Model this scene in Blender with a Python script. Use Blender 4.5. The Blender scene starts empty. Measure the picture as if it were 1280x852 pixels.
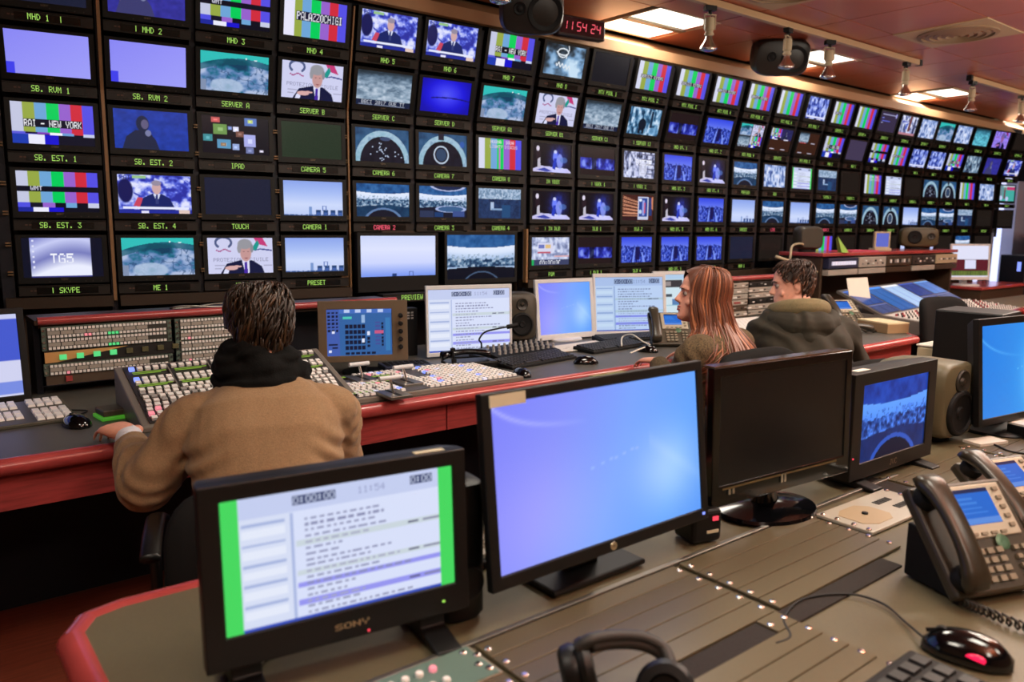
import bpy, bmesh, math, random
import numpy as np
from mathutils import Vector, Matrix, Euler

random.seed(7); np.random.seed(7)
SC = bpy.context.scene
COL = SC.collection
PI = math.pi

# ------------------------------------------------------------------ camera
CAM_H = 1.40
F_PX = 977.54
PITCH, ROLL, YAW = math.radians(8.5116), math.radians(0.5906), math.radians(38.5613)
FWD = Vector((math.sin(YAW)*math.cos(PITCH), math.cos(YAW)*math.cos(PITCH), -math.sin(PITCH)))
_rx = Vector((math.cos(YAW), -math.sin(YAW), 0)); _ux = _rx.cross(FWD)
RGT = _rx*math.cos(ROLL) + _ux*math.sin(ROLL); UPV = -_rx*math.sin(ROLL) + _ux*math.cos(ROLL)
EYE = Vector((0, 0, CAM_H))
cam_data = bpy.data.cameras.new('camera'); cam = bpy.data.objects.new('camera', cam_data); COL.objects.link(cam)
cam.matrix_world = Matrix(((RGT.x, UPV.x, -FWD.x, EYE.x), (RGT.y, UPV.y, -FWD.y, EYE.y), (RGT.z, UPV.z, -FWD.z, EYE.z), (0, 0, 0, 1)))
cam_data.sensor_width = 36; cam_data.lens = F_PX/1280*36; cam_data.clip_start = .05
cam_data.dof.use_dof = True; cam_data.dof.focus_distance = 2.7; cam_data.dof.aperture_fstop = 3.5
SC.camera = cam

# ------------------------------------------------------------------ view, world, lights
vs = SC.view_settings
vs.view_transform = 'Standard'; vs.look = 'None'; vs.gamma = 1; vs.use_curve_mapping = False
vs.exposure = 0.0
w = bpy.data.worlds.new('world'); SC.world = w; w.use_nodes = True
w.node_tree.nodes['Background'].inputs[0].default_value = (.9, .75, .6, 1)
w.node_tree.nodes['Background'].inputs[1].default_value = 0.02

def area(name, loc, size, power, color, rot=(0, 0, 0), sy=None):
    d = bpy.data.lights.new(name, 'AREA'); d.energy = power; d.color = color; d.size = size
    if sy: d.shape = 'RECTANGLE'; d.size_y = sy
    o = bpy.data.objects.new(name, d); o.location = loc; o.rotation_euler = rot; COL.objects.link(o); return o

CEIL = 2.72
WARM = (1.0, .90, .76)
# recessed ceiling lights in the picture (light1..4) and unseen ones overhead and behind; the list's tail is fill added for the right side
LIGHT_SPOTS = [(4.13, 3.68), (5.97, 3.64), (8.42, 3.75), (11.2, 3.95)]
OVERHEAD = [(-.3, .9), (1.6, .3), (3.4, .5), (5.4, .6), (.2, -1.3), (2.4, -1.3), (2.1, 1.9), (7.4, .3), (9.3, .7), (6.0, 1.3), (4.4, 1.3)]
POWER = [18, 21, 18, 22, 14, 16, 28, 34, 40, 38, 26]
for (x, y) in LIGHT_SPOTS: area('ceiling_light_glow', (x, y, CEIL-.03), .55, 9, (1, .92, .80))
for (x, y), p_ in zip(OVERHEAD, POWER): area('ceiling_light_glow', (x, y, CEIL-.03), .55, p_, WARM)
# upward fill added to brighten the ceiling, unseen above the aisle
for (x, y) in ((1.2, -.9), (4.3, .5), (7.6, .7), (10.2, .9)): area('ceiling_fill', (x, y, 2.15), 1.4, 120, WARM, (PI, 0, 0), .25)

# ------------------------------------------------------------------ materials
def lin(c):
    c = np.asarray(c, float)/255.0
    return np.where(c <= .04045, c/12.92, ((c+.055)/1.055)**2.4)
_M = {}
def mat(name, rgb, rough=.5, metal=0., noise=0., nscale=40., bump=0., bscale=200., emit=None, estr=1., spec=.5, coat=0., wood=False, detail=4., sheen=0., stretch=None):
    if name in _M: return _M[name]
    m = bpy.data.materials.new(name); m.use_nodes = True; nt = m.node_tree; b = nt.nodes['Principled BSDF']
    c = list(lin(rgb))+[1]
    b.inputs['Base Color'].default_value = c; b.inputs['Roughness'].default_value = rough; b.inputs['Metallic'].default_value = metal
    b.inputs['Specular IOR Level'].default_value = spec; b.inputs['Coat Weight'].default_value = coat
    if sheen: b.inputs['Sheen Weight'].default_value = sheen; b.inputs['Sheen Roughness'].default_value = .5
    N = nt.nodes.new; L = nt.links.new
    if noise or bump or wood:
        tc = N('ShaderNodeTexCoord'); mp = N('ShaderNodeMapping'); L(tc.outputs['Object'], mp.inputs['Vector'])
        if wood: mp.inputs['Scale'].default_value = (1.2, 14, 14)
        if stretch: mp.inputs['Scale'].default_value = stretch
        nz = N('ShaderNodeTexNoise'); nz.inputs['Scale'].default_value = nscale; nz.inputs['Detail'].default_value = detail
        L(mp.outputs[0], nz.inputs['Vector'])
        if noise or wood:
            k = noise or .3
            rp = N('ShaderNodeValToRGB'); rp.color_ramp.elements[0].position = .3; rp.color_ramp.elements[1].position = .72
            rp.color_ramp.elements[0].color = [x*(1-k) for x in c[:3]]+[1]; rp.color_ramp.elements[1].color = [min(1, x*(1+k)) for x in c[:3]]+[1]
            L(nz.outputs['Fac'], rp.inputs[0]); L(rp.outputs[0], b.inputs['Base Color'])
        if bump:
            n2 = N('ShaderNodeTexNoise'); n2.inputs['Scale'].default_value = bscale; n2.inputs['Detail'].default_value = 3
            L(mp.outputs[0], n2.inputs['Vector'])
            bp = N('ShaderNodeBump'); bp.inputs['Strength'].default_value = bump; bp.inputs['Distance'].default_value = .002
            L(n2.outputs['Fac'], bp.inputs['Height']); L(bp.outputs[0], b.inputs['Normal'])
    if emit is not None:
        b.inputs['Emission Color'].default_value = list(lin(emit))+[1]; b.inputs['Emission Strength'].default_value = estr
    _M[name] = m; return m

def attr_mat(name, strength=1.0, rough=.22):
    m = bpy.data.materials.new(name); m.use_nodes = True; nt = m.node_tree; b = nt.nodes['Principled BSDF']
    a = nt.nodes.new('ShaderNodeAttribute'); a.attribute_name = 'Col'
    b.inputs['Base Color'].default_value = (.004, .004, .005, 1); b.inputs['Roughness'].default_value = rough; b.inputs['Specular IOR Level'].default_value = .18
    nt.links.new(a.outputs['Color'], b.inputs['Emission Color']); b.inputs['Emission Strength'].default_value = strength
    _M[name] = m; return m
M_SCREEN = attr_mat('screen_picture', 1.0)

BLACK = mat('black_plastic', (8, 7.5, 8), .45, spec=.35)
BLACKM = mat('matt_black_plastic', (7, 6, 7), .65, spec=.3, bump=.15, bscale=900)
GLOSS = mat('gloss_black_plastic', (6, 6, 8), .12, coat=.2)
WALLBLK = mat('monitor_housing_dark', (8, 7, 6), .5, spec=.35)
UMDM = mat('name_strip_housing', (28, 20, 13), .5, metal=.1)
NAVY = mat('dark_void_navy', (10, 11, 24), .8)
SILVER = mat('silver_plastic', (204, 204, 206), .4)
BEIGE = mat('beige_plastic', (176, 160, 130), .5)
GREYSPK = mat('dark_grey_speaker', (60, 53, 42), .45)
REDWOOD = mat('red_stained_wood', (150, 60, 58), .36, wood=True, nscale=7, noise=.28)
REDTRIM = mat('red_edge_trim', (160, 64, 62), .25, coat=.3, noise=.12, nscale=9)
DESKTOP = mat('grey_brown_laminate', (90, 82, 60), .48, noise=.10, nscale=350, bump=.1, bscale=900)
DESKTOP2 = mat('dark_grey_laminate', (76, 73, 68), .45, noise=.10, nscale=350)
RACKP = mat('brown_grey_anodised', (94, 84, 61), .42, metal=.25, noise=.07, nscale=300, bump=.08, bscale=900)
CHROME = mat('chrome', (232, 230, 224), .22, metal=1.)
STEEL = mat('brushed_steel', (150, 146, 138), .35, metal=.9)
WHITEKEY = mat('white_key', (232, 228, 224), .45)
GREYKEY = mat('grey_key', (150, 146, 142), .5)
DARKKEY = mat('dark_key', (34, 33, 34), .5)
RUBBER = mat('black_rubber', (13, 13, 13), .7)
LEDG = mat('led_green', (20, 60, 10), .5, emit=(170, 235, 90), estr=1.0)
LEDR = mat('led_red', (60, 10, 10), .5, emit=(255, 70, 90), estr=1.1)
LEDB = mat('led_blue', (10, 20, 60), .5, emit=(130, 150, 255), estr=1.4)
LITG = mat('lit_green_key', (40, 120, 60), .5, emit=(95, 230, 140), estr=.75)
LITY = mat('lit_yellow_display', (20, 30, 8), .5, emit=(150, 190, 60), estr=.7)
LITW = mat('lit_white_key', (190, 190, 200), .5, emit=(200, 205, 235), estr=.55)
LITP = mat('lit_pink_key', (190, 120, 130), .5, emit=(255, 150, 165), estr=.6)
PAPER = mat('white_paper', (214, 208, 196), .7)
LABELW = mat('label_sticker', (196, 188, 160), .6)

# ------------------------------------------------------------------ mesh builder
class MB:
    def __init__(s): s.v = []; s.f = []; s.m = []; s.xf = None
    def add(s, vs, fs, m=0):
        b = len(s.v)
        if s.xf is not None: vs = [tuple(s.xf @ Vector(p)) for p in vs]
        s.v += [tuple(p) for p in vs]; s.f += [tuple(b+i for i in f) for f in fs]; s.m += [m]*len(fs)
    def box(s, c, d, m=0, rz=0, rx=0, ry=0, taper=1.0):
        x, y, z = d[0]/2, d[1]/2, d[2]/2
        P = [(-x, -y, -z), (x, -y, -z), (x, y, -z), (-x, y, -z), (-x*taper, -y*taper, z), (x*taper, -y*taper, z), (x*taper, y*taper, z), (-x*taper, y*taper, z)]
        if rz or rx or ry:
            R = Euler((rx, ry, rz)).to_matrix(); P = [R @ Vector(p) for p in P]
        s.add([(p[0]+c[0], p[1]+c[1], p[2]+c[2]) for p in P], [(0, 3, 2, 1), (4, 5, 6, 7), (0, 1, 5, 4), (1, 2, 6, 5), (2, 3, 7, 6), (3, 0, 4, 7)], m)
    def frame_pts(s, a, b):
        d = (Vector(b)-Vector(a)).normalized(); u = d.orthogonal().normalized(); return d, u, d.cross(u)
    def cyl(s, a, b, r0, r1=None, n=12, m=0, caps=True):
        r1 = r0 if r1 is None else r1; a = Vector(a); b = Vector(b); d, u, w_ = s.frame_pts(a, b)
        vs = []
        for c, r in ((a, r0), (b, r1)):
            vs += [c+(u*math.cos(2*PI*i/n)+w_*math.sin(2*PI*i/n))*r for i in range(n)]
        fs = [(i, (i+1) % n, n+(i+1) % n, n+i) for i in range(n)]
        if caps: fs += [tuple(reversed(range(n))), tuple(range(n, 2*n))]
        s.add(vs, fs, m)
    def lathe(s, prof, o=(0, 0, 0), axis='z', n=24, m=0, sx=1., sy=1.):
        vs = []; k = len(prof)
        for r, z in prof:
            for i in range(n):
                a = 2*PI*i/n; p = (r*math.cos(a)*sx, r*math.sin(a)*sy, z)
                if axis == 'y': p = (p[0], p[2], p[1])
                if axis == '-y': p = (p[0], -p[2], p[1])
                if axis == 'x': p = (p[2], p[0], p[1])
                vs.append((p[0]+o[0], p[1]+o[1], p[2]+o[2]))
        fs = [(j*n+i, j*n+(i+1) % n, (j+1)*n+(i+1) % n, (j+1)*n+i) for j in range(k-1) for i in range(n)]
        fs += [tuple(reversed(range(n))), tuple((k-1)*n+i for i in range(n))]
        s.add(vs, fs, m)
    def tube(s, pts, r, n=8, m=0, flat=1.0, up=None):
        pts = [Vector(p) for p in pts]; k = len(pts); vs = []; u = None
        rr = r if hasattr(r, '__len__') else [r]*k
        for j, p in enumerate(pts):
            d = (pts[min(j+1, k-1)]-pts[max(j-1, 0)]).normalized()
            if u is None: u = (up - d*up.dot(d)).normalized() if up is not None else d.orthogonal().normalized()
            else: u = (u-d*u.dot(d)).normalized()
            w_ = d.cross(u)
            vs += [p+(u*math.cos(2*PI*i/n)*flat+w_*math.sin(2*PI*i/n))*rr[j] for i in range(n)]
        fs = [(j*n+i, j*n+(i+1) % n, (j+1)*n+(i+1) % n, (j+1)*n+i) for j in range(k-1) for i in range(n)]
        fs += [tuple(reversed(range(n))), tuple((k-1)*n+i for i in range(n))]
        s.add(vs, fs, m)
    def rings(s, rings, m=0, closed=True, caps=True):
        n = len(rings[0]); k = len(rings); vs = [p for r in rings for p in r]
        fs = [(j*n+i, j*n+(i+1) % n, (j+1)*n+(i+1) % n, (j+1)*n+i) for j in range(k-1) for i in range(n if closed else n-1)]
        if caps: fs += [tuple(reversed(range(n))), tuple((k-1)*n+i for i in range(n))]
        s.add(vs, fs, m)
    def prism(s, poly, z0, z1, m=0, axis='z'):
        n = len(poly)
        def P(p, z): return (p[0], p[1], z) if axis == 'z' else ((p[0], z, p[1]) if axis == 'y' else (z, p[0], p[1]))
        vs = [P(p, z0) for p in poly]+[P(p, z1) for p in poly]
        fs = [tuple(reversed(range(n))), tuple(range(n, 2*n))]+[(i, (i+1) % n, n+(i+1) % n, n+i) for i in range(n)]
        s.add(vs, fs, m)
    def mesh(s, name, mats):
        me = bpy.data.meshes.new(name); me.from_pydata(s.v, [], s.f)
        mats = mats if isinstance(mats, (list, tuple)) else [mats]
        for mm in mats: me.materials.append(mm)
        if len(mats) > 1: me.polygons.foreach_set('material_index', s.m)
        bm = bmesh.new(); bm.from_mesh(me); bmesh.ops.recalc_face_normals(bm, faces=bm.faces); bm.to_mesh(me); bm.free()
        me.update(); return me
    def build(s, name, mats, parent=None, loc=(0, 0, 0), rot=(0, 0, 0), smooth=False, bevel=0, seg=2, kind=None, label=None):
        return obj(name, s.mesh(name, mats), parent, loc, rot, smooth, bevel, seg, kind, label)

def obj(name, me, parent=None, loc=(0, 0, 0), rot=(0, 0, 0), smooth=False, bevel=0, seg=2, kind=None, label=None):
    o = bpy.data.objects.new(name, me); COL.objects.link(o)
    o.location = loc; o.rotation_euler = rot
    if parent is not None: o.parent = parent
    if smooth and me is not None:
        me.polygons.foreach_set('use_smooth', [True]*len(me.polygons))
        if smooth == 'auto': me.set_sharp_from_angle(angle=math.radians(38))
    if bevel:
        b = o.modifiers.new('bevel', 'BEVEL'); b.width = bevel; b.segments = seg; b.limit_method = 'ANGLE'; b.angle_limit = math.radians(40)
    if kind: o['kind'] = kind
    if label: o['label'] = label
    return o

def thing(name, label, cat, loc=(0, 0, 0), rz=0, group=None):
    o = bpy.data.objects.new(name, None); COL.objects.link(o); o.location = loc; o.rotation_euler = (0, 0, rz)
    o.empty_display_size = .05
    return tag(o, label, cat, group)
def tag(o, label, cat, group=None):
    o['label'] = label; o['category'] = cat
    if group: o['group'] = group
    return o
def struct(o): o['kind'] = 'structure'; return o
def copy_tree(o, parent=None):
    c = o.copy(); COL.objects.link(c)
    if parent is not None: c.parent = parent
    for ch in list(o.children): copy_tree(ch, c)
    return c
def box_part(name, c, d, m, parent=None, bevel=0, **k):
    b = MB(); b.box(c, d, 0, **k); return b.build(name, m, parent, bevel=bevel)

def bezel(mb, w_, h, bl, br, bt, bb, depth, m=0, back=.8, recess=.004, z0=0.):
    # screen housing, front at y=0 facing -y, bottom edge at z0, centred in x
    x = w_/2; t = z0+h
    O = [(-x, 0, z0), (x, 0, z0), (x, 0, t), (-x, 0, t)]
    I = [(-x+bl, 0, z0+bb), (x-br, 0, z0+bb), (x-br, 0, t-bt), (-x+bl, 0, t-bt)]
    R = [(p[0], recess, p[2]) for p in I]
    mid = [(p[0], depth*.35, p[2]) for p in O]
    cz = z0+h/2
    B = [(p[0]*back, depth, cz+(p[2]-cz)*back) for p in O]
    vs = O+I+R+mid+B; fs = []
    for i in range(4):
        j = (i+1) % 4
        fs += [(i, j, 4+j, 4+i), (4+i, 4+j, 8+j, 8+i), (j, i, 12+i, 12+j), (12+j, 12+i, 16+i, 16+j)]
    fs += [(8, 9, 10, 11), (19, 18, 17, 16)]
    mb.add(vs, fs, m)

def _ray(u, v): return FWD+RGT*((u-640)/F_PX)-UPV*((v-426)/F_PX)
def at(u, v, z):
    d = _ray(u, v); return EYE+d*((z-CAM_H)/d.z)
def aty(u, v, y):
    d = _ray(u, v); return EYE+d*(y/d.y)

# ------------------------------------------------------------------ 5x7 characters
_F = {' ': '0000000000', '-': '0808080808', '.': '0060600000', '/': '2010080402', ':': '0036360000',
 '0': '3E5149453E', '1': '00427F4000', '2': '4261514946', '3': '2141454B31', '4': '1814127F10', '5': '2745454539', '6': '3C4A494930', '7': '0171090503', '8': '3649494936', '9': '064949291E',
 'A': '7E1111117E', 'B': '7F49494936', 'C': '3E41414122', 'D': '7F4141221C', 'E': '7F49494941', 'F': '7F09090901', 'G': '3E4149497A', 'H': '7F0808087F', 'I': '00417F4100', 'J': '2040413F01',
 'K': '7F08142241', 'L': '7F40404040', 'M': '7F020C027F', 'N': '7F0408107F', 'O': '3E4141413E', 'P': '7F09090906', 'Q': '3E4151215E', 'R': '7F09192946', 'S': '4649494931', 'T': '01017F0101',
 'U': '3F4040403F', 'V': '1F2040201F', 'W': '3F4038403F', 'X': '6314081463', 'Y': '0708700807', 'Z': '6151494543', '|': '00007F0000'}
def glyph_cols(s):
    out = []
    for ch in s.upper():
        h = _F.get(ch, _F[' ']); out += [int(h[i:i+2], 16) for i in range(0, 10, 2)]+[0]
    return out[:-1]
def text_mb(s, dot, m=0, mb=None, o=(0, 0, 0), gap=.12, asp=1.0):
    # lit dots merged in vertical runs, in the x-z plane facing -y, centred on o
    mb = mb or MB(); cols = glyph_cols(s); W = len(cols)*dot
    for i, c in enumerate(cols):
        r = 0
        while r < 7:
            if c >> r & 1:
                e = r
                while e < 6 and c >> (e+1) & 1: e += 1
                x0 = o[0]+(-W/2+i*dot)*asp; x1 = x0+dot*(1-gap)*asp
                za = o[2]+3.5*dot-r*dot; zb = o[2]+3.5*dot-(e+1)*dot+dot*gap
                mb.add([(x0, o[1], zb), (x1, o[1], zb), (x1, o[1], za), (x0, o[1], za)], [(0, 1, 2, 3)], m)
                r = e+1
            else: r += 1
    return mb

# ------------------------------------------------------------------ screen pictures (emissive colour grids)
def canvas(c, W=120, H=68):
    a = np.zeros((H, W, 3)); a[:] = c; return a
def UV(a):
    H, W = a.shape[:2]; return np.meshgrid((np.arange(W)+.5)/W, (np.arange(H)+.5)/H)
def rect(a, x0, y0, x1, y1, c):
    H, W = a.shape[:2]; a[int(round(y0*H)):int(round(y1*H)), int(round(x0*W)):int(round(x1*W))] = c
def ell(a, cx, cy, rx, ry, c, al=1.0):
    u, v = UV(a); d = ((u-cx)/rx)**2+((v-cy)/ry)**2; k = np.clip((1.15-d)/.3, 0, 1)[..., None]*al
    a[:] = a*(1-k)+np.array(c, float)*k
def poly(a, pts, c):
    u, v = UV(a); ins = np.zeros(u.shape, bool); n = len(pts)
    for i in range(n):
        x0, y0 = pts[i]; x1, y1 = pts[(i+1) % n]
        if y0 == y1: continue
        ins ^= ((y0 > v) != (y1 > v)) & (u < (x1-x0)*(v-y0)/(y1-y0)+x0)
    a[ins] = c
def vnoise(H, W, nx, ny, seed=0, oct=2):
    r = np.random.RandomState(seed); out = np.zeros((H, W)); amp = 1.; tot = 0
    for o in range(oct):
        g = r.rand(ny*2**o+2, nx*2**o+2)
        x = np.linspace(0, nx*2**o, W); y = np.linspace(0, ny*2**o, H); xi = x.astype(int); yi = y.astype(int)
        fx = (x-xi)[None]; fy = (y-yi)[:, None]; fx = fx*fx*(3-2*fx); fy = fy*fy*(3-2*fy)
        A = g[np.ix_(yi, xi)]; B = g[np.ix_(yi, xi+1)]; C = g[np.ix_(yi+1, xi)]; D = g[np.ix_(yi+1, xi+1)]
        out += amp*((A*(1-fx)+B*fx)*(1-fy)+(C*(1-fx)+D*fx)*fy); tot += amp; amp *= .5
    return out/tot
def ramp(t, cs):
    t = np.clip(t, 0, 1); xs = np.linspace(0, 1, len(cs)); cs = np.array(cs, float)
    return np.stack([np.interp(t, xs, cs[:, k]) for k in range(3)], -1)
def write(a, s, x, y, c, sc=1, sy=None, bg=None):
    H, W = a.shape[:2]; cols = glyph_cols(s); sy = sy or sc; X = int(x*W); Y = int(y*H)
    if bg is not None:
        a[max(0, Y-1):Y+int(7*sy)+1, max(0, X-1):X+int(len(cols)*sc)+1] = bg
    for i in range(int(len(cols)*sc)):
        for r in range(int(7*sy)):
            if cols[int(i/sc)] >> int(r/sy) & 1 and 0 <= Y+r < H and 0 <= X+i < W: a[Y+r, X+i] = c
B7 = [(196, 200, 226), (150, 168, 70), (110, 165, 215), (0, 205, 90), (150, 98, 205), (208, 44, 62), (86, 80, 228)]
def put_bars(a, y0, y1, cs=B7, x0=0., x1=1.):
    n = len(cs)
    for i, c in enumerate(cs): rect(a, x0+(x1-x0)*i/n, y0, x0+(x1-x0)*(i+1)/n, y1, c)
def P_bars(txt=None, side=False, red=False):
    a = canvas((0, 0, 0)); cs = [(215, 218, 240)]+B7[1:]; put_bars(a, 0, 1, cs)
    if side: rect(a, .02, .55, .09, .97, (120, 140, 215))
    if txt: write(a, txt, .12, .48, (235, 235, 245), 1, 1, (20, 20, 40))
    if red: rect(a, .78, .02, .8, .95, (230, 60, 70))
    return a
def P_barstext():
    a = P_bars(); rect(a, .86, 0, 1, 1, (86, 80, 228)); write(a, 'NUOVA  SQUA', .28, .06, (240, 225, 240), 1); write(a, 'LIGHTY DISCUS', .26, .22, (225, 200, 225), 1); rect(a, .47, .3, .5, .98, (190, 110, 200)); return a
def P_palazzo():
    a = P_bars(); rect(a, 0, 0, .17, 1, (232, 230, 250)); write(a, 'PALAZZOCHIGI', .2, .36, (225, 225, 235), 1.22, 2, (25, 22, 50)); return a
def P_ny():
    a = canvas((14, 14, 34)); put_bars(a, 0, .74); rect(a, 0, .70, .3, .76, (90, 90, 220)); rect(a, .16, .7, .3, .75, (30, 24, 60)); rect(a, .3, .7, .45, .75, (130, 60, 190))
    rect(a, .45, .7, .6, .76, (245, 245, 255)); rect(a, .86, .70, 1, .78, (200, 205, 235)); rect(a, .6, .7, .74, .76, (110, 160, 215))
    rect(a, 0, .76, .19, 1, (30, 60, 175)); rect(a, .19, .76, .38, 1, (235, 235, 252)); rect(a, .38, .76, .55, 1, (25, 20, 205))
    write(a, 'RAI - NEW YORK', .155, .42, (240, 240, 245), 1, 1.6, (16, 14, 34)); return a
def P_wmt():
    a = canvas((14, 14, 30)); put_bars(a, 0, .37); put_bars(a, .5, .77); write(a, 'WMT', .17, .38, (220, 220, 240), 1, 1)
    rect(a, 0, .77, .15, .88, (80, 80, 225)); rect(a, .15, .77, .3, .88, (20, 20, 40)); rect(a, .3, .77, .45, .88, (150, 98, 205)); rect(a, .58, .77, .72, .88, (110, 165, 215)); rect(a, .86, .77, 1, .88, (200, 205, 230))
    rect(a, 0, .88, .18, 1, (30, 40, 150)); rect(a, .18, .88, .37, 1, (235, 235, 252)); rect(a, .37, .88, .55, 1, (25, 20, 205)); return a
def P_news(seed=3, glow=1.):
    a = canvas((0, 0, 0)); H, W = a.shape[:2]; n = vnoise(H, W, 12, 8, seed, 3); u, v = UV(a)
    a[:] = ramp((n-.3)*2.4, [(45, 50, 160), (80, 95, 215), (165, 175, 245), (225, 228, 255)])
    for k in range(16):
        x, y = np.random.rand(2); poly(a, [(x, y), (x+.06, y+.06), (x+.05, y+.13), (x-.01, y+.06)], (190, 196, 250) if k % 2 else (60, 70, 190))
    ell(a, .1, .42, .1, .3, (25, 26, 85)); poly(a, [(.2, .8), (.26, .58), (.33, .6), (.34, .85)], (200, 70, 95))
    poly(a, [(.26, .95), (.33, .6), (.46, .48), (.58, .48), (.7, .6), (.78, .95)], (24, 36, 100)); poly(a, [(.47, .48), (.52, .72), (.57, .48)], (215, 222, 250)); poly(a, [(.505, .5), (.5, .75), (.54, .75), (.535, .5)], (50, 60, 120))
    ell(a, .52, .34, .062, .16, (206, 168, 168)); ell(a, .52, .21, .068, .07, (150, 140, 160))
    rect(a, .06, .82, .96, .875, (228, 232, 255)); rect(a, 0, .9, 1, 1, (35, 45, 150)); rect(a, .3, .93, .4, 1, (225, 225, 250)); rect(a, .82, .9, .97, 1, (225, 200, 190)); write(a, 'RAI', .04, .03, (40, 40, 70), 1); rect(a, .2, .03, .38, .11, (150, 195, 140)); return a
def P_polit(tint=None):
    a = canvas((206, 208, 240)); u, v = UV(a)
    for k in range(26):
        t = PI*(.75+1.5*k/25); ell(a, .24+.13*math.cos(t)*.9, .14-.2*math.sin(t)*-1*.75, .018, .035, (80, 92, 135))
    for k in range(9): ell(a, .14+.025*k, .35+.03*math.sin(k), .014, .02, (165, 70, 130))
    poly(a, [(.7, .0), (.84, 0), (.92, .25), (.76, .18)], (195, 60, 120)); poly(a, [(.76, .06), (.66, .33), (.74, .37), (.79, .18)], (30, 150, 140)); poly(a, [(.68, .38), (.8, .3), (.98, .34), (.98, .38), (.8, .34)], (60, 70, 140))
    write(a, 'PROTEZIONE CIVILE', .09, .56, (140, 140, 172), 1, 1); rect(a, .1, .75, .25, .78, (170, 170, 200)); rect(a, .85, .76, .98, .79, (170, 170, 200)); rect(a, .1, .84, .2, .87, (170, 170, 200))
    poly(a, [(.18, 1), (.28, .72), (.5, .62), (.68, .64), (.82, .8), (.86, 1)], (22, 26, 62)); poly(a, [(.51, .62), (.56, 1), (.62, 1), (.63, .62)], (222, 222, 248)); poly(a, [(.555, .68), (.54, 1), (.6, 1), (.59, .68)], (70, 40, 160))
    ell(a, .575, .42, .085, .24, (196, 150, 148)); ell(a, .565, .18, .11, .14, (150, 150, 158)); ell(a, .475, .3, .03, .13, (150, 150, 158)); ell(a, .67, .3, .025, .12, (140, 140, 150)); rect(a, .535, .38, .56, .4, (70, 50, 60)); rect(a, .6, .38, .625, .4, (70, 50, 60)); ell(a, .58, .57, .03, .012, (140, 70, 80))
    ell(a, .35, .84, .1, .06, (215, 170, 168)); ell(a, .43, .8, .08, .03, (215, 170, 168)); poly(a, [(.22, 1), (.25, .86), (.31, .9), (.3, 1)], (220, 222, 250))
    if tint is not None: a[:] = a*np.array(tint)
    return a
def P_globe(seed=5):
    a = canvas((50, 190, 185)); H, W = a.shape[:2]; u, v = UV(a); arc = .12+.55*(u-.62)**2; n = vnoise(H, W, 5, 4, seed, 4); n2 = vnoise(H, W, 9, 5, seed+1, 3)
    t = n+.35*(v-.3); g = ramp((t-.3)*2.2, [(22, 62, 92), (30, 105, 130), (95, 130, 180), (150, 172, 212), (178, 192, 222)]); k = (v > arc); a[k] = g[k]
    rim = (v > arc) & (v < arc+.16); a[rim] = a[rim]*.35+np.array((20, 85, 100))*.65
    e = (np.abs(n2-.5) < .03) & (v > arc+.12); a[e] = a[e]*.5+np.array((30, 60, 100))*.5
    ell(a, .66, .11, .012, .02, (225, 240, 245)); ell(a, .8, .13, .03, .012, (210, 235, 240)); rect(a, 0, .72, .08, 1, (130, 145, 175)); ell(a, .38, .86, .24, .2, (176, 196, 222), .8); return a
def P_sky(big=False, light=1.):
    a = canvas((0, 0, 0)); u, v = UV(a); a[:] = ramp(v, [(140, 165, 235), (168, 190, 245), (205, 218, 252), (190, 205, 245)] if not big else [(205, 215, 250), (222, 228, 255), (205, 214, 255), (120, 150, 240)])
    d = (40, 70, 120)
    if big: rect(a, .41, .93, .47, 1, (35, 60, 120)); rect(a, .63, .88, .645, 1, (50, 80, 150)); rect(a, .68, .88, .695, 1, (50, 80, 150)); rect(a, .63, .88, .695, .9, (60, 90, 160))
    else:
        for i in range(4): rect(a, .53+.125*i, .82, .62+.125*i, .99, d); rect(a, .54+.125*i, .9, .61+.125*i, .96, (70, 100, 170))
        rect(a, .42, .74, .47, .98, (120, 150, 205)); rect(a, .64, .7, .655, .85, (90, 120, 190)); rect(a, .70, .7, .715, .85, (90, 120, 190)); rect(a, .64, .7, .715, .725, (90, 120, 190))
        for x in np.linspace(0, .95, 22): rect(a, x, .97-.02*np.random.rand(), x+.04, 1, (60, 90, 150))
    return a
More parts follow.
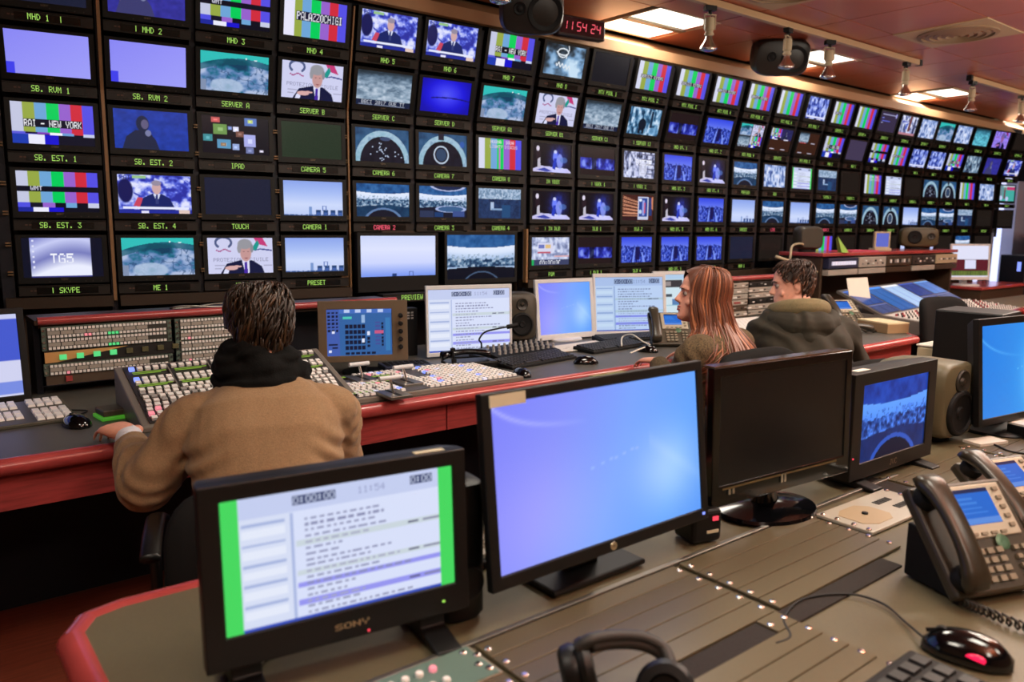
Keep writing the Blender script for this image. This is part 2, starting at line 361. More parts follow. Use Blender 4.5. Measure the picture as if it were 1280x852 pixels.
def P_pano(kind=0, low=0):
    a = canvas((24, 30, 52)); H, W = a.shape[:2]; u, v = UV(a); n = vnoise(H, W, 14, 7, 11+kind, 3); n2 = vnoise(H, W, 36, 20, 4+kind, 2)
    top = .3-.10*(u-.5)**2*4*.6 if kind != 2 else .0*u
    sky = ramp((v-top)/.25, [(230, 238, 255), (215, 228, 252), (170, 195, 230)]); a[v > top] = sky[v > top]
    if kind != 2: c = ramp(n+v*.3, [(20, 52, 100), (40, 90, 150), (70, 120, 180)]); a[v <= top] = c[v <= top]
    hor = .5 if not low else .58
    bt = hor-.10*(n2 > .62)-.07*vnoise(H, W, 30, 1, 8, 1)
    city = ramp((n2-.25)*1.8, [(25, 50, 85), (80, 115, 150), (190, 205, 225)]); k = (v > bt) & (v < .72); a[k] = city[k]
    arc = .70-.05*np.cos((u-.5)*PI)
    if kind == 0:
        low_ = ramp(n, [(18, 38, 70), (35, 75, 110)]); k = v > arc; a[k] = low_[k]
        r = np.hypot((u-.5)*1.1, (v-1.18)*.9); a[(r > .36) & (r < .41)] = (95, 125, 170); a[r < .36] = (26, 26, 40)
    elif kind == 1:
        k = v > arc; a[k] = (26, 28, 46); e = ((u-.66)/.3)**2+((v-.72)/.1)**2; a[(e > .8) & (e < 1.2)] = (165, 180, 225); a[e < .8] = (60, 95, 140); rect(a, .02, .78, .3, .98, (45, 55, 85)); rect(a, .32, .82, .5, .97, (30, 60, 110))
        e = ((u-.6)/.36)**2+((v+.02)/.17)**2; a[(e > .75) & (e < 1.1)] = (175, 185, 225); a[e < .75] = (30, 40, 75); rect(a, .7, .78, .95, .95, (60, 80, 140))
    elif kind == 2:
        k = v > .36; d = ramp(n*.6+n2*.4, [(20, 26, 50), (35, 55, 95), (55, 85, 130)]); a[k] = d[k]; k = v <= .36; d = ramp(n2, [(60, 90, 120), (150, 175, 205), (220, 228, 240)]); a[k] = d[k]; rect(a, .28, .45, .36, .72, (175, 195, 225)); rect(a, .3, .66, .55, .72, (130, 160, 200)); rect(a, .55, .55, .75, .95, (36, 75, 120))
    elif kind == 3:
        k = v > .76-.04*np.cos((u-.5)*PI)*1; a[k] = (12, 14, 28); r = np.hypot((u-.5), (v-1.25)*.7); a[(r > .28) & (r < .30) & (v > .8)] = (70, 90, 120)
    return a
def P_arena(kind=0):
    a = canvas((24, 24, 36)); H, W = a.shape[:2]; u, v = UV(a); n = vnoise(H, W, 10, 6, 21, 3)
    a[:] = ramp(n, [(20, 50, 85), (45, 85, 125), (60, 100, 140)]); r = np.hypot((u-.5)/.52, (v-1.0)/.95)
    ring = (r > .80) & (r < .98); a[ring] = ramp(n, [(70, 110, 150), (165, 195, 215), (110, 165, 185)])[ring]; i = r <= .8; a[i] = ramp(n, [(14, 14, 24), (34, 32, 48)])[i]
    if kind == 0:
        for k in range(26):
            x, y = .5+.26*np.random.randn()*.6, .7+.14*np.random.randn(); ell(a, x, y, .012, .02, (190, 205, 235))
        ell(a, .55, .3, .1, .06, (60, 75, 110))
    else:
        rect(a, .4, 0, .52, .2, (34, 32, 48)); e = ((u-.46)/.15)**2+((v-.66)/.27)**2; a[(e > .78) & (e < 1.1)] = (190, 205, 225); a[e < .5] = (50, 70, 100); ell(a, .9, .3, .05, .1, (50, 90, 170))
    return a
def P_opera():
    a = canvas((20, 14, 22)); H, W = a.shape[:2]; u, v = UV(a); n = vnoise(H, W, 16, 10, 9, 2)
    poly(a, [(0, .9), (.2, .78), (.9, .84), (1, .95), (1, 1), (0, 1)], (200, 195, 235)); poly(a, [(.3, .84), (.5, .95), (.35, .98), (.1, .92)], (60, 70, 170))
    ell(a, .13, .2, .04, .09, (225, 215, 235)); poly(a, [(.08, .3), (.2, .3), (.2, .6), (.1, .6)], (40, 26, 36)); poly(a, [(.13, .55), (.19, .5), (.2, .85), (.12, .85)], (195, 190, 205))
    g = np.exp(-(((u-.66)/.2)**2+((v-.5)/.36)**2)); a[:] = a+g[..., None]*np.array((30, 55, 190))*(.4+n[..., None])
    ell(a, .58, .45, .06, .22, (110, 130, 250)); ell(a, .7, .6, .08, .26, (150, 165, 250), .8); poly(a, [(.5, .85), (.55, .5), (.62, .5), (.58, .9)], (40, 60, 190)); ell(a, .58, .28, .04, .06, (200, 205, 250)); ell(a, .8, .55, .1, .1, (90, 130, 200), .6)
    return a
def P_city(bri=1.):
    a = canvas((0, 0, 0)); H, W = a.shape[:2]; u, v = UV(a); n = vnoise(H, W, 34, 12, 31, 3); b = vnoise(H, W, 26, 1, 5, 1)
    a[:] = ramp(v/.45, [(50, 70, 225), (80, 100, 235), (110, 130, 235)]); k = v > .42-.16*b+.02; c = ramp((n-.25)*1.8, [(14, 20, 90), (32, 50, 160), (70, 95, 215), (150, 170, 250)]); a[k] = c[k]
    rect(a, .47, .38, .6, .9, (24, 22, 82)); poly(a, [(.36, 1), (.42, .5), (.46, .5), (.43, 1)], (120, 145, 245)); poly(a, [(.72, 1), (.66, .6), (.7, .6), (.8, 1)], (125, 150, 245)); return a*bri
def P_letter(br=1.):
    a = canvas((34, 22, 24)); H, W = a.shape[:2]; n = vnoise(H, W, 9, 5, 41, 3); u, v = UV(a); k = (v > .38) & (v < .78); c = ramp((n-.3)*2.2, [(14, 18, 90), (50, 60, 190), (130, 150, 240)]); a[k] = c[k]; k2 = k & (np.abs(u-.4) < .07); a[k2] = a[k2]*.4; return a
def P_river(teal=False):
    a = canvas((0, 0, 0)); H, W = a.shape[:2]; u, v = UV(a); n = vnoise(H, W, 12, 14, 51, 3); a[:] = ramp((n*.75+.18)*1.25*np.clip(v*3.2, .15, 1.0), [(26, 34, 40), (84, 106, 128), (140, 162, 184), (192, 206, 222)])
    if teal: a[:] = a*np.array((.6, 1.05, 1.05)); return a
    rect(a, 0, .83, 1, 1, (24, 34, 62)); write(a, 'BBCI 2017 OUE TT', .1, .84, (190, 196, 210), 1, 1); rect(a, .05, .955, .3, .975, (150, 160, 185)); rect(a, .33, .955, .9, .975, (150, 160, 185)); return a
def P_flat(c, corner=None, tex=0., seed=1):
    a = canvas(c); H, W = a.shape[:2]
    if tex: a += (np.random.RandomState(seed).rand(H, W, 1)-.5)*tex
    if corner: rect(a, .0, .74, .09, 1, corner)
    return a
def P_lilac():
    a = canvas((0, 0, 0)); u, v = UV(a); a[:] = ramp(u*.5+v*.5, [(138, 136, 245), (150, 148, 248), (160, 160, 250)]); rect(a, .0, .74, .1, 1, (66, 66, 235)); return a
def P_deep():
    a = canvas((0, 0, 0)); u, v = UV(a); r = np.hypot((u-.5)*1.2, v-.45); a[:] = ramp(r*1.5, [(86, 90, 245), (60, 60, 240), (30, 26, 215), (22, 18, 170)]); k = np.abs(v-(.6-.3*(u-.1)*(1.05-u))) < .018; a[k & (u > .2)] = (26, 24, 110); return a
def P_person(bg=(28, 58, 160), fig=(30, 38, 66)):
    a = canvas(bg); H, W = a.shape[:2]; n = vnoise(H, W, 14, 10, 61, 2); a *= (.85+.3*n[..., None]); poly(a, [(.1, 1), (.16, .68), (.28, .52), (.45, .5), (.55, .75), (.6, 1)], fig); ell(a, .38, .35, .085, .2, fig); ell(a, .41, .36, .05, .12, (95, 90, 125)); ell(a, .45, .58, .04, .08, (120, 125, 165)); return a
def P_ipad():
    a = canvas((14, 12, 24))
    for (x, y, w_, h, c) in [(.14, .04, .13, .14, (200, 90, 90)), (.17, .22, .2, .26, (110, 150, 80)), (.38, .26, .06, .1, (120, 140, 200)), (.63, .02, .19, .2, (90, 120, 190)), (.68, .06, .08, .09, (190, 210, 120)), (.46, .27, .08, .12, (225, 225, 250)), (.5, .38, .12, .15, (120, 80, 70)), (.02, .5, .13, .18, (60, 140, 150)), (.22, .62, .2, .24, (90, 150, 190)), (.27, .7, .08, .1, (150, 120, 90)), (.44, .72, .1, .16, (150, 170, 220)), (.62, .46, .17, .32, (170, 175, 235)), (.64, .8, .12, .15, (110, 120, 170)), (.85, .85, .06, .06, (210, 205, 230))]:
        rect(a, x, y, x+w_, y+h, c); rect(a, x+w_*.3, y+h*.35, x+w_*.7, y+h*.7, tuple(min(255, q+40) for q in c))
    return a
def P_desk():
    a = canvas((16, 18, 36)); b = canvas((0, 0, 0), 90, 68); u, v = UV(b); t = v-.5+.3*np.sin(u*2.2); b[:] = ramp(.5+t, [(110, 115, 190), (200, 205, 245), (120, 125, 190), (235, 238, 255)])
    write(b, 'TG5', .33, .40, (244, 246, 255), 2, 2.4)
    for k in range(6): rect(b, .03, .06+.13*k, .07, .11+.13*k, (225, 228, 250))
    rect(b, 0, .95, 1, 1, (60, 60, 130)); a[:, 12:102] = b; return a
def P_doc(W=120, H=68, green=True, seed=2, mag=False):
    a = canvas((216, 224, 250), W, H); r = np.random.RandomState(seed)
    x0 = .06 if green else 0; x1 = .94 if green else 1
    rect(a, x0, 0, x1, .16, (196, 206, 240)); rect(a, .27, .17, .285, 1, (170, 184, 225)); rect(a, x0, .16, .27, 1, (214, 222, 245))
    for k in range(5): rect(a, x0+.02, .2+.15*k, .25, .2+.15*k+.022, (165, 180, 222)); rect(a, x0+.02, .25+.15*k, .25, .31+.15*k, (228, 234, 250))
    y = .22; i = 0
    while y < .95:
        head = i % 5 == 4; L = .12+.42*r.rand(); c = (138, 142, 178) if not head else (165, 168, 196); h = max(.012, .016)
        if head: rect(a, .29, y-.012, x1, y+.03, (202, 214, 222))
        if i in (11, 14): rect(a, .29, y-.01, x1, y+.032, (150, 150, 240))
        x = .33
        while x < .33+L:
            w_ = .01+.03*r.rand(); rect(a, x, y, x+w_, y+h, c); x += w_+.012
        if head: rect(a, .78, y, .83, y+h, (90, 90, 120)); rect(a, .85, y, .93, y+h, (130, 130, 160))
        y += .045; i += 1
    sc = W/240.; 
    if W >= 160: write(a, 'O:OO:OO', .29, .055, (205, 215, 240), 1, 1, (56, 66, 108)); write(a, 'O:OO', .80, .05, (205, 215, 240), 1, 1, (56, 66, 108)); write(a, '11:54', .56, .06, (150, 158, 198), 1, 1)
    else: rect(a, .29, .05, .44, .11, (60, 70, 110)); rect(a, .8, .05, .92, .11, (60, 70, 110))
    rect(a, x0, .97, x1, 1, (60, 84, 190))
    if green: rect(a, 0, 0, .07, 1, (70, 215, 95)); rect(a, .93, 0, 1, 1, (70, 215, 95))
    return a
def P_crowd(seed=7, pal=((20, 30, 90), (60, 80, 180), (140, 160, 240), (215, 225, 255)), strip=True):
    a = canvas((0, 0, 0)); H, W = a.shape[:2]; n = vnoise(H, W, 16, 6, seed, 3); a[:] = ramp((n-.25)*2, pal)
    if strip: rect(a, .05, .86, 1, .92, (225, 228, 255)); rect(a, .2, .95, .35, 1, (220, 222, 250)); rect(a, .6, .95, .8, 1, (225, 215, 235))
    return a
def P_street():
    a = P_crowd(13, ((30, 60, 90), (70, 120, 160), (140, 180, 215), (205, 225, 245)), False); ell(a, .45, .62, .12, .22, (18, 28, 44)); rect(a, .36, .7, .42, .95, (16, 24, 40)); rect(a, .47, .7, .53, .95, (16, 24, 40)); rect(a, .68, .1, .76, .7, (30, 50, 75)); ell(a, .84, .82, .16, .14, (110, 165, 210), .7); return a
def P_poesia():
    a = P_crowd(17, ((34, 40, 60), (110, 120, 160), (190, 196, 230), (235, 238, 255)), False)
    for k in range(5): rect(a, .55, .08+.18*k, 1, .12+.18*k, (95, 95, 125))
    write(a, 'POESIA', .4, .3, (250, 250, 255), 1.6, 2); ell(a, .62, .65, .13, .3, (225, 228, 250), .8); ell(a, .2, .85, .06, .12, (210, 215, 245)); ell(a, .42, .85, .05, .12, (200, 205, 240)); return a
def P_theatre():
    a = canvas((70, 34, 30)); H, W = a.shape[:2]; u, v = UV(a)
    for k in range(6):
        poly(a, [(0, .05+.15*k), (.5, .25+.11*k), (.5, .31+.11*k), (0, .14+.15*k)], (205, 140, 110))
        for j in range(8): rect(a, .02+.06*j, .08+.15*k+.02*j, .05+.06*j, .13+.15*k+.02*j, (70, 30, 28))
    rect(a, 0, .82, .5, 1, (50, 26, 30)); rect(a, .5, .08, .84, .96, (200, 205, 230)); rect(a, .53, .12, .81, .84, (40, 70, 150)); rect(a, .64, .2, .72, .8, (150, 160, 230)); rect(a, .7, .3, .74, .7, (200, 90, 120)); ell(a, .58, .2, .05, .06, (230, 235, 250)); ell(a, .58, .65, .05, .08, (190, 210, 235)); rect(a, .86, .1, .96, .8, (40, 60, 120)); poly(a, [(.94, .1), (1, .05), (1, .6), (.95, .5)], (205, 130, 100)); return a
def P_script():
    a = canvas((0, 0, 0)); H, W = a.shape[:2]; u, v = UV(a); n = vnoise(H, W, 5, 4, 71, 3); a[:] = ramp((n*.7+v*.35+u*.2-.35)*1.9, [(26, 30, 34), (56, 70, 84), (120, 160, 200), (200, 225, 245)]); t = np.linspace(0, 1, 200)
    for (px, py) in zip(.42+.16*np.cos(t*9)*(.6+.4*t), .30+.12*np.sin(t*9)-.1*t): ell(a, px, py, .012, .02, (225, 232, 240))
    for (px, py) in zip(.3+.36*t, .62+.06*np.sin(t*26)+.1*t): ell(a, px, py, .012, .02, (225, 232, 240))
    for (px, py) in zip(.55+.02*np.sin(t*5), .02+.4*t): ell(a, px, py, .01, .015, (225, 232, 240))
    return a
def P_pgm():
    a = canvas((178, 188, 225)); H, W = a.shape[:2]; n = vnoise(H, W, 14, 8, 81, 3); a[:] = ramp((n-.2)*1.7, [(110, 120, 160), (180, 190, 225), (225, 230, 250)]); rect(a, .16, .2, .56, .58, (215, 215, 240)); rect(a, .18, .26, .33, .4, (110, 120, 190)); rect(a, .36, .26, .5, .4, (225, 190, 130)); rect(a, .16, .52, .5, .57, (190, 90, 110)); rect(a, 0, .8, 1, 1, (60, 66, 100)); rect(a, 0, .8, .07, 1, (30, 170, 90)); write(a, 'OO:OO:OO', .22, .83, (235, 238, 250), 1.4, 1.4); rect(a, .6, .66, 1, .7, (225, 170, 170)); return a
def P_quad(kind=0):
    dk = (58, 32, 22); a = canvas(dk)
    def put(b, x, y): s = b[::2, ::2][:33, :58]; y = int(y*1.5); x = int(x*1.5); s = s[:68-y, :120-x]; a[y:y+s.shape[0], x:x+s.shape[1]] = s
    if kind == 0: put(P_globe(), 0, 0); put(P_polit(), 41, 0); put(P_river(), 0, 23); put(P_ny(), 41, 23)
    elif kind == 1: put(P_ny(), 0, 0); put(P_person((40, 40, 90)), 41, 0); rect(a, .1, .9, .3, .93, (210, 200, 220)); rect(a, .6, .9, .8, .93, (210, 200, 220)); rect(a, .2, .46, .35, .5, (220, 215, 235)); rect(a, .65, .46, .85, .5, (220, 215, 235))
    else: put(P_river(), 0, 0); rect(a, .1, .47, .4, .5, (200, 60, 60)); rect(a, .65, .46, .85, .49, (200, 195, 215)); rect(a, .1, .92, .3, .95, (200, 195, 215)); rect(a, .6, .92, .8, .95, (200, 195, 215))
    return a
def P_menu():
    a = canvas((56, 46, 72)); rect(a, .1, .12, .9, .16, (160, 160, 200)); rect(a, .1, .3, .22, .34, (120, 130, 230)); rect(a, .12, .44, .6, .48, (90, 100, 210)); rect(a, .1, .54, .2, .58, (190, 190, 240)); rect(a, .88, .05, .95, .25, (170, 170, 240)); return a
def P_collage():
    a = P_crowd(23, ((60, 70, 110), (140, 150, 200), (220, 225, 250), (245, 245, 255)), False); rect(a, .5, 0, .64, .8, (110, 60, 60)); rect(a, .8, .1, .9, .9, (40, 44, 90)); rect(a, .05, .3, .4, .36, (60, 80, 190)); rect(a, 0, .88, 1, 1, (190, 130, 140)); rect(a, .35, .4, .45, .7, (60, 90, 200)); return a
def P_soccer():
    a = canvas((70, 170, 160)); rect(a, 0, 0, 1, .12, (190, 215, 225)); rect(a, .45, .08, 1, .28, (190, 60, 110)); rect(a, 0, 0, .2, .9, (110, 140, 150)); rect(a, .27, .2, .38, .85, (110, 60, 80)); ell(a, .33, .2, .05, .1, (150, 100, 100)); ell(a, .5, .85, .1, .15, (190, 200, 240)); ell(a, .1, .8, .1, .15, (200, 205, 245)); return a
def P_win(W=120, H=68, blue=0):
    a = canvas((0, 0, 0), W, H); u, v = UV(a)
    if not blue:
        a[:] = ramp(u*.75+v*.18, [(128, 132, 252), (134, 146, 252), (124, 166, 255), (104, 166, 255), (86, 150, 250)])
        g = np.exp(-(((u-.2)/.3)**2+((v-.75)/.4)**2)); a += g[..., None]*np.array((24, 14, 4)); g = np.exp(-(((u-.82)/.17)**2+((v-.64)/.26)**2)); a += g[..., None]*np.array((58, 40, 0))
        k = np.exp(-((v-(.5-.42*np.clip(u*2.1, 0, 1)**.35+.0)-.0)**2)/.0002)*0
        arc = .02+.19*(1-np.exp(-u/.13)); k = np.exp(-((v-arc)/.014)**2)*np.clip(1-u/.42, 0, 1); a += k[..., None]*np.array((46, 44, 20))
        k = np.exp(-((v-.63-.0-(u-.9)*1.2)/.05)**2)*(u > .72)*.10; a += k[..., None]*np.array((90, 60, 10))
    else:
        a[:] = ramp(u*.9+.1*v, [(40, 130, 232), (50, 140, 235), (40, 150, 240), (20, 90, 200)]); g = np.exp(-(((u-.72)/.2)**2+((v-.6)/.4)**2)); a += g[..., None]*np.array((105, 85, 35))
        arc = .14+.25*(1-np.exp(-u/.2)); k = np.exp(-((v-arc)/.012)**2)*np.clip(1-u/.5, 0, 1); a += k[..., None]*np.array((50, 50, 20))
    for k in range(12): rect(a, .42+.022*k, .5-.006*k, .437+.022*k, .51-.006*k, a[int(.5*H), int(.5*W)]+np.array((22, 18, 4)))
    return np.clip(a, 0, 255)
def P_pad():
    a = canvas((52, 98, 160), 96, 60); rect(a, 0, 0, .2, 1, (66, 92, 172)); rect(a, .2, 0, 1, .1, (70, 110, 190)); dk = (22, 26, 52)
    for j in range(6):
        for i in range(3): rect(a, .025+.058*i, .06+.075*j, .065+.058*i, .105+.075*j, dk)
    rect(a, .08, .46, .12, .52, (225, 228, 250)); rect(a, .03, .86, .075, .92, (225, 228, 250)); rect(a, .08, .8, .17, .84, dk); rect(a, .03, .73, .17, .76, dk)
    for j in range(5):
        for i in range(5): rect(a, .28+.064*i, .34+.11*j, .33+.064*i, .42+.11*j, dk)
    rect(a, .53, .64, .575, .72, (225, 230, 250)); rect(a, .61, .49, .655, .57, (225, 230, 250))
    for j in range(3): rect(a, .61, .6+.08*j, .655, .66+.08*j, dk)
    for j in range(7): rect(a, .735, .28+.075*j, .81, .32+.075*j, (70, 80, 150)); rect(a, .83, .3+.075*j, .86, .35+.075*j, dk)
    rect(a, .73, .46, .86, .53, (200, 90, 130)); rect(a, .25, .16, .39, .22, (80, 200, 180)); rect(a, .53, .14, .58, .3, (150, 180, 220))
    for k in range(4): rect(a, .27+.17*k, .02, .35+.17*k, .08, (190, 205, 240))
    for k in range(6): rect(a, .28+.08*k, .92, .34+.08*k, .97, dk)
    rect(a, .9, .2, .97, .9, (58, 120, 180)); return a
def P_web():
    a = canvas((206, 226, 236)); rect(a, 0, 0, 1, .1, (176, 204, 232)); rect(a, .15, .12, .5, .26, (60, 56, 60)); rect(a, .18, .14, .28, .24, (150, 140, 140)); rect(a, .15, .4, .3, .46, (70, 80, 90)); rect(a, .3, .5, .5, .62, (90, 130, 180)); rect(a, .1, .62, .9, .63, (140, 190, 210)); return a
def P_daw():
    a = canvas((225, 226, 248)); rect(a, 0, .44, 1, .8, (92, 30, 40)); rect(a, .36, .46, .66, .74, (222, 222, 248)); rect(a, 0, .8, 1, .96, (60, 70, 44))
    for k in range(26): rect(a, .02+.038*k, .81, .035+.038*k, .95, (130, 150, 60))
    return a
def P_leftpc():
    a = canvas((70, 90, 205), 60, 60); rect(a, 0, 0, 1, .06, (200, 205, 240)); rect(a, .0, .12, .85, .55, (84, 104, 215)); rect(a, 0, .56, 1, 1, (208, 210, 240)); rect(a, .62, .64, .8, .7, (190, 60, 100)); rect(a, 0, .82, 1, .96, (120, 140, 225)); rect(a, 0, .88, .3, .95, (50, 60, 120)); return a
def P_phone():
    a = canvas((34, 104, 205), 40, 32); rect(a, 0, 0, 1, .14, (30, 40, 80)); rect(a, 0, .8, 1, .98, (90, 140, 220))
    for k in range(4): rect(a, .08, .26+.13*k, .5+.08*k, .3+.13*k, (60, 130, 220))
    return a

_PIC = {}
def picture(key, arr, w_, h):
    k = (key, round(w_, 4), round(h, 4))
    if k in _PIC: return _PIC[k]
    a = np.clip(np.asarray(arr() if callable(arr) else arr, float), 0, 255); H, W = a.shape[:2]
    # edge vertices sit on the rim; inner ones at pixel centres
    xs = (np.arange(W)/(W-1)-.5)*w_; zs = (.5-np.arange(H)/(H-1))*h
    X, Z = np.meshgrid(xs, zs); co = np.stack([X, np.zeros_like(X), Z], -1).reshape(-1, 3)
    idx = np.arange(W*H).reshape(H, W); f = np.stack([idx[1:, :-1], idx[1:, 1:], idx[:-1, 1:], idx[:-1, :-1]], -1).reshape(-1, 4)
    me = bpy.data.meshes.new('picture_'+key); nf = len(f)
    me.vertices.add(W*H); me.vertices.foreach_set('co', co.ravel()); me.loops.add(nf*4); me.loops.foreach_set('vertex_index', f.ravel().astype(np.int32))
    me.polygons.add(nf); me.polygons.foreach_set('loop_start', np.arange(0, nf*4, 4, dtype=np.int32)); me.polygons.foreach_set('loop_total', np.full(nf, 4, dtype=np.int32))
    at = me.color_attributes.new('Col', 'FLOAT_COLOR', 'POINT'); c = np.ones((W*H, 4), np.float32); c[:, :3] = lin(a.reshape(-1, 3)); at.data.foreach_set('color', c.ravel())
    me.materials.append(M_SCREEN); me.update(); me.validate(); _PIC[k] = me; return me
def screen(key, arr, w_, h, parent, loc, rot=(0, 0, 0), name='screen', label=None):
    return obj(name, picture(key, arr, w_, h), parent, loc, rot, label=label)

# ================================================================== setting
FLOORM = mat('red_brown_floor', (128, 62, 44), .3, wood=True, nscale=5, noise=.25)
b = MB(); b.box((5.5, .7, -.05), (15, 8.2, .1)); struct(b.build('floor', FLOORM))
DARKWALL = mat('dark_wall_paint', (30, 27, 27), .8)
WARMWALL = mat('warm_wall_paint', (120, 92, 66), .8)
b = MB(); b.box((4.8, 4.78, 1.35), (16, .1, 2.8)); struct(b.build('wall_back', DARKWALL))
b = MB(); b.box((-1.75, .7, 1.35), (.1, 8.2, 2.8)); struct(b.build('wall_left', WARMWALL))
b = MB(); b.box((12.95, .7, 1.35), (.1, 8.2, 2.8)); struct(b.build('wall_right', DARKWALL))
b = MB(); b.box((5.5, -3.35, 1.35), (15, .1, 2.8)); struct(b.build('wall_rear', WARMWALL))
CEILM = mat('red_brown_ceiling_panel', (166, 92, 66), .36, noise=.10, nscale=2.2, detail=3)
CEILJ = mat('ceiling_joint', (26, 13, 10), .8)
b = MB(); b.box((5.5, .7, CEIL+.09), (15, 8.2, .1)); ceiling = struct(b.build('ceiling', CEILJ))
vent_c = (5.75, 2.5); LP = [(round((x-4.38)/.6), round((y-2.2)/.6)) for x, y in LIGHT_SPOTS]
b = MB(); b.box((0, 0, .018), (.590, .590, .036)); pm = b.mesh('ceiling_panel', CEILM)
vent_cell = (2, 0); skip = {vent_cell}
cells = []
LIGHT_CELLS = [(-1, 2), (2, 2), (6, 2), (11, 2)]
OVER_CELLS = [(round((x-4.68)/.6), round((y-2.5)/.6)) for x, y in OVERHEAD]
for i in range(-10, 14):
    for j in range(-7, 4):
        if (i, j) == vent_cell or (i, j) in LIGHT_CELLS or (i, j) in OVER_CELLS: continue
        if j >= 3: continue
        o = obj('ceiling_panel', pm, ceiling, (4.68+.6*i, 2.5+.6*j, CEIL))
# painted band that joins the ceiling to the top of the monitor wall
SOFF = mat('beige_plaster_band', (190, 146, 106), .6)
b = MB(); prof = []
for t in np.linspace(0, 1, 9):
    a_ = t*PI/2; prof.append((3.80+.28*math.sin(a_)**1.2, 2.545+(CEIL-2.545)*(1-math.cos(a_))))
prof = [(3.80, 2.60), (3.80, 2.535), (3.83, 2.53)]+[(3.83+.22*t, 2.53+.19*t**.75) for t in np.linspace(.1, 1, 8)]+[(4.3, 2.72), (4.3, 2.6)]
b.prism([(y, z) for y, z in prof], -1.7, 12.9, axis='x'); struct(b.build('trim_1', SOFF, smooth='auto'))

LIGHTW = mat('ceiling_light_diffuser', (240, 240, 235), .5, emit=(255, 250, 235), estr=2.6)
LIGHTF = mat('ceiling_light_frame', (190, 170, 140), .5)
PERF = mat('perforated_strip', (120, 108, 92), .5, metal=.4)
def ceiling_light(x, y, label):
    t = thing('ceiling_light', label, 'light', (x, y, CEIL), group='recessed ceiling lights')
    b = MB()
    for s in (-1, 1): b.box((s*.293, 0, .012), (.014, .6, .03)); b.box((0, s*.293, .012), (.572, .014, .03))
    b.box((0, 0, .034), (.6, .6, .01)); b.build('frame', LIGHTF, t)
    for yy, d in ((-.155, .262), (.165, .242)):
        box_part('diffuser', (0, yy, .010), (.57, d, .012), LIGHTW, t)
    b = MB(); b.box((0, .01, -.002), (.57, .052, .012))
    b.build('strip', PERF, t)
LL = ['square white ceiling light nearest the red clock', 'square white ceiling light half behind the black ceiling loudspeaker', 'square white ceiling light right of the fourth spotlight', 'square white ceiling light at the right picture edge']
LXY = [(4.13, 3.68), (5.93, 3.66), (8.38, 3.74), (11.25, 3.98)]
for (x, y), l in zip(LXY, LL): ceiling_light(x, y, l)
OVER_L = ['above the left end of the near desk', 'above the rear of the wide monitor', 'above the near desk phones', 'above the right end of the near desk', 'in the ceiling behind the left end of the near desk', 'in the ceiling behind the viewer', 'above the aisle behind the seated woman', 'above the wing desk approach', 'above the far right wing desk', 'above the audio console aisle', 'above the aisle behind the olive coat']
for (i, j), l in zip(OVER_CELLS, OVER_L): ceiling_light(4.68+.6*i, 2.5+.6*j, 'square recessed ceiling light '+l)  # fixtures at the list's end are added, out of view, to light the right

# square air diffuser with round rings
t = thing('air_vent', 'beige square ceiling air vent with round rings at the upper right', 'vent', (5.87, 2.5, CEIL))
b = MB(); b.box((0, 0, .004), (.6, .6, .02)); b.build('plate', mat('vent_beige', (176, 150, 112), .5), t)
for r in (.25, .2, .15, .1, .05):
    b = MB(); n = 40; r2 = r-.028
    vs = [(math.cos(2*PI*k/n)*q, math.sin(2*PI*k/n)*q, z) for q, z in ((r, -.006), (r, -.014), (r2, -.02), (r2, -.006)) for k in range(n)]
    b.add(vs, [(j*n+k, j*n+(k+1) % n, ((j+1) % 4)*n+(k+1) % n, ((j+1) % 4)*n+k) for j in range(4) for k in range(n)])
    b.build('ring', mat('vent_ring', (140, 112, 84), .5), t, smooth='auto')

VENT = t
# spotlight rails and their lamps
RAILM = mat('beige_rail', (178, 146, 108), .4)
def rail(x0, x1, y, label):
    t = thing('light_rail', label, 'rail', ((x0+x1)/2, y, CEIL))
    box_part('channel', (0, 0, -.026), (x1-x0, .036, .04), RAILM, t, bevel=.003)
    for s in (-1, 1): box_part('end_cap', (s*((x1-x0)/2+.02), 0, -.026), (.04, .042, .044), BLACK, t)
rail(1.7, 6.52, 3.06, 'long beige spotlight rail under the red ceiling'); rail(7.52, 10.6, 3.06, 'shorter beige spotlight rail further right under the ceiling')
LAMPG = mat('lamp_glass', (235, 225, 205), .1, metal=.5)
def spot(x, y, label, tilt=.0, rz=0.):
    t = thing('spotlight', label, 'spotlight', (x, y, CEIL-.046), rz, 'silver reflector spotlights on the ceiling rails')
    b = MB(); b.box((0, 0, -.014), (.07, .04, .028)); b.cyl((0, 0, -.028), (0, 0, -.05), .012, n=10); b.build('adapter', BLACK, t, bevel=.003)
    b = MB(); b.tube([(-.034, 0, -.05), (-.036, 0, -.06), (-.036, 0, -.13)], .004, 6); b.tube([(.034, 0, -.05), (.036, 0, -.06), (.036, 0, -.13)], .004, 6); b.box((0, 0, -.05), (.074, .018, .006)); b.build('yoke', BEIGE, t)
    b = MB(); b.lathe([(.001, -.065), (.026, -.067), (.028, -.075), (.028, -.135), (.022, -.142), (.022, -.15), (.027, -.153), (.027, -.165), (.019, -.17), (.001, -.171)]); b.build('lamp_holder', BEIGE, t, smooth='auto')
    b = MB(); b.tube([(.01, .02, -.03), (.028, .03, -.045), (.03, .032, -.075), (.018, .03, -.09)], .004, 6); b.build('cable', BLACK, t, smooth=True)
    b = MB(); b.lathe([(.018, -.168), (.021, -.185), (.031, -.205), (.047, -.228), (.051, -.24), (.049, -.244), (.001, -.246)]); b.build('reflector', CHROME, t, smooth='auto')
    b = MB(); b.lathe([(.001, -.2445), (.047, -.2445), (.03, -.252), (.001, -.256)]); b.build('lens', CHROME, t, smooth=True)
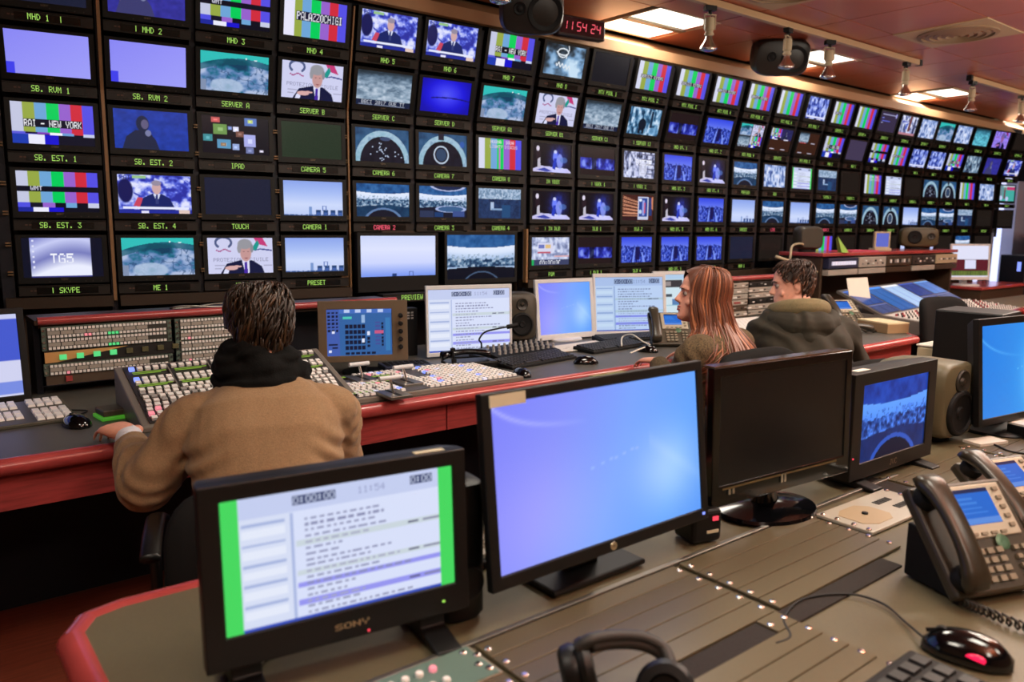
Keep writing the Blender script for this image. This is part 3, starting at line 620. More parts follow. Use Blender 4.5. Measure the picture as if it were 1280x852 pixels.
for x, l in ((2.35, 'silver spotlight on the rail above the left large monitors'), (3.9, 'leftmost of the silver reflector spotlights clear of the loudspeakers'), (4.71, 'silver spotlight hanging in front of the right black ceiling loudspeaker'), (5.22, 'silver spotlight just right of the right ceiling loudspeaker'), (6.34, 'last silver spotlight at the right end of the long rail'), (7.57, 'silver spotlight at the start of the short rail'), (8.71, 'silver spotlight on the short rail at the picture edge')):
    spot(x, 3.06, l, rz=random.uniform(-.6, .6))

p = at(985, -14, CEIL); v2 = copy_tree(VENT); v2.location = (p.x, p.y, CEIL); v2['label'] = 'beige square air vent cut by the top picture edge'
# ceiling loudspeakers
def round_speaker(loc, label, rz, w_=.36, h=.25, tilt=.35):
    t = thing('ceiling_loudspeaker', label, 'loudspeaker', loc, rz, 'black loudspeakers under the ceiling')
    R = (-tilt, 0, 0)
    b = MB(); n = 28
    def ring(y, k):
        return [((abs(math.cos(a))**.55)*math.copysign(1, math.cos(a))*w_/2*k, y, (abs(math.sin(a))**.55)*math.copysign(1, math.sin(a))*h/2*k) for a in [2*PI*i/n for i in range(n)]]
    b.rings([ring(-.13, .86), ring(-.125, .92), ring(-.09, 1.0), ring(.0, 1.0), ring(.07, .93), ring(.1, .8), ring(.11, .6)])
    b.build('cabinet', mat('ceiling_speaker_black', (30, 25, 22), .42), t, rot=(tilt, 0, 0), smooth='auto')
    b = MB(); b.lathe([(.001, .02), (.06, .012), (.085, -.004), (.092, -.004), (.094, .01)], (w_*.2, -.137, -.005), 'y', 28)
    b.build('woofer', BLACKM, t, rot=(tilt, 0, 0), smooth='auto')
    b = MB(); b.lathe([(.001, -.006), (.012, -.004), (.018, .0), (.03, -.004), (.034, .008)], (-w_*.2, -.136, .01), 'y', 20)
    b.build('tweeter', BLACKM, t, rot=(tilt, 0, 0), smooth='auto')
    b = MB(); b.box((0, .01, h/2+.05), (.05, .03, .16)); b.box((0, .01, h/2+.13), (.12, .1, .012)); b.build('bracket', BLACK, t)
round_speaker((2.83, 3.42, 2.55), 'black ceiling loudspeaker left of the red clock', -.60, .34, .25)
round_speaker((5.20, 3.45, 2.63), 'black ceiling loudspeaker behind a silver spotlight', -.7, .40, .26)

# clock
t = thing('digital_clock', 'black wall clock with red figures above the monitors', 'clock', (3.47, 3.69, 2.60), math.radians(-6))
box_part('case', (0, .03, 0), (.36, .06, .12), mat('clock_case', (40, 22, 20), .35), t, bevel=.006)
box_part('face', (0, -.002, 0), (.335, .004, .098), mat('clock_face', (58, 16, 20), .2), t)
SEG = {'1': 'bc', '5': 'afgcd', '4': 'fgbc', '2': 'abged'}
def seg_mb(b, ch, x, z, w_, h, y):
    k = w_*.16; L = dict(a=((0, h), (w_, h)), b=((w_, h), (w_, h/2)), c=((w_, h/2), (w_, 0)), d=((0, 0), (w_, 0)), e=((0, 0), (0, h/2)), f=((0, h/2), (0, h)), g=((0, h/2), (w_, h/2)))
    for s_ in SEG[ch]:
        (x0, z0), (x1, z1) = L[s_]; sh = .12
        P = lambda xx, zz: (x+xx+zz*sh, y, z+zz)
        if x0 == x1: lo, hi = min(z0, z1)+.002, max(z0, z1)-.002; b.add([P(x0-k/2, lo), P(x0+k/2, lo), P(x0+k/2, hi), P(x0-k/2, hi)], [(0, 1, 2, 3)])
        else: b.add([P(x0+.002, z0-k/2), P(x1-.002, z0-k/2), P(x1-.002, z0+k/2), P(x0+.002, z0+k/2)], [(0, 1, 2, 3)])
CLK = mat('clock_red_segments', (90, 10, 20), .5, emit=(255, 90, 110), estr=1.3)
for g, cx in (('11', -.115), ('54', -.01), ('24', .1)):
    for k, ch in enumerate(g):
        b = MB(); seg_mb(b, ch, cx-.037+k*.042, -.026, .028, .05, -.006); b.build('figure', CLK, t)

# ================================================================== monitor wall
COLX = [.637, 1.037, 1.421, 1.808, 2.21, 2.597, 3.005, 3.421, 3.826, 4.241, 4.669, 5.093, 5.53, 5.964, 6.40, 6.836, 7.263, 7.697, 8.115, 8.53, 8.923, 9.316, 9.729, 10.165, 10.628]
def wall_y(x):
    q = (x-4)/4; return 3.8845+.2194*q*q-.15356*q**3
def wall_rz(x):
    h = .05; return math.atan2(wall_y(x+h)-wall_y(x-h), 2*h)
LABZ = [1.075, 1.373, 1.673, 1.972]
TILT = math.radians(13.5)
# (picture key, words) by column (1..25) and row 0 (bottom) .. 4 (top)
PK = {
 'lilac': (P_lilac, 'a plain lilac picture'), 'deep': (P_deep, 'a deep blue empty picture'), 'ny': (P_ny, 'colour bars captioned RAI NEW YORK'), 'wmt': (P_wmt, 'split colour bars marked WMT'),
 'desk': (P_desk, 'a computer desktop marked TG5'), 'person': (P_person, 'a dim figure against blue'), 'person2': (lambda: P_person((52, 50, 150), (60, 60, 110)), 'a person in blue light'), 'news': (P_news, 'a newsreader in a blue studio'), 'globe': (P_globe, 'a teal satellite map'),
 'ipad': (P_ipad, 'scattered picture thumbnails'), 'polit': (P_polit, 'a grey-haired man at PROTEZIONE CIVILE'), 'politv': (lambda: P_polit((.75, .62, 1.0)), 'a speaker in violet light'), 'navy': (lambda: P_flat((28, 32, 54), tex=6), 'a dark navy blank'), 'green': (lambda: P_flat((38, 52, 38), tex=7), 'a dark green blank'),
 'sky': (P_sky, 'pale sky over low rooftops'), 'palazzo': (P_palazzo, 'colour bars captioned PALAZZOCHIGI'), 'river': (P_river, 'a grey river with subtitle'), 'teal': (lambda: P_river(True), 'a misty teal landscape'), 'arena': (P_arena, 'a round hall seen from above'), 'arena2': (lambda: P_arena(1), 'a round hall with an oval table'),
 'pano': (P_pano, 'a city skyline through a curved window'), 'pano2': (lambda: P_pano(1), 'a studio with an oval desk'), 'studio': (lambda: P_pano(2), 'a city over a studio desk'), 'bart': (P_barstext, 'colour bars with small lettering'), 'bars': (lambda: P_bars(), 'plain colour bars'),
 'barc': (lambda: P_bars('SERVIZI ESTERI'), 'colour bars with a caption line'), 'barr': (lambda: P_bars('SERVIZI', False, True), 'colour bars crossed by a red line'), 'script': (P_script, 'a sky with flowing white script'), 'black': (lambda: P_flat((22, 22, 30), tex=4), 'a switched off black picture'),
 'dark': (lambda: P_flat((30, 24, 20), tex=4), 'a blank dark picture'), 'mauve': (lambda: P_flat((66, 56, 82), tex=5), 'a dim mauve picture'), 'street': (P_street, 'people in a grey-blue street'), 'opera': (P_opera, 'a dark stage with a blue figure'), 'poesia': (P_poesia, 'a library scene captioned POESIA'),
 'theatre': (P_theatre, 'red theatre balconies and a portrait picture'), 'city': (P_city, 'a deep blue skyline'), 'citym': (lambda: P_city(.95), 'a deep blue skyline'), 'letter': (P_letter, 'a narrow blue world map'), 'pgm': (P_pgm, 'a white street scene with time code'), 'crowd': (lambda: P_crowd(), 'a blue crowd with ticker'),
 'crowd2': (lambda: P_crowd(29, ((30, 34, 50), (60, 80, 110), (120, 150, 175), (200, 215, 230)), False), 'a dim street crowd'), 'plaza': (lambda: P_crowd(19, ((60, 80, 140), (120, 150, 210), (190, 205, 240), (225, 230, 250)), False), 'a pale crowd in a square'), 'quad': (lambda: P_quad(0), 'four small pictures'), 'quad1': (lambda: P_quad(1), 'two small pictures on brown'), 'quad2': (lambda: P_quad(2), 'one small picture on brown'),
 'doc': (lambda: P_doc(120, 68, True), 'a running order list edged green'), 'doc2': (lambda: P_doc(120, 68, False, 5), 'a running order list'), 'menu': (P_menu, 'a dim menu page'), 'collage': (P_collage, 'a white collage of pictures'), 'soccer': (P_soccer, 'a football match'), 'palesky': (lambda: P_sky(True), 'a very pale sky')}
GRID = {1: ['desk', 'wmt', 'ny', 'lilac', 'navy'], 2: ['globe', 'news', 'person', 'lilac', 'person2'], 3: ['polit', 'navy', 'ipad', 'globe', 'wmt'], 4: ['sky', 'sky', 'green', 'polit', 'palazzo'],
 5: [None, 'pano', 'arena', 'river', 'news'], 6: [None, 'pano2', 'arena2', 'deep', 'news'], 7: [None, 'studio', 'bart', 'globe', 'ny'], 8: ['pgm', 'opera', 'opera', 'polit', 'script'], 9: ['letter', 'opera', 'letter', 'river', 'black'],
 10: ['city', 'theatre', 'poesia', 'street', 'barc'], 11: ['city', 'opera', 'city', 'letter', 'barc'], 12: ['city', 'city', 'opera', 'city', 'barc'], 13: ['navy', 'sky', 'pano', 'quad', 'barc'], 14: ['dark', 'pano', 'plaza', 'quad1', 'bars'], 15: ['dark', 'sky', 'doc', 'quad2', 'crowd'],
 16: ['bars', 'pano', 'studio', 'ny', 'barr'], 17: ['dark', 'pano2', 'dark', 'mauve', 'bars'], 18: ['dark', 'arena', 'bart', 'wmt', 'menu'], 19: ['dark', 'arena2', 'doc2', 'barc', 'collage'], 20: ['palesky', 'sky', 'dark', 'crowd', 'plaza'], 21: ['palesky', 'pano', 'arena', 'crowd', 'globe'],
 22: ['dark', 'pano2', 'arena2', 'ny', 'plaza'], 23: ['pano', 'studio', 'bars', 'crowd2', 'teal'], 24: ['dark', 'dark', 'plaza', 'person2', 'politv'], 25: [None, 'dark', 'soccer', 'news', 'dark']}
STRIP = {1: ['| SKYPE', 'SB. EST. 3', 'SB. EST. 1', 'SB. RVM 1', 'MHD 1  |'], 2: ['ME 1', 'SB. EST. 4', 'SB. EST. 2', 'SB. RVM 2', '| MHD 2'], 3: ['ME 2', 'TOUCH', 'IPAD', 'SERVER A', 'MHD 3'], 4: ['PRESET', 'CAMERA 1', 'CAMERA 5', 'SERVER B', 'MHD 4'],
 5: [None, 'CAMERA 2', 'CAMERA 6', 'SERVER C', 'MHD 5'], 6: [None, 'CAMERA 3', 'CAMERA 7', 'SERVER D', 'MHD 6'], 7: [None, 'CAMERA 4', 'CAMERA 8', 'SERVER A1', 'MHD 7'], 8: ['PGM', '| IN DLB', 'IN VDEK', 'SERVER B1', 'MHD 8'], 9: ['| DLB 1', 'DLB 1', '| VDEK 1', 'SERVER C1', 'MTX POOL 1'],
 10: ['DLB 4', 'DLB 2', '| VDEK 2', '| SERVER 12', 'MTX POOL 2'], 11: ['HRD DT. 1', 'HRD DT. 5', 'HRD DT. 3', 'HRD DT. 1', 'MTX POOL 3'], 12: ['HRD DT. 2', 'HRD DT. 6', 'HRD DT. 4', 'HRD DT. 2', 'MTX POOL 4'], 13: ['MON 1', 'PRESET', 'PREVIEW', 'MTX POOL 9', 'MTX POOL 5'], 14: [None, 'LIVE', 'AUX', 'SERVIZI', 'MTX POOL 6'], 15: [None, 'CAMERA 1', '', 'MTX POOL 8', 'MTX POOL 7']}
r_ = ['CAMERA 2', 'CAMERA 3', 'CAMERA 4', 'CAMERA 5', 'CAMERA 1', 'CAMERA 2', 'CAMERA 3', 'CAMERA 4', 'PREVIEW', None]
for k in range(16, 26): STRIP[k] = [None, r_[k-16], 'CAMERA %d' % (k-14) if k < 23 else 'MON %d' % (k-20), 'MHD %d' % (k-14), 'SERVER %d' % (k-13)]
RED = {(5, 1), (14, 1), (16, 1), (21, 1)}
ORD = ['', 'first', 'second', 'third', 'fourth', 'fifth', 'sixth', 'seventh', 'eighth', 'ninth', 'tenth', 'eleventh', 'twelfth', 'thirteenth', 'fourteenth', 'fifteenth', 'sixteenth', 'seventeenth', 'eighteenth', 'nineteenth', 'twentieth', 'twenty-first', 'twenty-second', 'twenty-third', 'twenty-fourth', 'last']
ROWW = ['bottom row', 'fourth row down', 'middle row', 'second row down', 'top row']
SW, SH = .322, .181
def mon_frame_mesh():
    b = MB(); bezel(b, .366, .222, .021, .021, .014, .028, .09, back=.96, z0=0); return b.mesh('housing', WALLBLK)
MON_FRAME = mon_frame_mesh()
b = MB()
for k, x in enumerate((-.06, .02, .085, .115, .15)): b.box((x, -.001, .008), (.004, .003, .004))
MON_BTN = b.mesh('buttons', mat('small_buttons', (70, 60, 52), .5))
b = MB(); b.box((0, -.0008, .018), (.032, .002, .0045)); MON_BADGE = None
SONY = text_mb('SONY', .00125, o=(0, -.0012, .0185)).mesh('badge', mat('badge_grey', (150, 128, 104), .4, metal=.5))
b = MB(); b.box((0, .03, 0), (.368, .07, .046)); b.box((0, -.0055, .0215), (.368, .012, .003)); UMD_BODY = b.mesh('housing', UMDM)
b = MB(); b.box((.01, -.006, -.001), (.25, .002, .03)); UMD_WIN = b.mesh('window', mat('strip_window', (14, 12, 10), .25))
b = MB(); b.box((-.135, -.0065, 0), (.010, .002, .006)); b.box((-.12, -.0065, 0), (.010, .002, .006)); UMD_IND = b.mesh('indicator', mat('strip_indicator', (96, 62, 46), .5))
UMDG = mat('green_dots', (20, 40, 8), .5, emit=(176, 232, 104), estr=.95)
UMDR = mat('red_dots', (50, 10, 10), .5, emit=(255, 92, 120), estr=1.15)
ROT = {}
def wall_pose(c, r, up):
    # origin of a wall unit `up` metres above strip r of column c
    x = COLX[c-1]; y = wall_y(x); rz = wall_rz(x); nx, ny = math.sin(rz), -math.cos(rz)
    if r < 3: return (x, y, LABZ[r]+up), (0, 0, rz)
    if r == 3 and up < .01: return (x+nx*.006, y+ny*.006, LABZ[3]+up), (TILT*.25, 0, rz)
    h = (r-3)*.300+up-.02; o_ = .004+h*math.sin(TILT)
    return (x+nx*o_, y+ny*o_, LABZ[3]+.02+h*math.cos(TILT)), (TILT, 0, rz)
for c in range(1, 26):
    for r in range(5):
        key = GRID[c][r]; where = '%s, %s column' % (ROWW[r], ORD[c])
        if key is not None:
            loc, rot = wall_pose(c, r, .032)
            t = thing('wall_monitor', 'wall monitor with %s, %s' % (PK[key][1], where), 'monitor', loc, 0, 'small monitors of the monitor wall'); t.rotation_euler = rot
            obj('housing', MON_FRAME, t); obj('badge', SONY, t); obj('buttons', MON_BTN, t, kind='stuff')
            h_ = SH; w_ = SW
            screen(key, PK[key][0], w_, h_, t, (0, .0035, .028+.18/2))
        s = STRIP[c][r]
        if s is not None and not (c == 25 and r < 1):
            loc, rot = wall_pose(c, r, 0)
            t = thing('name_strip', 'slim name strip lit %s, under the %s monitor, %s column' % ('red' if (c, r) in RED else 'green', ['bottom', 'fourth', 'third', 'second', 'top'][r], ORD[c]), 'display', loc, 0, 'name strips under the wall monitors'); t.rotation_euler = rot
            obj('housing', UMD_BODY, t); obj('window', UMD_WIN, t); obj('indicator', UMD_IND, t)
            if s:
                tb = text_mb(s, .0037, o=(.0, -.0085, 0), asp=.76); tb.build('lettering', UMDR if (c, r) in RED else UMDG, t)

# the rack the monitors sit in
rack = thing('monitor_rack', 'dark steel racking that holds the wall of monitors', 'rack', (5.5, 4.2, 0))
BRN = mat('rack_brown', (58, 44, 32), .5, metal=.3); POSTM = mat('rack_post_navy', (16, 17, 30), .6); BEIGEP = mat('rack_post_beige', (150, 112, 76), .45, metal=.2)
def R_(p): return (p[0]-5.5, p[1]-4.2, p[2])
def upright(x, off, w_, m, z0=.2, z1=2.5, d=.05):
    y = wall_y(x)+off; nx = wall_rz(x); b = MB()
    zb = 1.99; pr = [(0, z0), (0, zb), (-(z1-zb)*math.tan(TILT), z1), (-(z1-zb)*math.tan(TILT)+d, z1), (d, zb), (d, z0)]
    b.prism([(p[0], p[1]) for p in pr], -w_/2, w_/2, axis='x'); o = b.build('upright', m, rack, loc=R_((x, y, 0))); o.rotation_euler.z = nx; return o
for k in range(24):
    xm = (COLX[k]+COLX[k+1])/2
    if k in (4, 5): upright(xm, .02, .024, POSTM, z0=1.36)
    else: upright(xm, .02 if k else .005, .024, POSTM)
upright(.42, .02, .05, POSTM)
upright((COLX[0]+COLX[1])/2, -.012, .014, BEIGEP, z0=1.02, d=.02); upright(2.005, -.006, .008, BEIGEP, z0=1.04, d=.02)
b = MB(); b.box((0, 0, .17), (.014, .03, .34)); b.build('upright', BEIGEP, rack, loc=R_((3.185, wall_y(3.18)-.03, 1.03)))
b = MB(); b.box((0, 0, .12), (.05, .03, .24)); b.build('upright', BEIGEP, rack, loc=R_((1.985, wall_y(2.0)+.03, 1.02)))
for x0, x1 in ((.4, .83), (.85, 2.0), (3.2, 4.9), (4.9, 6.6), (6.6, 8.3), (8.3, 10.3)):
    xm = (x0+x1)/2; b = MB(); b.box((0, .03, 0), (x1-x0, .1, .05)); b.box((0, .12, -.42), (x1-x0, .02, .84)); o = b.build('bottom_rail', BRN, rack, loc=R_((xm, wall_y(xm)-.01, 1.02))); o.rotation_euler.z = wall_rz(xm)
for x0, x1 in ((-.2, 2.), (2., 4.), (4., 6.), (6., 8.), (8., 10.9)):
    xm = (x0+x1)/2; b = MB(); b.box((0, 0, 0), (x1-x0, .02, 1.2)); o = b.build('back_panel', NAVY, rack, loc=R_((xm, wall_y(xm)+.16, 1.68 if x0 < 8 else 1.9))); o.rotation_euler.z = wall_rz(xm)
    b = MB(); b.prism([(0, 0), (-.15, .60), (-.10, .60), (.06, 0)], -(x1-x0)/2, (x1-x0)/2, axis='x'); o = b.build('back_panel', NAVY, rack, loc=R_((xm, wall_y(xm)+.12, 1.98))); o.rotation_euler.z = wall_rz(xm)
# cable brackets between the columns at the left
b = MB(); b.box((0, 0, 0), (.022, .012, .006)); b.box((0, 0, .012), (.022, .012, .006)); cm = b.mesh('clip', mat('cable_clip', (120, 92, 60), .5, metal=.3))
for xx in (.43, 1.235, 1.615, 2.0):
    for z in (1.15, 1.28, 1.42, 1.55, 1.72, 1.85): obj('clip', cm, rack, R_((xx, wall_y(xx)+.004, z)))

# the two larger monitors in the gap of the bottom row
def big_mon(x, z, w_, h, key, label, bb):
    t = thing('preview_monitor', label, 'monitor', (x, wall_y(x)-.05, z), wall_rz(x))
    b = MB(); bezel(b, w_, h, .018, .018, .018, bb, .12, back=.95); b.build('housing', WALLBLK, t)
    screen(key, PK[key][0] if key in PK else (lambda: P_pano(3, 1)), w_-.036, h-.018-bb, t, (0, .0035, bb+(h-.018-bb)/2))
    box_part('top_ledge', (0, .03, h+.004), (w_*.4, .05, .008), BRN, t)
big_mon(2.275, 1.015, .505, .33, 'palesky', 'larger monitor with pale empty sky, under the CAMERA 2 strip', .085)
big_mon(2.835, 1.04, .53, .31, 'pano_low', 'larger monitor with bright skyline, under the CAMERA 4 strip', .028)
t = thing('name_strip', 'name strip lit PREVIEW behind the two computer monitors', 'display', (2.3, 3.80, .985), 0)
obj('housing', UMD_BODY, t); text_mb('PREVIEW', .0042, o=(0, -.0085, 0), asp=.8).build('lettering', UMDG, t)

# bright doorway beyond the end of the monitor wall
DOORL = mat('lit_room_beyond', (230, 232, 245), .6, emit=(214, 220, 255), estr=1.15)
b = MB(); b.box((11.35, 4.3, 1.05), (1.5, .06, 2.1)); struct(b.build('window_1', DOORL))  # glowing slab stands in for the bright room past the doorway
b = MB(); b.box((10.68, 3.98, 1.0), (.06, .12, 1.9)); b.box((11.75, 3.98, 1.0), (.9, .14, 2.0)); struct(b.build('door_1', mat('door_frame_pale', (170, 180, 205), .5)))
CURT = mat('dark_curtain', (16, 16, 30), .8)

# ================================================================== generic equipment
def lcd(name, label, cat, loc, rz, w_, h, bez, pic, tilt=.1, z0=.06, depth=.05, fm=None, stand='plate', group=None, back=.85, logo=None, sm=None):
    """desktop screen: origin on the surface below the screen's bottom edge; bez = left,right,top,bottom"""
    fm = fm or BLACK; sm = sm or fm
    t = thing(name, label, cat, loc, rz, group); bl, br, bt, bb = bez; R = (-tilt, 0, 0)
    b = MB(); bezel(b, w_, h, bl, br, bt, bb, depth, back=back); b.build('housing', fm, t, (0, 0, z0), R, bevel=.0025)
    sw, sh = w_-bl-br, h-bt-bb; c = Matrix.Rotation(-tilt, 3, 'X') @ Vector(((bl-br)/2, .0035, bb+sh/2))
    o = screen(pic[0], pic[1], sw, sh, t, (c.x, c.y, c.z+z0), R)
    mid = Matrix.Rotation(-tilt, 3, 'X') @ Vector((0, depth+.01, h*.45)); mid.z += z0
    if stand == 'plate':
        b = MB(); b.box((mid.x, mid.y, mid.z), (.09, .05, .09)); b.prism([(-.035, mid.y+.005), (.035, mid.y+.005), (.03, mid.y+.04), (-.03, mid.y+.04)], .012, mid.z); b.build('neck', sm, t, bevel=.004)
        b = MB(); b.rings([[((abs(math.cos(a))**.6)*math.copysign(1, math.cos(a))*w_*.26*k, mid.y-.02+(abs(math.sin(a))**.6)*math.copysign(1, math.sin(a))*.10*k, z) for a in [2*PI*i/28 for i in range(28)]] for z, k in ((0, 1), (.008, 1), (.014, .9))]); b.build('foot', sm, t, smooth='auto')
    elif stand == 'column':
        b = MB(); b.box((mid.x, mid.y, mid.z), (.09, .05, .09)); b.box((mid.x, mid.y+.02, mid.z/2), (.075, .03, mid.z)); b.build('neck', sm, t, bevel=.004)
        b = MB(); b.box((mid.x, mid.y+.03, .006), (.24, .15, .012)); b.build('foot', sm, t, bevel=.005)
    elif stand == 'feet':
        for s in (-1, 1):
            b = MB(); b.prism([(-.045, 0), (.14, 0), (.14, .01), (.075, .014), (.06, z0+.03), (.03, z0+.03), (.02, .018), (-.045, .008)], s*w_*.36-.022, s*w_*.36+.022, axis='x'); b.build('foot', sm, t, bevel=.003)
    elif stand == 'arm':
        b = MB(); b.box((0, depth+.02, z0+h*.5), (.1, .04, .1)); b.cyl((0, depth+.05, 0), (0, depth+.05, z0+h*.5), .018); b.lathe([(.001, 0), (.09, 0), (.09, .012), (.001, .014)], (0, depth+.05, 0)); b.build('stand', sm, t, bevel=.002)
    if logo:
        p = Matrix.Rotation(-tilt, 3, 'X') @ Vector((0, -.0008, bb*.48)); lb = text_mb(logo[0], logo[1], gap=0.0); lb.build('badge', logo[2], t, (p.x, p.y, p.z+z0), R)
    return t
def keyboard(loc, rz, label, w_=.44, d=.15, body=None, km=None, name='keyboard', cols=21, rows=6):
    body = body or BLACKM; km = km or DARKKEY
    t = thing(name, label, 'keyboard', loc, rz)
    b = MB(); b.prism([(-d/2, 0), (d/2, 0), (d/2, .026), (-d/2, .013)], -w_/2, w_/2, axis='x'); b.build('body', body, t, bevel=.003)
    b = MB(); pw = (w_-.02)/cols; pd = (d-.022)/rows
    for j in range(rows):
        i = 0
        while i < cols:
            if i in (15, 19) and cols == 21 and j not in (5,) and random.random() < .0: i += 1; continue
            n = 6 if (j == 0 and i == 4) else 1
            n = min(n, cols-i); x0 = -w_/2+.01+pw*i; y0 = -d/2+.011+pd*j; z = .013+.013*(j+.5)/rows
            if not (name == 'control_keyboard' and (i in (4, 10) or j == 3)):
                b.box((x0+pw*n/2, y0+pd/2, z+.0045), (pw*n*.86, pd*.84, .008), 0, rx=.087, taper=.84)
            i += n
    b.build('keys', km, t, kind='stuff'); return t
def mouse(loc, rz, label, m=None, glow=None, s=1.0, cable=None):
    t = thing('mouse', label, 'mouse', loc, rz); m = m or GLOSS
    b = MB(); rings = []
    for k in range(11):
        f = k/10; y = (-.056+.112*f)*s; wd = (.024+.010*math.sin(PI*min(1, f*1.05)))*s*(.55+.45*min(1, 6*min(f, 1-f))); hh = (.010+.026*math.sin(PI*(.12+.78*f))**.8)*s*(.5+.5*min(1, 7*min(f, 1-f)))
        rings.append([(wd*math.cos(a), y, max(.0, .001+(hh*math.sin(a) if a <= PI else .002*math.sin(a)))) for a in [2*PI*i/20 for i in range(20)]])
    b.rings(rings); b.build('shell', m, t, smooth=True)
    b = MB(); b.cyl((-.004*s, .032*s, .024*s), (.004*s, .032*s, .024*s), .010*s, n=14); b.build('wheel', BLACKM, t)
    b = MB(); b.box((0, .036*s, .0275*s), (.0015*s, .034*s, .006*s), rx=-.3); b.build('button_gap', RUBBER, t)
    if glow:
        b = MB(); b.lathe([(.001, -.006), (.014, -.005), (.017, .003), (.001, .006)], (-.0265*s, -.012*s, .013*s), 'x', 14, sx=1.0, sy=.5); b.build('glowing_window', glow, t, smooth=True)
    if cable:
        b = MB(); R = Matrix.Rotation(-rz, 3, 'Z'); pts = [R @ (Vector(p)-Vector(loc)) for p in cable]; pts = [Vector((0, .052*s, .008*s))]+[p+Vector((0, 0, .003)) for p in pts]
        b.tube(smooth_path(pts), .0022, 6); b.build('cable', RUBBER, t, smooth=True)
    return t
def smooth_path(pts, n=6):
    pts = [Vector(p) for p in pts]; out = []
    for i in range(len(pts)-1):
        p0 = pts[max(0, i-1)]; p1 = pts[i]; p2 = pts[i+1]; p3 = pts[min(len(pts)-1, i+2)]
        for k in range(n):
            t = k/n; out.append(.5*((2*p1)+(p2-p0)*t+(2*p0-5*p1+4*p2-p3)*t*t+(3*p1-p0-3*p2+p3)*t**3))
    return out+[pts[-1]]
def studio_speaker(loc, rz, label, w_=.185, h=.29, d=.18, m=None, flat=False, foot=.02):
    m = m or GREYSPK
    t = thing('studio_speaker', label, 'loudspeaker', loc, rz); n = 32; ex = .42
    def ring(y, k, dz=0):
        return [((abs(math.cos(a))**ex)*math.copysign(1, math.cos(a))*w_/2*k, y, foot+h/2+(abs(math.sin(a))**ex)*math.copysign(1, math.sin(a))*h/2*(1-(1-k)*w_/h)) for a in [2*PI*(i+.5)/n for i in range(n)]]
    b = MB(); b.rings([ring(0, .90), ring(.004, .95), ring(.02, 1.0), ring(d*.6, 1.0), ring(d*.9, .93), ring(d, .82)]); b.build('cabinet', m, t, smooth='auto')
    wz, tz, r = (foot+h*.34, foot+h*.76, w_*.36) if not flat else (foot+h*.5, foot+h*.55, h*.34)
    wx, tx = (0, 0) if not flat else (-w_*.13, w_*.3)
    b = MB(); b.lathe([(.001, -.004), (r*.22, -.006), (r*.3, .000), (r*.78, -.004), (r*.84, -.010), (r*.95, -.008), (r, -.004), (r*1.02, .006), (.001, .008)], (wx, -.002, wz), 'y', 32); b.build('woofer', BLACKM, t, smooth='auto')
    rt = w_*.17 if not flat else h*.17
    b = MB(); b.lathe([(.001, -.006), (rt*.25, -.005), (rt*.4, .001), (rt*.7, .0), (rt, -.006), (rt*1.1, -.002), (rt*1.1, .006), (.001, .008)], (tx, -.002, tz), 'y', 24); b.build('tweeter', mat('tweeter_dark', (40, 36, 30), .45), t, smooth='auto')
    b = MB(); b.rings([[(math.cos(a)*w_*.34, d*.45+math.sin(a)*d*.32, z) for a in [2*PI*i/20 for i in range(20)]] for z in (0, foot+.012)]); b.build('stand', BLACKM, t)
    return t
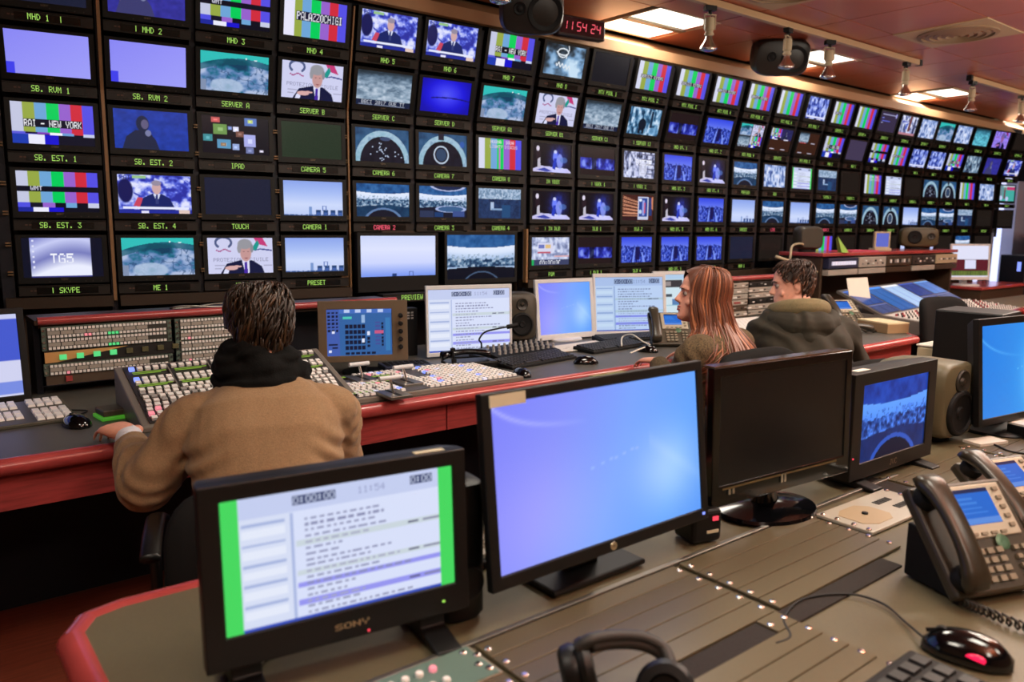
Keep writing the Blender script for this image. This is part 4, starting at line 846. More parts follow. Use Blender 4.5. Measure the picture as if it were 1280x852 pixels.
def desk_phone(loc, rz, label, bm, hm, s=1.0, pic=True, tilt=math.radians(38)):
    """base wedge with tilted face, screen and keys; handset lying in a cradle on the left"""
    t = thing('desk_phone', label, 'phone', loc, rz); W, D = .21*s, .20*s
    R = (tilt, 0, 0); O = Vector((0, -.085*s, .018*s))
    def P(x, u, n=0): q = Matrix.Rotation(tilt, 3, 'X') @ Vector((x, u, n)); return q+O
    b = MB(); b.box((.018*s, .1*s, -.012*s), (W*1.02, .2*s, .024*s)); b.build('face_plate', bm, t, O, R, bevel=.006*s)
    b = MB(); b.prism([(-.06*s, 0), (.055*s, 0), (.055*s, .10*s), (.03*s, .10*s), (-.06*s, .02*s)], -.07*s, .10*s, axis='x'); b.build('stand', BLACKM, t, bevel=.003*s)
    SX = .042*s
    b = MB(); b.box((SX, .142*s, .001*s), (.135*s, .098*s, .006*s)); b.build('screen_surround', mat('phone_silver', (176, 168, 150), .4, metal=.2), t, O, R, bevel=.002*s)
    q = P(SX-.008*s, .150*s, .0046*s); obj('screen', picture('phone', P_phone, .088*s, .066*s), t, q, (tilt-PI/2, 0, 0))
    kb = MB()
    for j in range(4):
        for i in range(3): kb.box((SX-.045*s+.021*s*i, .070*s-.016*s*j, .003*s), (.014*s, .010*s, .008*s))
    for j in range(4):
        for i in range(2): kb.box((SX+.035*s+.018*s*i, .070*s-.016*s*j, .003*s), (.011*s, .008*s, .008*s))
    for j in range(5): kb.box((SX+.052*s, .178*s-.017*s*j, .004*s), (.011*s, .007*s, .008*s))
    for i in range(4): kb.box((SX-.04*s+.022*s*i, .100*s, .004*s), (.013*s, .005*s, .007*s))
    kb.build('keys', mat('phone_key', (126, 116, 98), .45), t, O, R, kind='stuff')
    b = MB(); b.lathe([(.001, .002), (.012*s, .003), (.0145*s, .006*s), (.010*s, .0075*s), (.001, .006*s)], (SX+.012*s, .082*s, 0), n=20); b.build('navigation_ring', mat('phone_ring_green', (72, 104, 80), .35, metal=.3), t, O, R, smooth='auto')
    # handset
    b = MB(); rings = []
    for k in range(15):
        f = k/14; y = (.005+.205*f)*s; e = abs(f-.5)*2
        hh = .020*s+.012*s*(1-e**2); off = .010*s+.022*s*(1-e**2.5); wd = (.021+.009*e**3)*s; th = (.011+.010*e**3)*s
        if k in (0, 14): wd *= .7; th *= .6
        rings.append([(-.066*s+wd*(abs(math.cos(a))**.7)*math.copysign(1, math.cos(a)), y, off+.012*s+th*(abs(math.sin(a))**.7)*math.copysign(1, math.sin(a))) for a in [2*PI*i/16 for i in range(16)]])
    b.rings(rings); b.build('handset', hm, t, O, R, smooth=True)
    for f in (.03, .175):
        b = MB(); b.lathe([(.001, 0), (.022*s, 0), (.024*s, .012*s), (.020*s, .020*s), (.001, .020*s)], (-.066*s, f*s, -.002*s), n=20); b.build('cradle', BLACKM, t, O, R, smooth='auto')
    return t
CHAIRF = mat('black_chair_fabric', (12, 11, 11), .9, spec=.2, bump=.2, bscale=700); CHAIRP = mat('black_chair_plastic', (12, 11, 10), .4)
def office_chair(loc, rz, label, arms=True, back_h=.50, bw=.46, bz=.50, seat=.46, rec=.12):
    """faces +y"""
    t = thing('office_chair', label, 'chair', loc, rz, 'black office chairs')
    b = MB()
    for k in range(5):
        a = 2*PI*k/5+.3; c, s_ = math.cos(a), math.sin(a)
        b.prism([(.03, .10), (.29, .06), (.29, .085), (.03, .14)], -.018, .018, axis='y') if False else b.tube([(c*.03, s_*.03, .11), (c*.29, s_*.29, .075)], [.026, .018], 8)
    b.build('base', CHAIRP, t, smooth=True)
    for k in range(5):
        a = 2*PI*k/5+.3; x, y = math.cos(a)*.29, math.sin(a)*.29
        bb = MB(); bb.cyl((x-.02, y, .03), (x+.02, y, .03), .03, n=14); bb.cyl((x, y, .04), (x, y, .075), .009, n=8); bb.build('castor', BLACK, t)
    b = MB(); b.cyl((0, 0, .09), (0, 0, seat-.06), .026, n=14); b.build('column', STEEL, t)
    def pad(wd, dp, th, ex=.45, n=28, bow=0.): 
        return [[((abs(math.cos(a))**ex)*math.copysign(1, math.cos(a))*wd/2*k, (abs(math.sin(a))**ex)*math.copysign(1, math.sin(a))*dp/2*k, z+bow*(math.cos(a)*k)**2) for a in [2*PI*i/n for i in range(n)]] for z, k in ((-th/2, .86), (-th*.3, .97), (0, 1), (th*.3, .97), (th/2, .84), (th*.55, .45))]
    b = MB(); b.rings(pad(.48, .46, .08)); b.build('seat', CHAIRF, t, (0, 0.02, seat-.03), smooth=True)
    b = MB(); b.rings(pad(bw, back_h, .06, bow=.05)); b.build('backrest', CHAIRF, t, (0, -.235-rec*.2, bz+back_h/2), (PI/2+rec*1.0-2*rec, 0, 0), smooth=True)
    b = MB(); b.tube(smooth_path([(0, -.05, seat-.08), (0, -.24, seat-.06), (0, -.29, seat+.06), (0, -.285-rec*.2, bz+.2)]), .02, 8); b.build('back_support', CHAIRP, t, smooth=True)
    if arms:
        for s in (-1, 1):
            b = MB(); b.tube(smooth_path([(s*.17, 0, seat-.07), (s*.27, 0, seat-.05), (s*.28, 0, seat+.1), (s*.28, .02, seat+.18)]), .014, 8); b.build('arm_post', CHAIRP, t, smooth=True)
            b = MB(); b.tube(smooth_path([(s*.28, -.14, seat+.185), (s*.28, -.05, seat+.205), (s*.28, .08, seat+.205), (s*.275, .15, seat+.18)]), .024, 10, flat=.5, up=Vector((0, 0, 1))); b.build('armrest', CHAIRP, t, smooth=True)
    return t

# ================================================================== front desk
DZ = .74
fd = thing('control_desk', 'long curved control desk with red wooden edge below the monitor wall', 'desk', (1.5, 3.0, 0))
def F_(p): return (p[0]-1.5, p[1]-3.0, p[2])
TOP = [(-1.6, 2.515), (3.30, 2.515), (3.80, 2.19), (4.93, 2.19), (5.16, 2.40), (5.16, 3.62), (-1.6, 3.62)]
b = MB(); b.prism([F_((x, y, 0))[:2] for x, y in TOP], DZ-.028, DZ); b.build('worktop', DESKTOP2, fd)
EDGE = TOP[:5]
for (p, q) in zip(EDGE[:-1], EDGE[1:]):
    b = MB(); b.cyl(F_((p[0], p[1]-.004, DZ-.022)), F_((q[0], q[1]-.004, DZ-.022)), .025, n=14); b.build('edge_trim', REDTRIM, fd, smooth='auto')
def fascia(p, q, z0=.585, z1=.695, n=(0,)):
    d = Vector((q[0]-p[0], q[1]-p[1], 0)); L = d.length; a = math.atan2(d.y, d.x); b = MB(); b.box((0, .012, (z0+z1)/2), (L-.006, .022, z1-z0)); b.build('fascia_panel', REDWOOD, fd, F_(((p[0]+q[0])/2, (p[1]+q[1])/2, 0)), (0, 0, a), bevel=.002)
for x0, x1 in ((-1.6, -.7), (-.7, .512), (.512, 1.69), (1.69, 2.88), (2.88, 3.30)): fascia((x0, 2.53), (x1, 2.53))
fascia((3.30, 2.53), (3.80, 2.205)); fascia((3.80, 2.205), (4.93, 2.205), z0=.40); fascia((4.93, 2.21), (5.15, 2.41), z0=.40)
b = MB(); b.box(F_((5.14, 2.9, .55)), (.022, .9, .30)); b.build('fascia_panel', REDWOOD, fd)
b = MB(); b.box(F_((1.6, 3.2, .36)), (6.2, .02, .7)); b.build('modesty_panel', NAVY, fd)
for x in (-.72, 2.9, 4.7): b = MB(); b.box(F_((x, 2.95, .355)), (.03, .5, .71)); b.build('side_panel', NAVY, fd)

# rack console at the back of the desk
rc = thing('rack_console', 'low rack console with button panels and pink-red top edge', 'console', (1.17, 3.42, DZ))
RCB = mat('rack_body_brown', (66, 50, 36), .5, metal=.2)
b = MB()
for x in (.415, .892, 1.40, 1.90): b.box((x-1.17, .06, .135), (.02, .16, .27))
b.box((0, .12, .135), (1.5, .02, .26)); b.build('body', NAVY, rc)
b = MB(); b.box((0, .03, .279), (1.53, .22, .018)); b.build('top', RCB, rc)
b = MB(); b.cyl((-.755, -.075, .284), (.765, -.075, .284), .016, n=12); b.build('top_edge', REDTRIM, rc, smooth='auto')
b = MB(); b.box((0, -.055, .264), (1.5, .012, .016)); b.build('band', RCB, rc)
TEALP = mat('panel_teal_grey', (88, 104, 92), .5); PANELW = mat('panel_pale_grey', (158, 150, 140), .5); PANELB = mat('panel_brown', (72, 56, 42), .5); PANELK = mat('panel_black', (24, 20, 18), .5)
def button_row(x0, x1, z, lit=()):
    """one 1U row: label strips between two lines of square keys; y = 0 front"""
    g = MB(); n = int((x1-x0)/.0135)
    for i in range(n):
        x = x0+(x1-x0)*(i+.5)/n
        for zz in (z+.014, z-.014):
            m = 0
            for a_, b_, k in lit:
                if a_ <= i/n < b_ and zz < z: m = k
            g.box((x, -.002, zz), (.0095, .006, .0095), m)
    return g
def strip_row(x0, x1, z):
    g = MB(); n = max(1, int((x1-x0)/.041))
    for i in range(n):
        w_ = (x1-x0)/n; g.box((x0+w_*(i+.5), -.001, z), (w_*.92, .004, .014))
    return g
def router(parent, x0, x1, zs, lits, tail=True):
    b = MB(); b.box(((x0+x1)/2, .006, (zs[0]+zs[-1])/2), (x1-x0, .01, abs(zs[0]-zs[-1])+.046)); b.build('panel', TEALP, parent)
    for z, lt in zip(zs, lits):
        b = MB(); b.box(((x0+x1)/2, -.0005, z), (x1-x0-.03, .004, .040)); b.build('row_plate', mat('row_plate_dark', (48, 48, 42), .5), parent)
        button_row(x0+.018, x1-.02, z, lt).build('keys', [WHITEKEY, LITG, LITP], parent, (0, -.003, 0), kind='stuff')
        strip_row(x0+.018, x1-.09 if tail else x1-.02, z).build('label_strips', PANELW, parent, (0, -.002, 0), kind='stuff')
        b = MB()
        for x in (x0+.006, x1-.006): b.cyl((x, -.001, z+.01), (x, -.006, z+.01), .005, n=8); b.cyl((x, -.001, z-.01), (x, -.006, z-.01), .005, n=8)
        b.build('screws', CHROME, parent, kind='stuff')
rm = Vector((1.17, 3.42, DZ))
sub = obj('button_panel', None, rc, (0.660-1.17, 3.345-3.42, 0))
router(sub, -.235, .225, [.238, .194], [[(.28, .34, 2), (.46, .56, 1)], [(.46, .56, 1), (.3, .32, 2)]])
router(sub, -.235, .225, [.098], [[(.12, .14, 2)]])
b = MB(); b.box((0, .002, .146), (.46, .008, .046)); b.build('black_strip', PANELK, sub)
b = MB(); b.add([(-.23, -.0025, .165), (-.23, -.0025, .125), (-.19, -.0025, .126), (.06, -.0025, .168)], [(0, 1, 2, 3)]); b.build('tape', mat('yellow_tape', (196, 146, 86), .6), sub)
for k in range(8):
    x = -.17+.058*k; box_part('square_key', (x, -.004, .144+.001*k), (.024, .008, .02), LITG if k < 4 else mat('unlit_green_key', (84, 80, 50), .5), sub, bevel=.001)
b = MB(); b.box((-.0, .006, .058), (.46, .01, .036)); b.build('lower_plate', PANELB, sub)
b = MB(); b.box((-.155, -.003, .060), (.022, .006, .02)); b.build('red_label', mat('red_label', (150, 50, 50), .6), sub)
sub = obj('button_panel', None, rc, (1.140-1.17, 3.345-3.42, 0))
router(sub, -.24, .24, [.238, .193, .147, .101], [[(.9, 1, 1)], [(.05, .08, 2), (.9, 1, 1)], [(.88, .97, 1)], [(.06, .08, 2), (.9, 1, 1)]], tail=False)
b = MB()
for k in range(4): b.box((1.55+.045*k-1.17, -.063, .245), (.016, .008, .02), k % 2); b.box((1.55+.045*k-1.17, -.063, .233), (.03, .006, .004), 1)
b.build('connectors', [BLACK, LITG], rc, kind='stuff')
t = thing('cable_coil', 'thin coiled grey cable with round plug on the pink console edge', 'cable', (1.06, 3.42, 1.036))
b = MB(); pts = [(.13*math.cos(a)*(1+.1*math.sin(3*a))-.02, .02*math.sin(a), .004+.006*math.sin(2*a)) for a in np.linspace(0, 4*PI, 40)]; b.tube(pts, .004, 6); b.build('loop', STEEL, t, smooth=True)
b = MB(); b.lathe([(.001, 0), (.016, 0), (.018, .01), (.012, .022), (.001, .024)], (.13, -.02, .012), '-y', 16); b.build('plug', CHROME, t, smooth='auto')

# inclined mixer panel in front of the tan-jumper man
mp = thing('mixer_panel', 'sloping mixer panel of white keys in front of the tan jumper', 'control panel', (.955, 2.575, DZ))
SL = math.radians(21); MR = (SL, 0, 0); MW, ML = .75, .385
b = MB(); b.prism([(0, 0), (ML*math.cos(SL), 0), (ML*math.cos(SL), ML*math.sin(SL)+.018), (0, .018)], -MW/2, MW/2, axis='x'); b.build('body', mat('mixer_body_grey', (120, 112, 102), .45, metal=.2), mp, bevel=.004)
O = (0, 0, .018)
b = MB(); b.box((0, ML/2, .002), (MW-.05, ML-.03, .004)); b.build('surface', mat('mixer_surface', (44, 40, 38), .5), mp, O, MR)
mk = MB(); NC = 26
for bay in range(5):
    bx = -MW/2+.03+bay*.138
    for (y, hgt, mm) in ((.345, 0, 0), (.275, 0, 0), (.205, 0, 0)):
        for i in range(5): mk.box((bx+.018+.026*i, y, .008), (.017, .017, .010), 1 if (bay == 0 and i == 0 and y > .25) else 0)
        if y == .275:
            for i in range(5): mk.box((bx+.018+.026*i, y-.022, .008), (.017, .017, .010), 0)
for j in range(7):
    for i in range(NC):
        x = -MW/2+.045+i*.026+.004*math.sin(j); y = .182-.0245*j
        m_ = 0 if (i*7+j*3) % 5 else 3
        if i < 5 and j > 3 and (i+j) % 2: m_ = 2
        mk.box((x, y, .008), (.017, .016, .010), m_)
mk.build('keys', [WHITEKEY, LITB_ if False else LEDB, LITP, GREYKEY], mp, O, MR, kind='stuff')
for y in (.315, .232):
    for bay in range(5):
        bx = -MW/2+.03+bay*.138; box_part('display', (bx+.069, y, .006), (.125, .024, .006), PANELK, mp).location = O; mp.children[-1].rotation_euler = MR
        b = MB(); b.box((bx+.069, y+.004, .0096), (.11, .004, .001)); b.box((bx+.06, y-.005, .0096), (.09, .003, .001)); b.build('readout', LITY, mp, O, MR)
for s in range(1, 5): b = MB(); b.box((-MW/2+.03+s*.138-.004, .275, .008), (.004, .17, .008)); b.build('divider', mat('mixer_body_grey', (120, 112, 102)), mp, O, MR)

# flat switcher with T-bars
sp = thing('switcher_panel', 'flat switcher panel with three silver fader bars beside the tan sleeve', 'control panel', (1.68, 2.75, DZ), math.radians(-1.5))
b = MB(); b.box((0, 0, .010), (.80, .44, .02)); b.build('body', mat('mixer_body_grey', (120, 112, 102)), sp, bevel=.003)
b = MB(); b.box((.0, 0, .0205), (.77, .41, .003)); b.build('surface', mat('switcher_surface', (70, 68, 72), .5), sp)
b = MB()
for i in range(30):
    for j in range(15):
        x = -.37+.0255*i; y = -.19+.0262*j
        if (-.16 < x < -.06 and y < .1) or (.0 < x < .07 and -.02 < y) or (-.30 < x < -.20 and y > .03) or ((i+2*j) % 11 == 0 and x < .1) or (x < -.22 and (j in (4, 9, 14))): continue
        m_ = 2 if (i*5+j*3) % 23 == 0 else 1 if (i*3+j*7) % 31 == 0 else 3 if (i+j*5) % 37 == 0 and x < .15 else 0
        b.box((x, y, .026), (.0185, .018, .010), m_, taper=.88)
b.build('keys', [WHITEKEY, LEDB, LITW, LITP], sp, kind='stuff')
for (px, py) in ((417, 472.6), (472, 476.5), (473, 469.6), (451, 490)):
    p = at(px, py, DZ+.03); q = Matrix.Rotation(math.radians(1.5), 3, 'Z') @ (p-Vector((1.68, 2.75, DZ)))
    box_part('display', (q.x, q.y, .025), (.115, .034, .008), PANELK, sp)
    b = MB()
    for k in range(5): b.box((q.x-.042+.021*k, q.y+.006, .0296), (.015, .007, .001)); b.box((q.x-.042+.021*k, q.y-.007, .0296), (.015, .006, .001))
    b.build('readout', LITY, sp)
for (px, py) in ((453, 474), (508, 478), (492, 493)):
    p = at(px, py, DZ+.025); q = Matrix.Rotation(math.radians(1.5), 3, 'Z') @ (p-Vector((1.68, 2.75, DZ)))
    box_part('fader_base', (q.x, q.y, .026), (.09, .13, .012), STEEL, sp, bevel=.002); box_part('slot', (q.x, q.y, .0325), (.012, .11, .002), RUBBER, sp)
    b = MB(); b.cyl((q.x, q.y, .03), (q.x-.008, q.y+.012, .085), .005, n=8); b.build('fader_stem', CHROME, sp)
    b = MB(); b.cyl((q.x-.052, q.y+.012, .088), (q.x+.036, q.y+.012, .088), .009, n=12); b.build('fader_bar', SILVER, sp, smooth='auto')
b = MB(); b.cyl((.30, .17, .02), (.30, .17, .05), .012, n=10); b.cyl((.30, .17, .05), (.295, .172, .085), .005, n=8); b.lathe([(.001, 0), (.012, .004), (.012, .016), (.001, .02)], (.295, .172, .082)); b.build('joystick', BLACK, sp, smooth='auto')

# screens on the front desk
lcd('touch_screen', 'brown-framed touch screen with blue key grid beside the dark-haired man', 'screen', (1.571, 2.989, DZ), math.radians(-23), .379, .262, (.035, .068, .036, .026), ('pad', P_pad), tilt=.09, z0=.068, depth=.05, fm=mat('touch_frame_brown', (92, 74, 54), .45), stand='arm', sm=BLACK)
tt = bpy.data.objects['touch_screen']
for k in range(5):
    b = MB(); b.lathe([(.001, 0), (.011, 0), (.010, .008), (.001, .009)], (.157, -.001, .068+.06+.034*k), '-y', 14); b.build('knob', BLACK, tt)
lcd('computer_monitor', 'silver-topped monitor with running order behind the gooseneck microphone', 'monitor', (2.255, 3.16, DZ), math.radians(-14), .46, .35, (.012, .012, .02, .02), ('doc_a', lambda: P_doc(180, 130, False, 3)), tilt=.05, z0=.008, depth=.05, fm=SILVER, stand='plate', sm=BLACK)
lcd('computer_monitor', 'silver-framed square monitor with plain lilac desktop', 'monitor', (3.032, 3.29, DZ), math.radians(-5), .415, .345, (.022, .022, .022, .03), ('win_sq', lambda: P_win(80, 64)), tilt=.12, z0=.01, depth=.05, fm=SILVER, stand='plate')
lcd('computer_monitor', 'silver-topped monitor with pale running order left of the woman', 'monitor', (3.47, 3.20, DZ), math.radians(-24), .47, .365, (.014, .02, .022, .02), ('doc_b', lambda: P_doc(160, 110, False, 8)*np.array((.86, .93, .97))), tilt=.16, z0=.012, depth=.05, fm=SILVER, stand='plate')
lcd('computer_monitor', 'silver-framed monitor with web page partly behind the woman', 'monitor', (3.98, 3.22, DZ), math.radians(-18), .43, .365, (.022, .022, .022, .03), ('web', P_web), tilt=.12, z0=.01, depth=.05, fm=SILVER, stand='plate')
lcd('computer_monitor', 'black monitor cut by the left picture edge on the front desk', 'monitor', (.125, 3.20, DZ), math.radians(4), .48, .335, (.02, .022, .02, .025), ('leftpc', P_leftpc), tilt=.1, z0=.015, depth=.05, fm=BLACK, stand='plate')
studio_speaker((2.725, 3.33, DZ), math.radians(-22), 'dark grey studio speaker between the two running-order monitors', .182, .265, .18)

keyboard((.24, 3.02, DZ), math.radians(1), 'dark keyboard with large white keys at the left picture edge', .42, .30, mat('keyboard_olive', (70, 66, 54), .5), WHITEKEY, cols=15, rows=6, name='control_keyboard')
mouse((.435, 2.80, DZ), math.radians(12), 'black mouse left of the tan sleeve', cable=[(.44, 2.92, DZ), (.50, 2.99, DZ), (.44, 3.06, DZ), (.40, 3.2, DZ)], s=1.1)
t = thing('small_box', 'small dark box with lit green rim beside the hand', 'box', (.565, 2.86, DZ), .1)
b = MB(); b.box((0, 0, .006), (.12, .10, .012)); b.build('rim', mat('green_rim', (40, 110, 30), .4, emit=(90, 190, 50), estr=.35), t, bevel=.003)
b = MB(); b.box((0, .005, .022), (.105, .09, .022)); b.build('cover', mat('box_cover_brown', (70, 60, 46), .5), t, bevel=.004)
keyboard((2.41, 2.845, DZ), math.radians(7), 'black keyboard nearest the desk edge left of the papers', .46, .15)
keyboard((3.02, 2.93, DZ), math.radians(4), 'black keyboard in front of the lilac monitor', .44, .15)
keyboard((3.33, 3.10, DZ), math.radians(-14), 'black keyboard behind the desk phone under the pale running order', .40, .14)
t = thing('knob_panel', 'small black panel of grey knobs below the grey speaker', 'control panel', (2.47, 3.03, DZ), math.radians(4))
b = MB(); b.prism([(-.085, 0), (.085, 0), (.085, .05), (-.085, .02)], -.21, .21, axis='x'); b.build('body', BLACKM, t, bevel=.003)
b = MB()
for i in range(11):
    for j in range(3): b.cyl((-.185+.037*i, -.05+.045*j, .02+.03*(.035+.045*j)/.17+.005), (-.185+.037*i, -.052+.045*j, .045+.03*(.035+.045*j)/.17), .008, .006, n=8)
b.build('knobs', GREYKEY, t, kind='stuff')
for (x, y, rz, l, sc_) in ((2.98, 3.085, .05, 'white sheet of paper lying behind the keyboards', 1.), (2.78, 3.04, -.1, 'white sheet partly under the other paper by the lilac monitor', .8)):
    b = MB(); b.box((0, 0, .002), (.38*sc_, .16, .003)); o = b.build('paper_sheet', PAPER, None, (x, y, DZ+(.001 if sc_ == 1 else .0045)), (0, 0, rz)); tag(o, l, 'paper')
    b = MB()
    for k in range(5): b.box((-.08+.04*k, .02-.014*(k % 3), .0039), (.03, .006, .0004))
    b.build('printed_lines', GREYKEY, o)
mouse((2.14, 2.612, DZ), math.radians(-10), 'small black mouse right of the switcher panel')
mouse((2.585, 2.672, DZ), math.radians(60), 'black mouse in front of the keyboards on the bare desk', s=1.05)
mouse((3.10, 2.74, DZ), math.radians(20), 'black mouse under the desk phone by the woman', s=1.0)
mouse((3.86, 2.60, DZ), math.radians(-70), 'black mouse between the woman and the man in olive coat', s=1.1, cable=[(3.95, 2.63, DZ), (4.0, 2.72, DZ), (3.9, 2.85, DZ)])
# white cable
t = thing('cable', 'white cable curling over the keyboards by the desk phone', 'cable', (3.1, 2.95, DZ))
b = MB(); b.tube(smooth_path([at(777, 432, .79)-t.location, at(778, 421, .80)-t.location, at(790, 418, .82)-t.location, at(804, 427, .79)-t.location, at(812, 431, .77)-t.location, at(800, 436, .765)-t.location, at(788, 441, .76)-t.location]), .004, 6); b.build('loop', PAPER, t, smooth=True)
# intercom handset and gooseneck microphone
t = thing('intercom_phone', 'black intercom handset lying on its base behind the switcher panel', 'phone', (2.06, 2.93, DZ), math.radians(-15))
b = MB(); b.box((.02, .0, .016), (.24, .12, .032)); b.build('base', BLACK, t, bevel=.006)
b = MB(); rg = []
for k in range(13):
    f = k/12; e = abs(f-.5)*2; rg.append([(-.115+.23*f, .022*(1+.3*e)*math.cos(a), .058+.016*(1-e*e)+(.014+.008*e**3)*math.sin(a)) for a in [2*PI*i/14 for i in range(14)]])
b.rings(rg); b.build('handset', GLOSS, t, smooth=True)
t = thing('gooseneck_microphone', 'thin black gooseneck microphone bent towards the grey speaker', 'microphone', (2.24, 3.05, DZ))
b = MB(); b.box((0, 0, .015), (.09, .09, .03)); b.build('base', BLACK, t, bevel=.004)
L0 = Vector((2.24, 3.05, DZ)); pp = [Vector((0, 0, .03)), Vector((0, 0, .08))]+[aty(u, v, yy)-L0 for u, v, yy in ((599, 424, 3.04), (606, 415, 3.03), (620, 411, 3.0), (636, 408, 2.97))]
b = MB(); b.tube(smooth_path(pp), .0045, 8); b.build('gooseneck', BLACK, t, smooth=True)
b = MB(); d_ = (pp[-1]-pp[-2]).normalized(); b.cyl(pp[-1]-d_*.01, pp[-1]+d_*.045, .011, n=12); b.build('capsule', BLACKM, t, smooth='auto')
t = thing('coiled_lead', 'black leads lying behind the intercom handset', 'cable', (2.2, 2.95, DZ))
b = MB(); b.tube(smooth_path([(-.05, .08, .005), (.05, .1, .005), (.12, .03, .012), (.06, -.09, .012), (-.02, -.14, .022), (-.05, -.2, .03)]), .006, 6); b.build('lead', RUBBER, t, smooth=True)
t = thing('trackpad', 'blue-grey flat keypad on the desk below the touch screen', 'keypad', (1.83, 3.08, DZ), -.25)
b = MB(); b.box((0, 0, .01), (.23, .13, .02)); b.build('body', mat('keypad_blue_grey', (50, 58, 84), .5), t, bevel=.004)
b = MB()
for i in range(8):
    for j in range(4): b.box((-.09+.026*i, -.04+.027*j, .021), (.018, .018, .004))
b.build('keys', BLACKM, t, kind='stuff')
t = thing('button_box', 'black box of white buttons behind the touch screen', 'control panel', (1.98, 3.38, DZ+.0), -.1)
b = MB(); b.box((0, 0, .12), (.16, .06, .24)); b.build('body', BLACKM, t, bevel=.003)
b = MB()
for i in range(6):
    for j in range(3): b.box((-.05+.02*i, -.031, .19+.014*j), (.012, .004, .008))
b.build('buttons', GREYKEY, t, kind='stuff')
PH = mat('phone_dark_olive', (66, 58, 44), .4); PHH = mat('handset_dark_olive', (52, 46, 36), .32)
desk_phone((3.36, 2.84, DZ), math.radians(-36), 'desk phone with blue screen beside the woman in tweed', PH, PHH, s=1.08, tilt=math.radians(48))

# ------------------------------------------------------------------ right of the woman: rack, keypad, audio console
t = thing('rack_console', 'rack of white equipment panels between the woman and olive-coat man', 'console', (4.86, 3.45, DZ), .0)
b = MB(); b.box((.1, .08, .14), (1.1, .2, .28)); b.build('body', RCB, t)
b = MB(); b.cyl((-.46, -.03, .285), (.66, -.03, .285), .018, n=12); b.build('top_edge', REDTRIM, t, smooth='auto')
b = MB(); b.box((.1, .06, .275), (1.12, .2, .02)); b.build('top', RCB, t)
for k in range(6):
    z = .235-.042*k; box_part('panel', (-.17, -.028, z), (.50, .012, .036), PANELW if k != 4 else PANELB, t, bevel=.002); box_part('panel', (.36, -.028, z), (.52, .012, .036), PANELW if k not in (0, 3) else PANELK, t, bevel=.002)
    b = MB()
    for i in range(22):
        if (i*5+k*3) % 4: b.box((-.40+.046*i, -.036, z+.004*((i+k) % 3-1)), (.02+.012*((i*k) % 3), .006, .008), (i+k) % 3)
    b.build('keys', [WHITEKEY, DARKKEY, GREYKEY], t, kind='stuff')
    if k == 3: box_part('red_key', (-.05, -.037, z), (.07, .006, .012), mat('red_label', (150, 50, 50)), t)
keyboard((4.30, 2.93, DZ), math.radians(-4), 'wide white key panel between the woman and the man in olive coat', .86, .62, PANELW, WHITEKEY, cols=22, rows=14, name='key_panel')

ac = thing('audio_console', 'large audio mixing console with blue screens and rows of faders', 'console', (6.34, 2.72, .0), math.radians(6.8))
b = MB(); b.prism([(-.42, .70), (.05, .66), (.42, .66), (.42, .80), (.02, .795), (-.42, .755)], -.95, .95, axis='x'); b.build('body', mat('console_body_grey', (110, 104, 98), .5), ac)
b = MB(); b.box((-.85, .2, .34), (.08, .4, .66)); b.box((.85, .2, .34), (.08, .4, .66)); b.box((0, .36, .34), (1.7, .04, .66)); b.build('pedestal', NAVY, ac)
b = MB(); b.box((0, -.43, .745), (1.9, .05, .03)); b.build('arm_rest', REDTRIM, ac, bevel=.01)
b = MB()
SLF = math.atan2(.04, .44)
for i in range(56):
    x = -.89+.032*i
    for j in range(9):
        y = -.385+.042*j; z = .759+.04*(j*.042+.035)/.44
        m_ = 1 if (i*3+j*5) % 7 < 3 else 0 if (i+j) % 4 else 2
        if j < 3: b.box((x, y, z+.006), (.010, .022, .012), 1 if (i+j) % 2 else 0)
        else: b.cyl((x, y, z), (x, y, z+.016), .008, .006, n=6, m=m_)
b.build('faders', [WHITEKEY, DARKKEY, mat('fader_red', (150, 44, 52), .5)], ac, kind='stuff')
b = MB(); b.box((0, -.2, .776), (1.86, .42, .006), rx=SLF); b.build('fader_surface', mat('fader_surface', (176, 172, 168), .5), ac)
SCB = [(28, 62, 130), (36, 88, 158), (160, 186, 235), (30, 52, 120), (70, 110, 180)]
def P_meter(c):
    a = canvas(c, 40, 34); H, W = a.shape[:2]
    for i in range(12): rect(a, .04+.08*i, .12, .06+.08*i, .95, tuple(min(255, q*1.25+10) for q in c))
    rect(a, 0, 0, 1, .08, tuple(min(255, q*1.5+20) for q in c)); return a
SR = math.radians(25)
b = MB(); b.box((0, .17, -.012), (1.88, .37, .022)); b.build('screen_bridge', mat('bridge_grey', (96, 90, 84), .45, metal=.3), ac, (0, .03, .80), (SR, 0, 0), bevel=.003)
for k in range(5):
    x = -.744+.372*k
    for (yy, hh, c) in (((.165, .33, SCB[k]),) if k in (1, 2) else ((.225, .2, SCB[k]), (.06, .11, (58, 66, 110)))):
        q = Matrix.Rotation(SR, 3, 'X') @ Vector((x, yy, .002)); obj('screen', picture('meter%d_%d' % (k, int(yy*1000)), (lambda c=c: P_meter(c)), .345, hh), ac, (q.x, q.y+.03, q.z+.80), (SR-PI/2, 0, 0))
